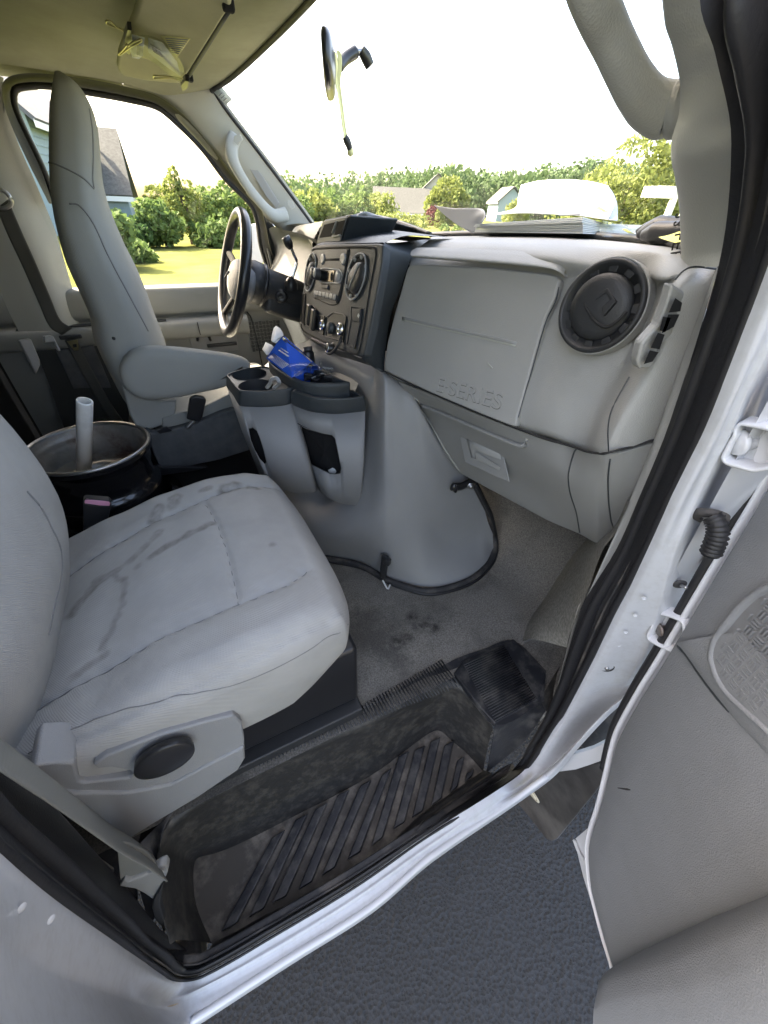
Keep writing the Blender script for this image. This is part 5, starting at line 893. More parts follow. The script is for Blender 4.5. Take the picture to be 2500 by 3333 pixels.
box('buckle_line', (-.6394,-.202,1.0036), (.045,.002,.0012), 'dark_trim', pk, bevel=0)

# driver seat
ds = thing('captains_chair', 'high-backed grey cloth seat beyond, with armrest, facing the steering wheel', 'car seat', (-.35,.45,.72))
rr = [(-.4463,.36,1.832),(-.4575,.3,1.8118),(-.4754,.3,1.7811),(-.4993,.3,1.7289),(-.5217,.28,1.673),(-.5408,.25,1.6114),(-.5505,.22,1.5614),(-.5605,.21,1.4856),(-.559,.2,1.4283),(-.5563,.2,1.3595),(-.5686,.2,1.2933),(-.5652,.2,1.1983),(-.5538,.2,1.1051),(-.5317,.2,1.0593)]
ff = [(-.4289,.36,1.8357),(-.4046,.3,1.8192),(-.3942,.3,1.7961),(-.3947,.3,1.7598),(-.4157,.28,1.6793),(-.4259,.25,1.6367),(-.4288,.22,1.5855),(-.4214,.21,1.508),(-.4082,.2,1.4384),(-.3998,.2,1.3607),(-.3961,.2,1.2959),(-.3904,.2,1.21),(-.4063,.2,1.0955),(-.465,.2,1.0427)]
hw = [.09,.13,.145,.15,.165,.20,.235,.25,.255,.26,.26,.26,.25,.21]
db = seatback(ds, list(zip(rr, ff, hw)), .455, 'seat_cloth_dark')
bb = bvh_of(db)
for ln in ([(-.5106,.2,1.67),(-.4921,.2,1.6693),(-.4668,.2,1.6594),(-.4457,.2,1.647),(-.4323,.2,1.6297)], [(-.3918,.2,1.7602),(-.3984,.2,1.7284),(-.4135,.2,1.6834),(-.4277,.2,1.6478),(-.4318,.2,1.6309)], [(-.5089,.2,1.6683),(-.5287,.2,1.6198),(-.5427,.2,1.5665),(-.5521,.2,1.5141),(-.552,.2,1.4578),(-.5514,.2,1.3917),(-.5512,.2,1.3253)], [(-.4901,.2,1.6011),(-.4729,.2,1.5995),(-.4576,.2,1.568),(-.4491,.2,1.4995),(-.4327,.2,1.4127),(-.4161,.2,1.3264)]):
    pts_ = []
    for p in crom(ln, 50):
        d = (Vector(p)-Vector(CAM['pos'])).normalized(); h = bb.ray_cast(Vector(CAM['pos']), d)
        if h[0]: pts_.append(h[0]-d*.0003)
    if len(pts_) > 4: tube('seam', pts_, .0022, 'seam_thread', db, n=50, k=6)
lathe('trim_button', (-.5029,.196,1.3154), (0,-1,0), [(.0001,.002),(.004,.0015),(.005,-.002)], 'ink', db, k=14)
am_ = [(-.5144,.12,1.2377),(-.4996,.12,1.2666),(-.4736,.12,1.2878),(-.4435,.12,1.2966),(-.405,.12,1.2953),(-.3388,.12,1.284),(-.2512,.12,1.2638),(-.2019,.12,1.2501),(-.1744,.12,1.2349),(-.168,.12,1.2211),(-.193,.12,1.1903),(-.252,.12,1.1695),(-.3203,.12,1.1613),(-.4042,.12,1.1561),(-.4694,.12,1.1606),(-.499,.12,1.1774),(-.5148,.12,1.206)]
lp = crom(am_, 90, True); c2 = sum(lp, Vector())/90; ax_c = (Vector(am_[0])+Vector(am_[9]))/2
def inset(pp, d):
    o = []
    n = len(pp)
    for i in range(n):
        t = pp[(i+1) % n]-pp[i-1]; nn = Vector((-t.z, 0, t.x)).normalized()
        if nn.dot(c2-pp[i]) < 0 and abs(nn.dot((c2-pp[i]).normalized())) > .2: nn = -nn
        o.append(pp[i]+nn*d)
    return o
sgn = 1 if (inset(lp, .01)[0]-c2).length < (lp[0]-c2).length else -1
prof_ = [(.030,-.002),(.018,.0),(.006,.006),(.0,.018),(.0,.05),(.006,.062),(.018,.068),(.030,.070)]
arm = loft('armrest', [[p+(ax_c.lerp(c2, .0)-p)*0+ (q-p) + Vector((0, h, 0)) for p, q in zip(lp, inset(lp, d*sgn))] for d, h in prof_], 'seat_cloth_dark', ds, kv=2)
lw = [(-.5248,.17,1.1965),(-.4936,.17,1.1578),(-.4385,.17,1.1365),(-.3971,.17,1.136),(-.4102,.17,1.1007),(-.4331,.17,1.0661),(-.4953,.17,1.0542),(-.5287,.17,1.0684),(-.5344,.17,1.107)]
prism('armrest_bracket_cover', lw, (0,.03,0), 'seat_cloth_dark', ds, bevel=.008, seg=4)
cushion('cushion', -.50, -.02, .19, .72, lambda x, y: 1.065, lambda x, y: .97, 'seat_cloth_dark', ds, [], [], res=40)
bs = [(-.5048,.14,1.0699),(-.4893,.14,1.0553),(-.4239,.14,1.0582),(-.3616,.14,1.0662),(-.2805,.14,1.0873),(-.2437,.14,1.0929),(-.2128,.14,1.0637),(-.2086,.14,1.0042),(-.2207,.14,.9372),(-.3241,.14,.9225),(-.4343,.14,.9202),(-.4875,.14,.929),(-.5048,.14,.9395),(-.5082,.14,.9829)]
prism('base_cover', bs, (0,.03,0), 'carpet_grey', ds, bevel=.006, seg=3)
prism('base_side', [(-.4533,.165,1.0874),(-.3289,.165,1.1046),(-.2377,.165,1.1365),(-.2099,.165,1.0933),(-.2147,.165,1.0282),(-.3619,.165,1.0552),(-.4664,.165,1.043)], (0,.02,0), 'door_grey', ds, bevel=.004)
box('seat_box', (-.36,.46,.87), (.44,.50,.24), 'void_black', ds)
prism('base_bracket', [(-.5123,.13,.9556),(-.4973,.13,.9433),(-.3654,.13,.9106),(-.403,.13,.9063),(-.5128,.13,.9138)], (0,.03,0), 'gloss_dark', ds, bevel=.002)
db_ = thing('seat_belt_buckle', 'plain black buckle standing under the driver armrest', 'buckle', (-.32,.12,1.05))
prism('buckle_body', [(-.3597,.11,1.1567),(-.3439,.11,1.1613),(-.3202,.11,1.1528),(-.3175,.11,1.1452),(-.3455,.11,1.0842),(-.3557,.11,1.0807),(-.3861,.11,1.0953)], (0,.02,0), 'gloss_dark', db_, bevel=.004, seg=3)
tube('buckle_stalk', [(-.3672,.12,1.0838),(-.382,.12,1.0726),(-.3923,.12,1.0637)], .005, 'steel', db_, n=8)
prism('stalk_bracket', [(-.4766,.125,1.0675),(-.446,.125,1.0747),(-.4344,.125,1.0593),(-.4705,.125,1.0563)], (0,.01,0), 'gloss_dark', db_, bevel=.002)

# ------------------------------------------------------------------ steering wheel and column
sw = thing('steering_wheel', 'black steering wheel in front of the driver seat', 'steering wheel', (-.05,.42,1.35))
wc = Vector((-.131,.42,1.424)); wu = Vector((.121,0,.354)).normalized(); wn = Vector((-.354,0,.121)).normalized(); wy = Vector((0,1,0))
tube('rim', [wc+(wu*math.cos(2*math.pi*q/48)+wy*math.sin(2*math.pi*q/48))*.174 for q in range(48)], .0165, 'gloss_dark', sw, closed=True, n=120, up=wn, k=16)
hubp = [wc+wn*-.025+(wu*(math.cos(2*math.pi*q/48)*.062-.008)+wy*(math.sin(2*math.pi*q/48)*.09)) for q in range(48)]; hc = sum(hubp, Vector())/48
loft('hub_pad', [[p-wn*.03+(hc-p)*.1 for p in hubp], hubp, [p+wn*.022+(hc-p)*.08 for p in hubp], [p+wn*.034+(hc-p)*.4 for p in hubp], [p+wn*.038+(hc-p)*.9 for p in hubp]], 'door_panel', sw)
for an in (70, -70, 145, -145):
    d = wu*math.cos(math.radians(an))+wy*math.sin(math.radians(an)); tube('spoke', [hc-wn*.0+d*.05, wc+d*.12-wn*.012, wc+d*.172], .012, 'void_black', sw, n=14, rb=.009, up=wn)
for p in ([(-.1556,.335,1.4487),(-.1497,.335,1.4456),(-.1698,.335,1.4284),(-.1708,.335,1.4314)], ): prism('wheel_switch', p, (.0,.004,0), 'charcoal', sw, bevel=.001)
lathe('column_shroud', wc-wn*.03, -wn, [(.0001,0),(.052,.0),(.062,.01),(.066,.03),(.064,.06),(.058,.066),(.057,.07),(.056,.11),(.055,.16),(.052,.2)], 'charcoal', sw, k=40)
lathe('column_collar', wc-wn*.03, -wn, [(.064,.058),(.0665,.062),(.0665,.068),(.06,.072)], 'gloss_dark', sw, k=40)
box('column_cover', wc-wn*.17+Vector((0,-.0,-.02)), (.15,.10,.115), 'charcoal', sw, rot=(0,.33,0), bevel=.02, seg=4)
ig = wc-wn*.145+Vector((0,-.055,-.01)); lathe('ignition_lock', ig, (-.3,-1,0), [(.0001,.006),(.006,.008),(.014,.010),(.019,.008),(.022,0),(.022,-.01)], 'gloss_dark', sw, k=24, sx=1, sy=1)
box('key_slot', ig+Vector((-.003,-.011,0)), (.012,.002,.003), 'steel', sw, bevel=0)
gs = thing('gear_lever', 'chrome column shift lever with black knob by the steering wheel', 'gear lever', (-.02,.38,1.45))
tube('lever_rod', [(.0453,.34,1.425),(.0527,.34,1.4406),(.0616,.34,1.4591),(.0644,.34,1.4714),(.058,.34,1.4866),(.0525,.34,1.5015),(.0483,.34,1.5117)], .0048, 'chrome', gs, n=30)
tube('lever_knob', [(.0501,.34,1.5059),(.0436,.34,1.5175),(.0394,.34,1.5262),(.0352,.34,1.5347)], [.009,.0135,.0145,.013], 'gloss_dark', gs, n=14, k=16)
lathe('lever_button', (.032,.325,1.528), (-.3,-1,.2), [(.0001,.003),(.006,.003),(.008,0)], 'charcoal', gs, k=16)
lathe('lever_boot', (.0414,.35,1.4094), (0,-.2,1), [(.022,-.02),(.021,0),(.012,.012),(.006,.016)], 'gloss_dark', gs, k=20)

# ------------------------------------------------------------------ engine cover and console organiser
ec = thing('engine_cover', 'big grey plastic engine cover bulging into the footwell under the dashboard', 'engine cover', (.2,0,.72))
g5 = [(.3907,-.47,.8156),(.3924,-.4894,.75),(.3417,-.5213,.738),(.2768,-.5365,.735),(.2085,-.5355,.735),(.1258,-.51,.735),(.0623,-.4526,.735),(.0345,-.414,.735),(-.0075,-.3353,.735),(-.0793,-.2775,.735),(-.1472,-.2256,.735)]+[(-.22,-.12,.735),(-.24,.05,.735)]
g4 = [(.3679,-.46,.864),(.3558,-.46,.8398),(.3336,-.46,.8189),(.2802,-.46,.8196),(.2179,-.46,.8341),(.1319,-.46,.8767),(.0652,-.44,.9116),(.0242,-.42,.9359),(-.022,-.37,.9044),(-.0807,-.3,.8697),(-.118,-.24,.8634)]+[(-.17,-.1,.84),(-.19,.05,.84)]
g3 = [(.3421,-.45,.9286),(.3143,-.45,.9373),(.2785,-.45,.9486),(.2255,-.45,.9736),(.168,-.45,.9993),(.1058,-.44,1.0267),(.0605,-.42,1.0417),(.0299,-.4,1.0522),(.0169,-.33,1.0265),(-.0161,-.22,.9669),(-.0499,-.14,.9084)]+[(-.12,-.08,.98),(-.13,.05,.98)]
g2 = [(.2963,-.44,1.0145),(.2575,-.44,1.0481),(.2128,-.44,1.0854),(.1708,-.44,1.1234),(.1184,-.44,1.1617),(.0834,-.42,1.1779),(.0492,-.4,1.1936),(.0295,-.39,1.1988),(.0364,-.3,1.1482),(.0293,-.19,1.0969),(.0028,-.1,1.0269)]+[(-.08,-.06,1.1),(-.09,.05,1.1)]
g1 = [(.2541,-.42,1.0597),(.1965,-.42,1.1338),(.1454,-.42,1.2022),(.1141,-.42,1.2491),(.0948,-.4,1.2831),(.0776,-.38,1.2998),(.0526,-.37,1.3129),(.0401,-.36,1.3164),(.0449,-.28,1.2151),(.0494,-.18,1.2008),(.0474,-.08,1.1773)]+[(-.05,-.04,1.2),(-.05,.05,1.2)]
g0 = [(.2,-.3975,1.1618),(.19,-.3635,1.1872),(.18,-.328,1.2186),(.15,-.312,1.2687),(.12,-.3259,1.2975),(.1,-.3146,1.3101),(.09,-.2975,1.3142),(.08,-.2547,1.3134),(.0534,-.28,1.2992),(.0394,-.18,1.2924),(.0205,-.08,1.2866)]+[(-.0,-.0,1.29),(.01,.08,1.3)]
gm1 = [(p[0]+.15, p[1], p[2]+.01) for p in g0]
ecm = patch('cover_shell', [gm1, g0, g1, g2, g3, g4, g5], 'console_trim', ec, ku=6, kv=6, aligned=True)
patch('cover_top', [[(.0,-.25,1.22),(.05,-.2,1.27),(.1,0,1.29),(.08,.15,1.28),(-.02,.3,1.22)], [(-.10,-.1,1.15),(-.09,-.05,1.17),(-.08,.0,1.18),(-.10,.1,1.18),(-.13,.28,1.15)]], 'console_trim', ec, n=20)
gk = [(.2752,-.455,1.0412),(.3256,-.455,.9628),(.3734,-.455,.8862),(.4131,-.455,.7951),(.4033,-.482,.76),(.3617,-.5125,.742),(.2819,-.5408,.737),(.2033,-.543,.735),(.1179,-.5229,.735),(.0558,-.4647,.735),(.0282,-.4266,.735),(-.0136,-.3491,.735),(-.0829,-.2872,.735),(-.152,-.2407,.735)]
tube('cover_gasket', gk, .009, 'rubber_dusty', ec, n=110, rb=.009)
tube('gasket_edge', [tuple(Vector(p)+Vector((.002,-.010,-.006))) for p in gk], .005, 'rubber', ec, n=100)
lt_ = Vector((.0203,-.4378,.8))
box('cover_latch', lt_, (.012,.02,.085), 'charcoal', ec, rot=(0,.1,.6), bevel=.003); box('latch_hook', lt_+Vector((.004,-.012,.03)), (.016,.018,.02), 'charcoal', ec, rot=(0,.1,.6), bevel=.003)
tube('latch_wire', [lt_+Vector((-.008,-.01,-.045)), lt_+Vector((0,-.03,-.066)), lt_+Vector((.012,-.022,-.062))], .0025, 'paper', ec, n=14)
tube('cover_catch', [(.1939,-.47,1.0543),(.2211,-.47,1.0467),(.2429,-.47,1.0503),(.2689,-.47,1.0536)], .007, 'gloss_dark', ec, n=14, rb=.012); lathe('catch_bolt', (.2474,-.48,1.0479), (-.3,-.9,0), [(.0001,.008),(.006,.008),(.007,.002),(.010,0)], 'steel', ec, k=6)
box('catch_end', (.2019,-.475,1.0516), (.008,.012,.028), 'gloss_dark', ec, bevel=.003)
prism('torn_foam', [(.4419,-.47,.7341),(.4624,-.47,.715),(.4831,-.47,.6613),(.4804,-.47,.6272),(.461,-.47,.6476),(.467,-.47,.6738)], (.004,.006,0), 'paper', ec, bevel=.001)
# inner firewall dark behind the kick area
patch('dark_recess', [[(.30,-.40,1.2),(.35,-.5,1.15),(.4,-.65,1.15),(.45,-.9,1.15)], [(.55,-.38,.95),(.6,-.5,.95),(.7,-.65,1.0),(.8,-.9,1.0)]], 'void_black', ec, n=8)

def cutout(o, cutter):
    md = o.modifiers.new('cut', 'BOOLEAN'); md.object = cutter; md.solver = 'EXACT'; md.material_mode = 'TRANSFER'
    dg = bpy.context.evaluated_depsgraph_get(); dg.update(); me = bpy.data.meshes.new_from_object(o.evaluated_get(dg))
    o.modifiers.clear(); o.data = me; bpy.data.objects.remove(cutter)
cs_ = thing('console_organizer', 'grey two-bin console with cup holders standing beside the engine cover', 'console', (-.12,-.1,.95))
def shell(name, loops, th, m, parent, kv=4):
    """open-topped bin: outer loops bottom->top, inner wall back down"""
    inner = []
    for L_ in reversed(loops[1:]):
        c = sum(L_, Vector())/len(L_); inner.append([p+(c-p).normalized()*th for p in L_])
    c = sum(loops[1], Vector())/len(loops[1]); inner.append([p+(c-p).normalized()*th for p in loops[1]])
    return loft(name, loops+inner, m, parent, kv=kv)
ZT = 1.27
# right bin: outline stations  (front-left, front, corner, right end, back right, back left)
def ol(pts, n=60): 
    P = [Vector(p) for p in pts]; out = []
    tot = sum((P[(i+1) % len(P)]-P[i]).length for i in range(len(P)))
    return P
rt = [(-.1351,-.2138,1.262),(-.1284,-.208,1.262),(-.1141,-.236,1.262),(-.0996,-.2687,1.262),(-.0536,-.295,1.262),(.0186,-.3081,1.262)]+[(.0107,-.2788,1.262), (.007,-.2523,1.262), (-.0467,-.2202,1.262), (-.1054,-.1823,1.262)]
rb_ = [(-.133,-.1913,1.222),(-.1302,-.2027,1.222),(-.1168,-.2314,1.222),(-.1006,-.2575,1.222),(-.0538,-.2905,1.222),(.0275,-.3022,1.222)]
def down(top, dz, k): c = sum((Vector(p) for p in top), Vector())/len(top); return [Vector(p)+(c-Vector(p))*k+Vector((0,0,dz)) for p in top]
rim2 = [Vector(p) for p in rb_]+down(rt, -.04, -.01)[6:]
b2 = [(-.0985,-.1928,1),(-.0959,-.2078,.98),(-.0913,-.2316,.965),(-.0809,-.2716,.965),(-.05,-.3024,.955),(-.0055,-.3301,.955)]
b2 = [Vector(p) for p in b2]; b2 += [b2[5]+Vector((.02,.03,0)), b2[5]+Vector((-.02,.09,0)), b2[3]+Vector((.0,.09,0)), b2[0]+Vector((.0,.06,0))]
def subdiv(L_, k=6):
    o = []
    n = len(L_)
    for i in range(n):
        for q in range(k): o.append(L_[i].lerp(L_[(i+1) % n], q/k))
    # light smoothing keeps soft corners
    for _ in range(3): o = [(o[i-1]+o[i]*2+o[(i+1) % len(o)])/4 for i in range(len(o))]
    return o
bS, rS, tS = subdiv(b2), subdiv(rim2), subdiv([Vector(p) for p in rt])
mid_ = [a_.lerp(b_, .5)+((a_.lerp(b_, .5)-(sum(bS, Vector())/60)).normalized()*.006) for a_, b_ in zip(bS, rS)]
bot0 = [p+(sum(bS, Vector())/60-p)*.35+Vector((0,0,-.012)) for p in bS]
rbin = loft('bin', [bot0, bS, mid_, rS, [p+(sum(rS, Vector())/60-p)*.06-Vector((0,0,.004)) for p in rS]], 'console_trim', cs_, kv=1)
hole = [(-.05,.0788,1.027),(-.05,-.0018,1.0506),(-.05,-.1703,1.1137),(-.05,-.2482,1.1459),(-.05,-.2707,1.1464),(-.05,-.2855,1.1183),(-.05,-.3066,1.0776),(-.05,-.2987,1.0571),(-.05,-.2554,1.0281),(-.05,-.2013,.9988),(-.05,-.0905,.9554),(-.05,-.0027,.9214),(-.05,.0347,.9674)]
def cutter(pts, tgt):
    b = bvh_of(tgt); c = Vector(CAM['pos']); P = []
    for p in pts:
        d = (Vector(p)-c).normalized(); h = b.ray_cast(c, d); P.append((h[0] if h[0] else Vector(p), d))
    ctr = sum((p for p, d in P), Vector())/len(P); dd_ = (ctr-c).normalized(); n = len(P)
    f = [p-dd_*.03 for p, d in P]; b_ = [p+dd_*.05 for p, d in P]
    return mesh('cutter', f+b_+[sum(f, Vector())/n, sum(b_, Vector())/n], [(i, (i+1) % n, 2*n) for i in range(n)]+[(n+(i+1) % n, n+i, 2*n+1) for i in range(n)]+[(i, (i+1) % n, n+(i+1) % n, n+i) for i in range(n)], 'void_black', None, smooth=False)
try: cutout(rbin, cutter([(-.1098,-.16,1.1451),(-.0978,-.18,1.1414),(-.0657,-.22,1.1402),(-.0472,-.24,1.1415),(-.0498,-.27,1.1461),(-.0444,-.27,1.109),(-.0365,-.27,1.0532),(-.0395,-.27,1.0374),(-.0551,-.27,1.0381),(-.0626,-.24,1.025),(-.0819,-.2,1.0261),(-.0922,-.16,1.0198),(-.1006,-.16,1.0774)], rbin))
except Exception as ex: print('cut', ex)
shell('rim', [rS, [p.lerp(q, .15)+(p-sum(rS, Vector())/60).normalized()*.003 for p, q in zip(rS, tS)], [p.lerp(q, .9)+(p-sum(rS, Vector())/60).normalized()*.002 for p, q in zip(rS, tS)], tS], .010, 'dark_trim', cs_, kv=3)
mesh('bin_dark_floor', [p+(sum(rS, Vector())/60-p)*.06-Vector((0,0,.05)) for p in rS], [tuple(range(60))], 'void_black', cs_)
# rear tray, one level up
tt = [Vector(p) for p in [(-.1486,-.0382,1.285),(-.1354,-.0376,1.285),(-.1019,-.0575,1.285),(-.032,-.1372,1.285),(-.0127,-.2526,1.285),(-.0006,-.2683,1.285),(-.0409,-.2648,1.285),(-.0813,-.2497,1.285),(-.1087,-.2261,1.285),(-.1233,-.1909,1.285),(-.1431,-.112,1.285)]]
tT = subdiv(tt, 6); tc_ = sum(tT, Vector())/len(tT)
tB = [p+Vector((0,0,-.05)) for p in tT]
shell('tray', [[p+(tc_-p)*.2+Vector((0,0,-.01)) for p in tB], tB, [p+Vector((0,0,-.02)) for p in tT], tT], .010, 'dark_trim', cs_, kv=3)
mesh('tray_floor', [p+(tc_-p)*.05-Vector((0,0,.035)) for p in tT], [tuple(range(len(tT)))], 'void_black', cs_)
# left bin with two cup wells
lt2 = [Vector(p) for p in [(-.2576,-.0449,1.262),(-.2522,-.0303,1.262),(-.2318,-.0169,1.262),(-.1938,-.0003,1.262),(-.1439,-.0007,1.262),(-.132,-.0764,1.262),(-.119,-.1619,1.262),(-.1232,-.19,1.262),(-.1568,-.1925,1.262),(-.1974,-.1877,1.262),(-.2432,-.1653,1.262),(-.2484,-.1478,1.262),(-.2537,-.0863,1.262)]]
lr2 = [Vector(p) for p in [(-.2627,-.0131,1.222),(-.2618,-.0214,1.222),(-.2285,.0323,1.222),(-.1878,.0524,1.222),(-.1352,.0507,1.222),(-.1151,-.0117,1.222),(-.1213,-.1389,1.222),(-.1339,-.191,1.222),(-.1624,-.193,1.222),(-.2054,-.1835,1.222),(-.2531,-.1575,1.222),(-.2545,-.1421,1.222),(-.2567,-.0699,1.222)]]
lr2 = [lt2[i]+Vector((0,0,-.04)) if i in (2,3,4,5,6) else p for i, p in enumerate(lr2)]
lb2 = [Vector(p) for p in [(-.22,-.1142,1.02),(-.2202,-.1209,1.01)]]
e1, e2 = Vector((-.2275,-.1708,1)), Vector((-.1086,-.26,.985))
lb2 = [e1+Vector((-.01,.03,.01)), e1+Vector((-.01,.05,.01)), e1+Vector((.0,.08,.0)), e1+Vector((.03,.10,0)), e1+Vector((.07,.10,0)), e2+Vector((.02,.06,0)), e2+Vector((.01,.03,0)), e2, Vector((-.1617,-.2418,.985)), Vector((-.1963,-.2127,.99)), Vector((-.2196,-.1829,.995)), e1, e1+Vector((-.008,.012,.01))]
lbS, lrS, ltS = subdiv(lb2, 5), subdiv(lr2, 5), subdiv(lt2, 5); nL = len(lbS); cL = sum(lrS, Vector())/nL
lbin = loft('bin', [[p+(sum(lbS, Vector())/nL-p)*.35-Vector((0,0,.01)) for p in lbS], lbS, [a_.lerp(b_, .5)+((a_-sum(lbS, Vector())/nL).normalized()*.004) for a_, b_ in zip(lbS, lrS)], lrS, [p+(cL-p)*.05-Vector((0,0,.004)) for p in lrS]], 'console_trim', cs_, kv=1)
try: cutout(lbin, cutter([(-.2238,.02,1.0756),(-.2139,0,1.0862),(-.2064,-.02,1.0839),(-.2123,-.1,1.1001),(-.2079,-.1,1.0569),(-.2065,-.1,1.0191),(-.212,-.1,1.0128),(-.2172,-.05,1.0047),(-.2231,-.02,1.0222),(-.2267,0,1.0479)], lbin))
except Exception as ex: print('cut', ex)
shell('rim', [lrS, [p.lerp(q, .15)+(p-cL).normalized()*.002 for p, q in zip(lrS, ltS)], [p.lerp(q, .9)+(p-cL).normalized()*.002 for p, q in zip(lrS, ltS)], ltS], .003, 'dark_trim', cs_, kv=3)
plate = mesh('cup_plate', [p+(cL-p)*.01+Vector((0,0,-.003)) for p in ltS]+[p+(cL-p)*.01+Vector((0,0,-.035)) for p in ltS], [tuple(range(nL)), tuple(range(2*nL-1, nL-1, -1))]+[(i, (i+1) % nL, nL+(i+1) % nL, nL+i) for i in range(nL)], 'dark_trim', cs_, smooth=False)
for c_, r_ in (((-.2015,-.0456,1.262), .044), ((-.2034,-.1363,1.262), .042)):
    n = 40; C_ = Vector(c_); f = [C_+Vector((math.cos(2*math.pi*q/n)*r_, math.sin(2*math.pi*q/n)*r_, .02)) for q in range(n)]
    ct = mesh('cutter', f+[p-Vector((0,0,.08)) for p in f], [tuple(range(n)), tuple(range(2*n-1, n-1, -1))]+[(i, (i+1) % n, n+(i+1) % n, n+i) for i in range(n)], 'void_black', None, smooth=False)
    cutout(plate, ct)
    lathe('cup_holder', C_, (0,0,1), [(r_,-.001),(r_*.99,-.02),(r_*.93,-.06),(.0001,-.06)], 'charcoal', cs_, k=40)
# small things in the console
cl = thing('coat_hook', 'grey loop hook lying at the edge of the front cup holder', 'hook', (-.1671,-.1738,1.27))
tube('loop', [(-.1855,-.1825,1.268),(-.1785,-.1913,1.28),(-.1747,-.205,1.295),(-.1672,-.2158,1.3),(-.1637,-.2271,1.295),(-.1624,-.2048,1.28),(-.1699,-.1887,1.268)], .0045, 'knob_silver', cl, closed=False, n=40)
bx_ = thing('medicine_carton', 'opened blue cardboard carton lying tilted in the console tray', 'carton', (-.1017,-.0638,1.3))
k0, k1, k2, k3 = Vector((-.1521,-.046,1.295)), Vector((-.1235,-.1871,1.285)), Vector((-.0771,-.2258,1.33)), Vector((-.123,-.1334,1.37))
k4 = k3+Vector((.012,.006,-.055)); up_ = Vector((.01,.012,.0))
back = Vector((.045,.03,-.045))
prism('carton_body', [k0, k1, Vector((-.0859,-.1562,1.335)), Vector((-.1232,-.1594,1.375)), Vector((-.1321,-.1542,1.37))], back, 'blue_card', bx_, bevel=.001)
prism('carton_top', [Vector((-.1232,-.1594,1.375)), Vector((-.0859,-.1562,1.335)), Vector((-.0735,-.21,1.325)), Vector((-.0806,-.1601,1.31)), k1], back*.6, 'blue_card', bx_, bevel=.001)
for q_, m_ in (([(-.1619,-.1916,1.375),(-.1474,-.1416,1.375),(-.1303,-.0872,1.375),(-.1188,-.0642,1.375),(-.1152,-.0922,1.375),(-.1194,-.1317,1.375),(-.1249,-.1588,1.375),(-.1451,-.1796,1.375),(-.1596,-.2054,1.375)], 'white_card'), ([(-.1657,-.0905,1.33),(-.1438,-.0307,1.33),(-.135,-.0636,1.33),(-.1358,-.0826,1.33),(-.1594,-.133,1.33),(-.1665,-.1373,1.33)], 'white_card'), ([(-.1563,-.1902,1.372),(-.1458,-.1716,1.372),(-.1271,-.1454,1.372),(-.126,-.1505,1.372),(-.1499,-.1968,1.372),(-.1555,-.2009,1.372)], 'paper')):
    prism('carton_flap', q_, (.0,.0,.0012), m_, bx_, bevel=0)
pn = (k1-k0).normalized(); q0 = Vector((-.1512,-.1627,1.335))
def cpt(x, y): # point on the front panel of the carton
    z_ = 1.295+(350-y)/230*.075 if y < 350 else 1.295
    return Vector((x, y, z_))
fn_ = (k1-k0).cross(k3-k0).normalized(); fn_ = fn_ if fn_.dot(Vector(CAM['pos'])-k0) > 0 else -fn_
def onp(t, s): return k0+(k1-k0)*t+(Vector((-.1321,-.1542,1.37))-k0)*s+fn_*.0012
for i in range(7): tube('small_print', [onp(.06+.01*i, .10+.045*i), onp(.62+.01*i, .10+.045*i)], .0008, 'white_trim', bx_, n=4, k=4)
tube('small_print', [onp(.2,.62), onp(.52,.62)], .003, 'white_trim', bx_, n=4, k=4, rb=.0006); tube('small_print', [onp(.2,.72), onp(.45,.72)], .002, 'white_trim', bx_, n=4, k=4, rb=.0006)
for i in range(3): tube('gold_line', [Vector((-.133,-.1789,1.376))+Vector((.006*i,.0,-.002)), Vector((-.1244,-.1773,1.366))+Vector((.006*i,0,-.002))], .001, 'brass', bx_, n=4, k=4)
tube('gold_line', [Vector((-.1322,-.1833,1.377)), Vector((-.0901,-.1665,1.337)), Vector((-.0796,-.218,1.328))], .0015, 'brass', bx_, n=10, k=4)
bg_ = thing('plastic_bag', 'crumpled clear plastic wrapper draped over the blue carton', 'plastic bag', (-.0861,-.1578,1.3))
random.seed(3)
bgp = [[(-.1377,-.198,1.325),(-.0958,-.1894,1.325),(-.0746,-.2096,1.325),(-.0579,-.2199,1.325)], [(-.138,-.2036,1.315),(-.114,-.2049,1.315),(-.0806,-.2176,1.315),(-.0558,-.219,1.315)], [(-.1239,-.1992,1.3),(-.1017,-.2,1.3),(-.079,-.2009,1.3),(-.056,-.2018,1.3)]]
bgp = [[(p[0]+random.uniform(-.006,.006), p[1]+random.uniform(-.006,.006), p[2]+random.uniform(-.006,.008)) for p in r] for r in bgp]
patch('wrapper', bgp, 'clear_plastic', bg_, n=14, kv=6)
patch('wrapper', [[(p[0]+random.uniform(-.008,.008), p[1]+random.uniform(-.01,.01), p[2]+random.uniform(-.01,.01)) for p in r] for r in ([(-.126,-.1912,1.305),(-.1146,-.2033,1.305),(-.0968,-.2023,1.305)], [(-.126,-.2129,1.295),(-.1137,-.2213,1.295),(-.0995,-.2157,1.295)])], 'clear_plastic', bg_, n=14, kv=6)
prism('seal_strip', [(-.066,-.2299,1.33),(-.0612,-.2341,1.33),(-.0815,-.2886,1.33),(-.0873,-.2864,1.33)], (.001,0,.001), 'clear_plastic', bg_, bevel=0)
def conn(loc, lab):
    c = thing('plastic_connector', lab, 'connector', loc); c_ = Vector(loc)
    box('crossbar', c_+Vector((0,0,.012)), (.028,.008,.005), 'clear_plastic', c, rot=(0,.1,-.5), bevel=.001)
    for k_ in (-1, 0, 1): box('prong', c_+Vector((k_*.008*.88, -k_*.008*.48, .0)), (.003,.005,.022), 'clear_plastic', c, rot=(0,.1,-.5), bevel=.001)
    box('plug', c_+Vector((.002,-.001,-.012)), (.022,.012,.012), 'gloss_dark', c, rot=(0,.1,-.5), bevel=.002)
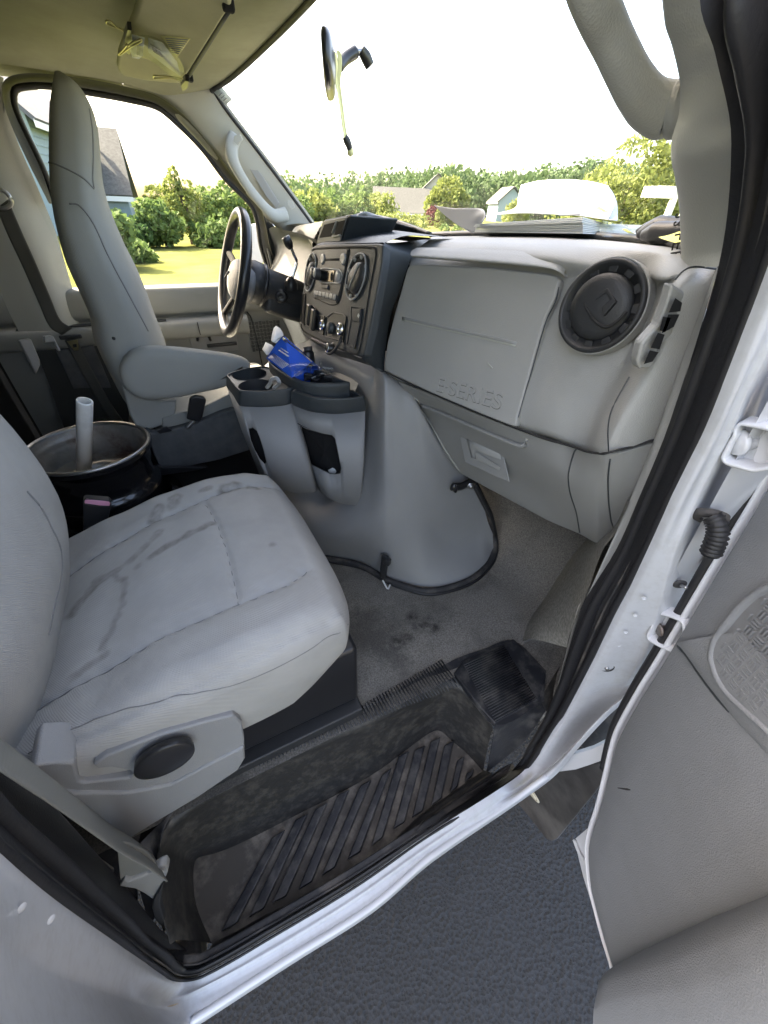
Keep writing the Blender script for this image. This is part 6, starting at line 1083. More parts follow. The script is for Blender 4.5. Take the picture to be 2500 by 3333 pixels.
conn((-.0777,-.1654,1.29), 'clear comb-shaped plastic piece beside the blue carton'); conn((-.0342,-.1981,1.29), 'clear comb-shaped plastic piece at the far right of the tray')
cb = thing('cable', 'short black and grey cable curled in the console tray', 'cable', (-.0536,-.1644,1.27))
tube('cable_run', [(-.0906,-.181,1.275),(-.0673,-.1744,1.275),(-.0534,-.1909,1.285),(-.0471,-.1822,1.275),(-.0636,-.1953,1.275),(-.0719,-.1882,1.275)], .0035, 'gloss_dark', cb, n=30); tube('cable_run', [(-.0749,-.1907,1.28),(-.0549,-.1787,1.28),(-.038,-.1691,1.28),(-.0337,-.1949,1.28)], .0018, 'knob_silver', cb, n=20)
kn = thing('dark_bottle', 'small dark blue bottle standing behind the blue carton', 'bottle', (-.0563,-.1158,1.32))
lathe('bottle_body', (-.0699,-.1569,1.33), (0,.3,1), [(.0001,-.03),(.014,-.03),(.015,.0),(.012,.008),(.0001,.010)], 'gloss_dark', kn, k=20); lathe('cap', (-.0714,-.1685,1.34), (0,.3,1), [(.010,0),(.011,.008),(.0001,.009)], 'charcoal', kn, k=20)
bt = thing('bottle_cap', 'white ribbed cap lying in the opening of the front bin', 'cap', (-.0435,-.24,1.0411))
cN = Vector((.5,-.2,.5)); lathe('cap_body', (-.0436,-.235,1.0315), cN, [(.0001,.012),(.012,.010),(.016,.004),(.0165,-.012),(.0155,-.013)], 'pvc', bt, k=14); box('cap_ridge', Vector((-.0443,-.235,1.0367))+cN*.018, (.026,.004,.004), 'paper', bt, rot=(.2,.5,.3), bevel=.001)
hs = thing('black_hose', 'coiled black cord hanging inside the front bin', 'cord', (-.0211,-.15,1.0618)); tube('cord', [(-.0258,-.15,1.0895),(-.0238,-.15,1.0692),(-.0282,-.15,1.0497),(-.0196,-.15,1.0305),(-.0122,-.15,1.0462),(-.0125,-.15,1.0735)], .006, 'charcoal', hs, n=30)

# ------------------------------------------------------------------ steel wheel rims and pipe between the seats
rc = Vector((-.645,.085,0))
sr = thing('steel_wheel', 'black steel wheel rim, rusty inside, lying flat between the seats', 'wheel rim', (rc.x,rc.y,.86))
def ztl(c, prof, m, name, parent): return lathe(name, c, (.02,.0,1), [(r_*.83, h_*.9) for r_, h_ in prof], m, parent, k=80)
ztl((rc.x,rc.y,1.075), [(.173,-.012),(.181,-.010),(.184,-.002),(.181,.004),(.176,.004),(.172,-.001)], 'steel', 'flange_edge', sr)
ztl((rc.x,rc.y,1.075), [(.173,-.006),(.170,-.016),(.166,-.024),(.160,-.03),(.161,-.034),(.155,-.045),(.150,-.075),(.150,-.11),(.156,-.15),(.160,-.19)], 'rusty_steel', 'inner_barrel', sr)
ztl((rc.x,rc.y,1.075), [(.183,-.003),(.185,-.014),(.180,-.024),(.169,-.028),(.170,-.055),(.162,-.075),(.160,-.11),(.165,-.125),(.176,-.13),(.178,-.15),(.172,-.16),(.170,-.19)], 'rim_black', 'outer_barrel', sr)
ztl((rc.x,rc.y,.99), [(.152,0),(.12,-.012),(.10,-.004),(.06,.012),(.04,.012),(.038,-.01)], 'rusty_steel', 'disc', sr)
r2 = thing('spare_wheel', 'second black wheel underneath the rusty steel rim', 'wheel rim', (rc.x,rc.y,.72))
lathe('wheel_barrel', (rc.x+.01,rc.y-.01,.80), (0,0,1), [(.15,.09),(.178,.085),(.18,.07),(.16,.05),(.155,0),(.17,-.05),(.178,-.075),(.15,-.08)], 'rim_black', r2, k=60)
pp = thing('plastic_pipe', 'white plastic pipe standing inside the steel wheel rim', 'pipe', (-.63,.03,1.0))
pa, pb_ = Vector((-.5841,-.02,1.2343)), Vector((-.6566,.02,1.0571))
pb_ = pa+(pb_-pa)*1.12; pxs = (pb_-pa).normalized()
lathe('pipe_wall', pa, pxs, [(.0125,.0),(.0165,.0),(.0168,.002),(.0168,(pb_-pa).length),(.0125,(pb_-pa).length),(.0125,.0)], 'pvc', pp, k=28)
# ------------------------------------------------------------------ mirror, visor, hanging things, papers
mr = thing('rear_view_mirror', 'black rear-view mirror seen edge-on against the windshield', 'mirror', (.10,0,1.84))
mc = Vector((.0719,0,1.8405)); mt = Vector((.375,.927,0)).normalized(); mn = Vector((-.927,.375,-.04)).normalized(); mu = mt.cross(mn); mu = mu if mu.z > 0 else -mu
loops = []
for d, k_ in ((.008,.90),(.006,.98),(.002,1.0),(-.004,.98),(-.009,.88),(-.014,.6),(-.016,.3)):
    loops.append([mc+mn*d+mt*(math.copysign(abs(math.cos(a_))**.55, math.cos(a_))*.112*k_)+mu*(math.copysign(abs(math.sin(a_))**.7, math.sin(a_))*.041*k_) for a_ in [2*math.pi*q/48 for q in range(48)]])
loft('mirror_housing', loops, 'gloss_dark', mr, kv=2)
m2 = bpy.data.materials.new('mirror_silver'); m2.use_nodes = True; m2.node_tree.nodes['Principled BSDF'].inputs['Metallic'].default_value = 1; m2.node_tree.nodes['Principled BSDF'].inputs['Roughness'].default_value = .02; MATS['mirror_silver'] = m2
mesh('mirror_glass', [p+mn*.0005 for p in loops[0]], [tuple(range(48))], 'mirror_silver', mr, smooth=False)
tube('mirror_arm', [mc-mn*.02, (.1134,.01,1.858), (.1415,.02,1.8726)], .0105, 'gloss_dark', mr, n=16, k=16)
tube('ball_joint', [(.1442,.02,1.8739), (.1576,.02,1.8755)], .005, 'steel', mr, n=6)
tube('mirror_mount', [(.1549,.02,1.8774), (.1657,.02,1.869), (.1756,.02,1.857)], [.009,.0115,.0105], 'gloss_dark', mr, n=14, k=16)
ly = thing('lanyard', 'pale yellow lanyard looped over the rear-view mirror and hanging down', 'lanyard', (.0839,-.02,1.8032))
def ribbon(name, pts, w_, m, parent, side=(1,0,0), **k): return strap(name, pts, w_, m, parent, side, th=.0008, **k)
ribbon('ribbon', [(.0796,-.02,1.8614),(.0874,-.02,1.8602),(.0899,-.02,1.8488),(.0875,-.02,1.8265),(.0856,-.02,1.8198),(.0888,-.02,1.797),(.093,-.02,1.7699),(.0966,-.02,1.7488),(.1011,-.02,1.7345)], .009, 'lanyard', ly)
ribbon('ribbon', [(.0775,-.03,1.8564),(.0791,-.03,1.8398),(.0767,-.03,1.8207),(.0808,-.03,1.7983),(.0861,-.03,1.7752),(.0905,-.03,1.7511),(.0932,-.03,1.735)], .008, 'lanyard', ly, (.6,.5,0))
tube('clasp', [(.0953,-.025,1.7374),(.1006,-.025,1.7303),(.1049,-.025,1.7232),(.1069,-.025,1.7165)], [.006,.008,.007,.006], 'charcoal', ly, n=12); lathe('toggle', (.108,-.025,1.7139), (0,0,1), [(.0001,.008),(.006,.005),(.007,-.005),(.0001,-.009)], 'lanyard', ly, k=14)
vs_ = thing('sun_visor', 'driver sun visor folded up against the headliner, yellowish grey', 'sun visor', (-.25,.35,1.87))
VN_ = Vector((-0.2414, -0.09656, -0.96561))
vp = [(-.3114,.456,1.8672),(-.3035,.3743,1.8734),(-.2859,.2589,1.8806),(-.2615,.113,1.8891),(-.2492,.0248,1.8948),(-.1919,-.0594,1.8889),(-.1341,-.1018,1.8787),(-.1254,-.0753,1.8739),(-.1325,-.0167,1.8698),(-.1493,.1307,1.8592),(-.172,.3297,1.845),(-.1772,.3728,1.842),(-.1984,.4046,1.8441),(-.2475,.4611,1.8508),(-.2974,.5016,1.8592),(-.3087,.4907,1.8631)]
prism('visor_body', vp, -VN_*.016, 'visor_cloth', vs_, bevel=.006, seg=3)
tube('visor_rod', [(-.1684,.3693,1.8464), (-.1225,-.063,1.8781)], .004, 'dark_trim', vs_, n=8)
box('visor_clip', (-.1291,-.0691,1.8783), (.02,.014,.02), 'void_black', vs_, bevel=.004); box('visor_pivot', (-.1652,.329,1.8475), (.022,.02,.014), 'void_black', vs_, bevel=.003)
prism('warning_label', [(-.2233,.1602,1.8735),(-.1748,.1094,1.8665),(-.1928,.2284,1.8591),(-.204,.213,1.8635)], -VN_*.0008, 'lanyard', vs_, bevel=0)
for i in range(8):
    a_ = Vector((-.2156,.1584,1.8712)).lerp(Vector((-.2019,.2164,1.862)), i/8); b_ = Vector((-.1786,.1164,1.8661)).lerp(Vector((-.1922,.2128,1.8599)), i/8); tube('label_text', [a_, b_], .0006, 'ink_grey', vs_, n=3, k=4)
bgv = thing('plastic_sleeve', 'clear sleeve of papers clipped to the sun visor', 'plastic sleeve', (-.2374,.1775,1.8455))
sl_ = [[(-.277,.1871,1.8731),(-.2476,.1482,1.8697),(-.2246,.1384,1.8649),(-.202,.1688,1.8562),(-.1854,.2136,1.8476)], [(-.2854,.1671,1.8534),(-.2598,.1216,1.8515),(-.2352,.1316,1.8444),(-.2123,.1716,1.8347),(-.1843,.2335,1.837)], [(-.2785,.2679,1.8571),(-.251,.2421,1.8528),(-.2299,.2578,1.846),(-.2025,.2892,1.836),(-.1859,.2982,1.8309)]]
sl_[0] = [(-.273,.1819,1.8726),(-.2476,.1503,1.8694),(-.2246,.1436,1.8644),(-.202,.1688,1.8562),(-.1843,.2186,1.8468)]
patch('sleeve', sl_, 'clear_bag', bgv, n=16, kv=6)
prism('card', [(-.2765,.1721,1.8704),(-.2546,.1586,1.8662),(-.2591,.2503,1.8582),(-.2672,.2806,1.8572),(-.2802,.2923,1.8592),(-.282,.234,1.8655)], -VN_*.001, 'paper', bgv, bevel=0); prism('card', [(-.2691,.2067,1.863),(-.2579,.1994,1.8609),(-.2597,.2495,1.8563),(-.2714,.2571,1.8585)], -VN_*.001, 'ink_grey', bgv, bevel=0)
prism('receipt', [(-.2472,.1707,1.8694),(-.2238,.1608,1.8645),(-.1954,.2227,1.8512),(-.1858,.2923,1.8419),(-.2225,.2678,1.8535),(-.248,.2398,1.8627)], -VN_*.001, 'paper', bgv, bevel=0)
for i in range(4): tube('receipt_text', [Vector((-.2441,.1863,1.865)).lerp(Vector((-.2382,.2246,1.8597)), i/4), Vector((-.2281,.1929,1.8603)).lerp(Vector((-.2214,.2322,1.8547)), i/4)], .0012, 'ink_grey', bgv, n=3, k=4)
def clip(name, body, wires, lab, parent=None):
    c = thing('binder_clip', lab, 'binder clip', body[0]); prism('clip_body', body, VN_*.012, 'gloss_dark', c, bevel=.001)
    for w_ in wires: tube('wire_handle', w_, .0016, 'brass', c, n=36, k=6)
clip('c', [(-.2879,.181,1.8764),(-.281,.1332,1.8795),(-.2739,.1259,1.8785),(-.2758,.1855,1.873),(-.2813,.2481,1.8681),(-.2867,.2613,1.8681),(-.2908,.2161,1.8737)], [[(-.2895,.1595,1.8707),(-.3017,.153,1.8744),(-.3088,.1433,1.8772),(-.3147,.1471,1.8782),(-.3171,.1616,1.8774),(-.3123,.1629,1.8761),(-.3021,.1593,1.8739),(-.2903,.1536,1.8715)], [(-.2888,.1795,1.8582),(-.2976,.2196,1.8564),(-.3064,.2517,1.8554),(-.3077,.2608,1.8548),(-.3032,.2509,1.8546),(-.2847,.1906,1.8561),(-.2641,.1334,1.8566),(-.2631,.1217,1.8575),(-.2778,.156,1.8578),(-.2877,.1891,1.857)]], 'black binder clip with brass handles at the left edge of the visor')
clip('c', [(-.1861,.2992,1.8392),(-.1788,.2562,1.8417),(-.1709,.2504,1.8403),(-.1713,.2926,1.8361),(-.1797,.3337,1.8341)], [[(-.1851,.2636,1.8342),(-.2072,.2843,1.8377),(-.2294,.311,1.8405),(-.2407,.3245,1.842),(-.2421,.3447,1.8404),(-.2293,.3258,1.839),(-.207,.2928,1.8367),(-.1868,.278,1.8332)]], 'binder clip holding the lower right corner of the plastic sleeve')
# papers on the dashboard
pp1 = thing('paper_stack', 'thick stack of white papers lying on top of the dashboard', 'papers', (.38,-.5,1.6))
a0, a1, a2_ = Vector((.25,-.3342,1.5846)), Vector((.25,-.6036,1.5971)), Vector((.34,-.5903,1.5952))
b0, b1, b2_ = Vector((.25,-.3302,1.5981)), Vector((.25,-.5945,1.6178)), Vector((.34,-.5678,1.6092))
ns = 9; random.seed(5)
for i in range(ns):
    t0, t1 = i/ns, (i+.82)/ns; j_ = random.uniform(-.004,.004)
    lo = [a0.lerp(b0, t0), a1.lerp(b1, t0), a2_.lerp(b2_, t0)]; z_ = a0.lerp(b0, t0)+Vector((.19,.02,0)); lo.append(Vector((.50,lo[2].y+.02,lo[2].z))); lo.append(Vector((.50,lo[0].y+.06,lo[0].z)))
    lo = [p+Vector((j_, j_*.6, 0)) for p in lo]; h_ = [(b0-a0).z, (b1-a1).z, (b2_-a2_).z, (b2_-a2_).z, (b0-a0).z]
    hi = [p+Vector((0,0,h*.74/ns)) for p, h in zip(lo, h_)]
    mesh('paper_ream', lo+hi, [(0,1,2,3,4), (9,8,7,6,5)]+[(q, (q+1) % 5, 5+(q+1) % 5, 5+q) for q in range(5)], 'paper', pp1, smooth=False)
tube('printed_line', [(.26,-.5382,1.6179), (.26,-.5802,1.62)], .0009, 'ink_grey', pp1, n=4, k=4)
sh = thing('curled_sheet', 'large white sheet curling up behind the paper stack', 'paper', (.45,-.55,1.6))
patch('sheet', [[(.42,-.2545,1.6666),(.42,-.2974,1.672),(.42,-.3412,1.6736),(.42,-.3925,1.6727),(.42,-.4408,1.6692),(.42,-.4826,1.6627)], [(.37,-.3086,1.6452),(.37,-.3635,1.6498),(.37,-.4095,1.6511),(.37,-.457,1.6503),(.37,-.5061,1.6467),(.37,-.5455,1.6403)], [(.34,-.3375,1.6256),(.34,-.4018,1.6311),(.34,-.4507,1.6332),(.34,-.4999,1.6338),(.34,-.5464,1.6305),(.34,-.5841,1.6225)], [(.3,-.2971,1.6115),(.3,-.4018,1.6182),(.3,-.4768,1.6187),(.3,-.5423,1.6184),(.3,-.5823,1.6161),(.3,-.619,1.6142)]], 'paper', sh, n=30, kv=8, solid=.0006)
patch('sheet_fold', [[(.34,-.5488,1.6583),(.34,-.566,1.6468),(.34,-.5794,1.6323),(.34,-.5882,1.6138)], [(.3,-.5855,1.6522),(.3,-.5933,1.6429),(.3,-.6039,1.6314),(.3,-.6012,1.6147)]], 'paper', sh, n=14, solid=.0006)
gsht = thing('grey_folder', 'dark grey plastic folder corner curling up left of the papers', 'folder', (.28,-.36,1.6))
patch('folder_sheet', [[(.27,-.1404,1.6255),(.27,-.2151,1.6221),(.27,-.2795,1.6232),(.27,-.3191,1.6227),(.25,-.3592,1.616),(.24,-.3721,1.6057),(.24,-.3589,1.5991)], [(.27,-.1783,1.612),(.27,-.2271,1.6047),(.27,-.2783,1.603),(.27,-.3187,1.6028),(.27,-.3266,1.5983),(.27,-.3207,1.5965),(.27,-.3147,1.5946)], [(.27,-.2208,1.5993),(.27,-.2491,1.5918),(.27,-.276,1.5862),(.27,-.2908,1.5835),(.27,-.298,1.5825),(.27,-.3036,1.5822),(.27,-.3064,1.582)]], 'paper_grey', gsht, n=30, kv=6, solid=.0008)
yt = thing('yellow_tag', 'yellow printed tag propped behind the corner of the papers', 'tag', (.36,-.5431,1.6192))
prism('tag_card', [(.33,-.5318,1.6195),(.33,-.5522,1.6316),(.33,-.6029,1.6141),(.33,-.5929,1.6125),(.33,-.5421,1.6146)], (.002,0,0), 'card_yellow', yt, bevel=0)
prism('black_print', [(.328,-.5521,1.6183),(.328,-.564,1.6262),(.328,-.5865,1.6178),(.328,-.5825,1.6146)], (.0005,0,0), 'ink', yt, bevel=0)
for i in range(3): tube('white_print', [Vector((.327,-.5568,1.6184)).lerp(Vector((.327,-.5794,1.615)), i/3), Vector((.327,-.5644,1.6229)).lerp(Vector((.327,-.5862,1.6177)), i/3)], .0008, 'card_yellow', yt, n=3, k=4)
cp_ = thing('crumpled_plastic', 'crumpled pale green plastic beside the paper stack', 'plastic', (.32,-.6179,1.606))
random.seed(11)
patch('crumple', [[tuple(Vector(p)+Vector((random.uniform(-.02,.02), 0, random.uniform(-.003,.004)))) for p in r] for r in ([(.34,-.5623,1.6129),(.34,-.579,1.6096),(.34,-.5959,1.6128),(.34,-.6158,1.6082),(.34,-.6343,1.6051)], [(.31,-.593,1.6072),(.31,-.6095,1.603),(.31,-.6257,1.6057),(.31,-.6409,1.6021),(.31,-.6511,1.6015)], [(.28,-.6287,1.5976),(.28,-.6423,1.5977),(.28,-.6554,1.5979),(.28,-.6648,1.5985),(.28,-.674,1.599)])], 'clear_bag', cp_, n=16, kv=6)
prism('green_tag', [(.3,-.6322,1.6045),(.3,-.6368,1.6054),(.3,-.6596,1.5988),(.3,-.652,1.5979)], (.001,0,0), 'card_yellow', cp_, bevel=0)
gl_ = thing('dark_gloves', 'dark blue work gloves bunched at the right end of the dashboard', 'gloves', (.24,-.7394,1.6085))
random.seed(4)
for i, (x_, y_, r_) in enumerate([(1320,488,.010),(1380,470,.014),(1440,462,.014),(1500,468,.013),(1400,492,.012),(1470,488,.013),(1530,455,.009)]):
    pass
tube('glove', [(.27,-.682,1.6005),(.27,-.6933,1.6049),(.27,-.7057,1.6089),(.27,-.7242,1.6102),(.27,-.741,1.613),(.27,-.7486,1.6153)], [.004,.010,.014,.013,.010,.006], 'paper_grey' if False else 'charcoal', gl_, n=30, k=12); tube('glove', [(.25,-.7036,1.6009),(.25,-.7214,1.6047),(.25,-.7395,1.6056),(.25,-.7539,1.6074),(.25,-.7624,1.6098)], [.006,.012,.012,.012,.008], 'charcoal', gl_, n=26, k=12)
tube('glove_finger', [(.28,-.6718,1.6034),(.28,-.6818,1.6079),(.28,-.6944,1.6122),(.28,-.7077,1.6138),(.28,-.7186,1.6138)], [.003,.006,.007,.006,.004], 'charcoal', gl_, n=20, k=10)
yl = thing('yellow_flyer', 'yellow flyer with black print curled against the windshield pillar', 'flyer', (.2,-.7897,1.6069))
patch('flyer_sheet', [[(.21,-.7526,1.6015),(.21,-.7638,1.6041),(.21,-.7758,1.6085),(.19,-.7974,1.6142),(.18,-.8065,1.6151)], [(.2,-.7675,1.6),(.2,-.7791,1.6008),(.2,-.7895,1.6029),(.18,-.8088,1.6061),(.17,-.8162,1.6081)], [(.19,-.7867,1.5985),(.19,-.7964,1.5973),(.18,-.809,1.5977),(.17,-.8197,1.5978),(.16,-.8272,1.5987)]], 'card_yellow', yl, n=16, kv=6)
fx_ = Vector((.17,-.8084,1.611)); fy_ = Vector((.17,-.8111,1.5992))
text('flyer_text', '§§ FER', fx_.lerp(fy_, .5)+Vector((-.012,0,0)), (fy_-fx_), Vector((.17,-.8147,1.6063))-Vector((.17,-.8065,1.6059)), .017, 'ink', yl, thick=.0003)
# ------------------------------------------------------------------ beyond the windows
TREES = {}
def crown_mesh(name, lobes, n, size, m, parent=None, seed=1, flat=.8):
    """leaf-sized faces spread through lobes (cx,cy,cz,r,ry?,rz?)"""
    rnd = random.Random(seed); vs, fs = [], []; W_ = [l[3]**2 for l in lobes]; tot = sum(W_)
    for _ in range(n):
        t = rnd.random()*tot
        for l, w_ in zip(lobes, W_):
            t -= w_
            if t <= 0: break
        while True:
            d = Vector((rnd.uniform(-1,1), rnd.uniform(-1,1), rnd.uniform(-1,1)))
            if .05 < d.length < 1: break
        r_ = d.length**.45; d.normalize()
        k_ = 1+.35*noise.noise(d*2.3+Vector((l[0], l[1], seed)))
        p = Vector((l[0], l[1], l[2]))+Vector((d.x*l[3], d.y*l[3], d.z*l[3]*(l[4] if len(l) > 4 else flat)))*r_*k_
        if noise.noise(p*(1.6/max(.6, l[3]))+Vector((seed,0,0))) < -.22: continue
        s = size*rnd.uniform(.6, 1.4); a_ = Vector((rnd.gauss(0,1), rnd.gauss(0,1), rnd.gauss(0,1))).normalized(); b_ = a_.cross(Vector((rnd.gauss(0,1), rnd.gauss(0,1), rnd.gauss(0,1)))).normalized()
        i = len(vs); vs += [p+a_*s, p+b_*s*.6, p-a_*s, p-b_*s*.6]; fs.append((i,i+1,i+2,i+3))
    return mesh(name, vs, fs, m, parent, smooth=False)
def tree(name, lab, cat, base, lobes, n, size, m, seed, th=None, group=None, trunk_r=.12):
    base = Vector(base); t = thing(name, lab, cat, base, group)
    zt = max(l[2] for l in lobes)
    tube('trunk', [base+Vector((0,0,-.1)), base+Vector((.03,.02,zt*.4)), base+Vector((0,0,zt*.9))], [trunk_r, trunk_r*.7, trunk_r*.2], 'bark', t, n=10, k=8)
    for q in range(4):
        l = lobes[q % len(lobes)]; tube('limb', [base+Vector((0,0,zt*.35)), base+Vector((l[0]*.6, l[1]*.6, (zt*.35+l[2])/2+.1)), base+Vector((l[0], l[1], l[2]))], [trunk_r*.5, trunk_r*.3, trunk_r*.1], 'bark', t, n=8, k=6)
    crown_mesh('crown', [(base.x+l[0], base.y+l[1], base.z+l[2])+tuple(l[3:]) for l in lobes], n, size, m, t, seed); return t
def at(az, dist, z=0): a_ = math.radians(az); return Vector((-.35+math.cos(a_)*dist, -1.12+math.sin(a_)*dist, z))
# el -> height helper: height that shows at elevation e (degrees) at distance d
def H(el, d): return 1.62+d*math.tan(math.radians(el))
def bush(name, lab, az, d, w_, el, m, seed, n=2600, size=.10, group='garden shrubs beyond the lawn'):
    h = H(el, d); b = at(az, d); lob = [(0,0,h*.42,w_*.40,h/w_*1.0)]+[(math.cos(q*2.4+seed)*w_*.26, math.sin(q*2.4+seed)*w_*.26, h*(.25+.11*q), w_*.25, 1.0) for q in range(4)]
    return tree(name, lab, 'shrub', b, lob, n, size, m, seed, trunk_r=.06, group=group)
bush('shrub', 'dark rounded weeping shrub right of the blue house corner', 91.3, 21, 1.9, -1.1, 'leaf_dark', 2)
bush('shrub', 'mid green upright shrub between the dark shrub and the lime tree', 88.4, 21.5, 2.0, .45, 'leaf_green', 3, n=3200)
bush('shrub', 'low green clipped hedge left of the steering wheel', 82.8, 22, 2.4, -1.9, 'leaf_green', 4)
bush('shrub', 'leafy shrub right beside the driver headrest', 94.2, 15, 1.6, -.3, 'leaf_green', 5, n=2400)
bush('ground_plant', 'low grassy plant at the foot of the blue house', 92.4, 16.5, 1.5, -4.2, 'leaf_green', 6, n=1500)
b = at(85.6, 23); tree('lime_tree', 'tall loose yellow-green tree standing over the lawn', 'tree', b, [(0,0,1.1,.85,.9),(-.3,.15,1.95,.36,1),(.2,-.1,2.0,.32,1.0),(-.15,0,2.45,.2,1.0),(.4,.3,1.5,.45,1),(-.5,-.3,1.2,.5,1)], 2800, .085, 'leaf_lime', 7)
for i, (az, d, el, w_, m_) in enumerate(((82.5,34,1.0,4,'leaf_green'),(79.5,36,.8,4,'leaf_lime'),(77,38,.9,4,'leaf_green'),(86.5,40,.2,4.5,'leaf_lime'),(75,45,.3,5,'leaf_green'),(72,60,.2,7,'leaf_lime'),(68.5,66,.25,8,'leaf_green'),(65,70,.2,8,'leaf_lime'))):
    h = H(el, d); tree('broad_tree', ['green tree rising behind the steering wheel', 'yellowish tree just left of the windshield pillar', 'green tree partly hidden by the windshield pillar', 'pale tree far back behind the lime tree', 'green tree glimpsed at the pillar foot', 'low pale tree at the far left of the windshield view', 'green tree second from the windshield corner', 'bright tree third from the windshield corner'][i], 'tree', at(az, d), [(0,0,h*.55,w_*.42,h/w_*.9)]+[(math.cos(q*1.9+i)*w_*.28, math.sin(q*1.9+i)*w_*.28, h*(.35+.12*q), w_*.25, 1) for q in range(4)], 2600, .17*d/36, m_, 20+i, group='trees across the street')
def house(name, lab, c, yaw, L_, W_, eave, ridge, wall, roof, wins=()):
    """gabled house: ridge runs along its length L_"""
    t = thing(name, lab, 'house', c); M = Matrix.Translation(c) @ Matrix.Rotation(yaw, 4, 'Z')
    P = lambda x, y, z: M @ Vector((x, y, z)); a_, b_ = L_/2, W_/2
    mesh('wall', [P(x,y,z) for x in (-a_,a_) for y, z in ((-b_,-.5),(b_,-.5),(b_,eave),(0,ridge-.15),(-b_,eave))], [(0,1,2,3,4),(9,8,7,6,5),(0,5,6,1),(1,6,7,2),(4,9,5,0)], wall, t, smooth=False)
    o_ = .35; sl_ = (ridge-eave)/b_
    for s in (-1, 1):
        mesh('roof', [P(-a_-o_,s*(b_+o_),eave-o_*sl_), P(a_+o_,s*(b_+o_),eave-o_*sl_), P(a_+o_,0,ridge), P(-a_-o_,0,ridge)], [(0,1,2,3)], roof, t, smooth=False, solid=.16, offs=1 if s < 0 else 1)
        mesh('fascia', [P(-a_-o_,s*(b_+o_+.02),eave-o_*sl_-.18), P(a_+o_,s*(b_+o_+.02),eave-o_*sl_-.18), P(a_+o_,s*(b_+o_+.02),eave-o_*sl_+.08), P(-a_-o_,s*(b_+o_+.02),eave-o_*sl_+.08)], [(0,1,2,3)], 'white_trim', t, smooth=False, solid=.05)
    for x, y, z, w_, h_, f in wins:
        cx_, cy_ = (x, f*(b_+.03)); mesh('window_frame', [P(cx_-w_/2-.1,cy_,z-h_/2-.1),P(cx_+w_/2+.1,cy_,z-h_/2-.1),P(cx_+w_/2+.1,cy_,z+h_/2+.1),P(cx_-w_/2-.1,cy_,z+h_/2+.1)], [(0,1,2,3)], 'white_trim', t, smooth=False, solid=.05)
        mesh('window_pane', [P(cx_-w_/2,cy_+f*.04,z-h_/2),P(cx_+w_/2,cy_+f*.04,z-h_/2),P(cx_+w_/2,cy_+f*.04,z+h_/2),P(cx_-w_/2,cy_+f*.04,z+h_/2)], [(0,1,2,3)], 'window_dark', t, smooth=False)
    for k_ in range(int((eave+.5)/.28)):
        z_ = -.4+k_*.28
        for s in (-1, 1): mesh('siding_board', [P(-a_-.012,s*(b_+.015),z_),P(a_+.012,s*(b_+.015),z_),P(a_+.012,s*(b_+.03),z_-.03),P(-a_-.012,s*(b_+.03),z_-.03)], [(0,1,2,3)], wall, t, smooth=False)
    return t
# grey-blue neighbour: its right end corner shows beside the driver headrest
ca = at(90.3, 34)
house('neighbour_house', 'grey-blue sided house with brown shingle roof beside the driver headrest', ca+Vector((-5.2,4.3,0)), math.radians(-2), 10, 8, H(.25,34), H(4.75,38), 'siding', 'shingle')
house('gabled_wing', 'tall blue-grey gabled house end at the far left window edge', at(101.5, 30)+Vector((0,3,0)), math.radians(80), 9, 7, H(5,30), H(11,30), 'siding', 'shingle_dark', [(0,0,3,1,1.4,1)])
house('far_house', 'cream house with grey gabled roof left of the big lime tree', at(59.6, 90)+Vector((0,2,-1)), math.radians(-25), 14, 9, H(.2,90), H(1.7,90)+1, 'siding_cream', 'shingle', [(-3,0,1.5,1,1.3,-1),(3,0,1.5,1,1.3,-1)])
house('far_house', 'white tall gabled house just behind the lime tree', at(56.8, 96)+Vector((0,3,-1)), math.radians(62), 12, 9, H(1.4,96), H(3.0,96)+1, 'siding_cream', 'shingle', [(0,0,2,1,1.5,1)])
house('far_house', 'grey-green gabled house half hidden right of the lime tree', at(48.9, 100)+Vector((0,2,-1)), math.radians(70), 6, 5, H(.9,100)+1, H(2.1,100)+1, 'siding', 'shingle')
pg = thing('pergola', 'white porch frame at the right edge of the windshield view', 'pergola', at(33, 16))
for az, d in ((33.2,16),(31.6,16.4),(31.9,18)): b = at(az, d); box('post', (b.x,b.y,.8), (.14,.14,2.6), 'white_trim', pg, bevel=.01)
pa_ = at(33.9, 15.9, H(1.8,16)); pb2 = at(30, 16.4, H(2.2,16)); d_ = pb2-pa_
for k_ in range(3): box('beam', (pa_+pb2)/2+Vector((k_*.4,k_*.5,.02*k_)), (d_.length+.6,.12,.26), 'white_trim', pg, rot=(0,0,math.atan2(d_.y,d_.x)), bevel=.01)
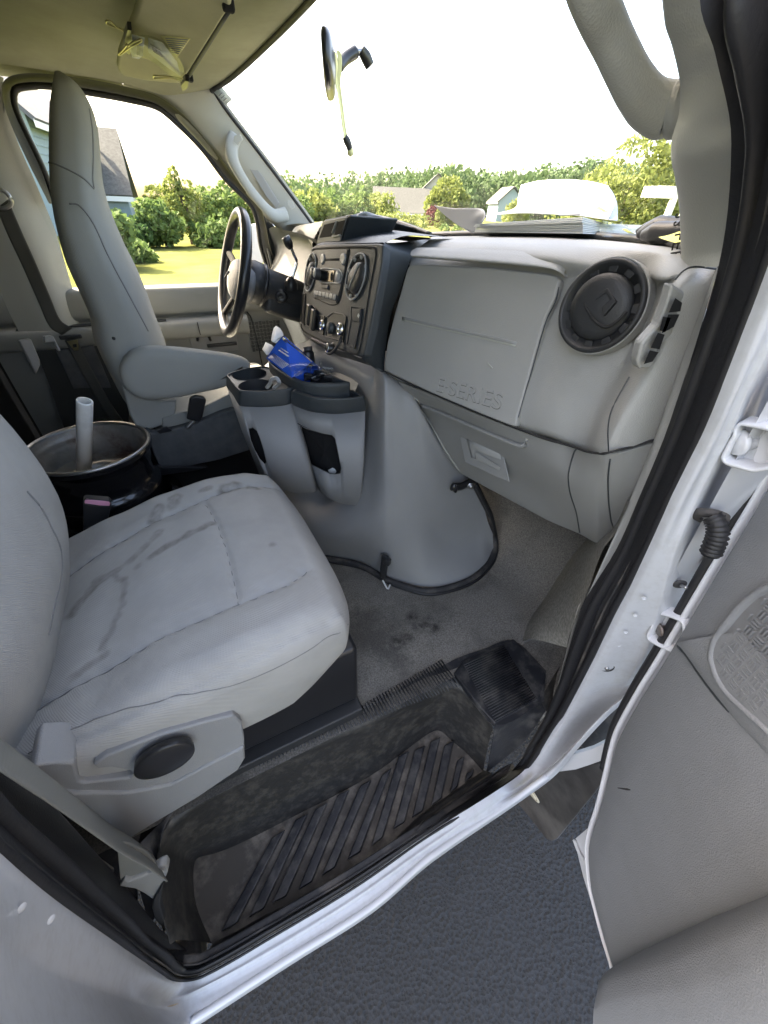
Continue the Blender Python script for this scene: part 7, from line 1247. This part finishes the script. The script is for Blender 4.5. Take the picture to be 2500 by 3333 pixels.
TL = [(56.2,60,'big yellow-green tree left of the curled white sheet',[(0,0,2.6,2.0,1),(-1.2,.5,1.8,1.5,1),(1.3,-.5,2.0,1.4,1),(0,0,1.2,2.1,.8)],'leaf_lime',5200,.22),
      (48.3,66,'lime shrub between the folder and the white sheet',[(0,0,1.2,1.6,1.1),(.6,.4,.8,1.4,1)],'leaf_lime',2200,.2),
      (37.5,32,'tall bright tree towards the right pillar',[(0,0,3.2,1.9,1.1),(1.2,-.8,2.6,1.7,1),(-1.4,.8,2.2,1.7,1),(0,0,1.4,2.4,.8),(.9,-.6,4.0,.9,1)],'leaf_lime',7000,.13),
      (33.6,36,'yellow-green tree beside the white porch frame',[(0,0,3.0,1.8,1.1),(-1,.6,2.0,1.8,1),(1.2,-.5,1.8,1.8,1)],'leaf_lime',5200,.14),
      (41.0,40,'lime tree right behind the curled white sheet',[(0,0,2.2,1.6,1),(1,-.4,1.6,1.5,1),(-1,.6,1.5,1.4,1)],'leaf_lime',3800,.15),
      (31.2,40,'thin tall tree rising above the porch frame',[(0,0,4.6,.9,1.5),(.5,0,3.4,1.1,1.2)],'leaf_green',1500,.13),
      (57.7,58,'small dark red tree in front of the cream house',[(0,0,.7,.9,1.2),(0,0,1.3,.6,1)],'leaf_red',1500,.12),
      (56.9,52,'narrow bright cypress in front of the cream house',[(0,0,.6,.55,1.6),(0,0,1.3,.4,1.6)],'leaf_lime',1300,.1),
      (61.5,50,'pale hedge mound at the left end of the dashboard view',[(0,0,.4,1.6,.5),(1.6,-.8,.4,1.4,.5),(-1.6,.8,.4,1.4,.5)],'leaf_lime',2600,.13),
      (54.6,45,'small round clipped bush row behind the grey folder',[(0,0,.1,.55,.9),(.9,-.9,.1,.55,.9),(-.9,.9,.1,.5,.9)],'leaf_green',1300,.09)]
for i, (az, d, lab, lob, m_, n_, s_) in enumerate(TL): tree('garden_tree', lab, 'tree', at(az, d), lob, n_, s_, m_, 60+i, trunk_r=.09, group='trees seen through the windshield')
# far wooded ridge, one mass
lob = []; rnd = random.Random(9)
for i in range(120):
    az = 26+i*.42; d = 150+rnd.uniform(-12,25)
    el = 4.0+.35*math.sin(az*.35)-.045*abs(az-40)-max(0,(az-58))*.12+rnd.uniform(-.25,.2)
    p = at(az, d); h = H(el, d); r_ = rnd.uniform(3.2,4.8)
    lob.append((p.x, p.y, h-r_*.9, r_, 1.0)); lob.append((p.x-3, p.y-3, h*.45, r_*1.2, 1.2)); lob.append((p.x-6, p.y-6, h*.18, r_*1.2, 1.0))
wd = crown_mesh('far_wood', lob, 60000, .62, 'leaf_wood', None, 5); tag(wd, 'mixed green wood on the ridge along the horizon', 'wood', kind='stuff')
core = []
for k_ in (0,):
    pts_ = [at(24+i*1.0, 172, 0) for i in range(55)]; tops = [at(24+i*1.0, 172, H(3.2-.03*abs(24+i-40)-max(0,(24+i-58))*.1, 172)) for i in range(55)]
    hill = patch('wooded_hill', [pts_, tops, [at(24+i*1.0, 230, H(3.2-.03*abs(24+i-40)-max(0,(24+i-58))*.1, 172)-2) for i in range(55)]], 'leaf_wood', None, n=60, kv=4); hill['kind'] = 'structure'
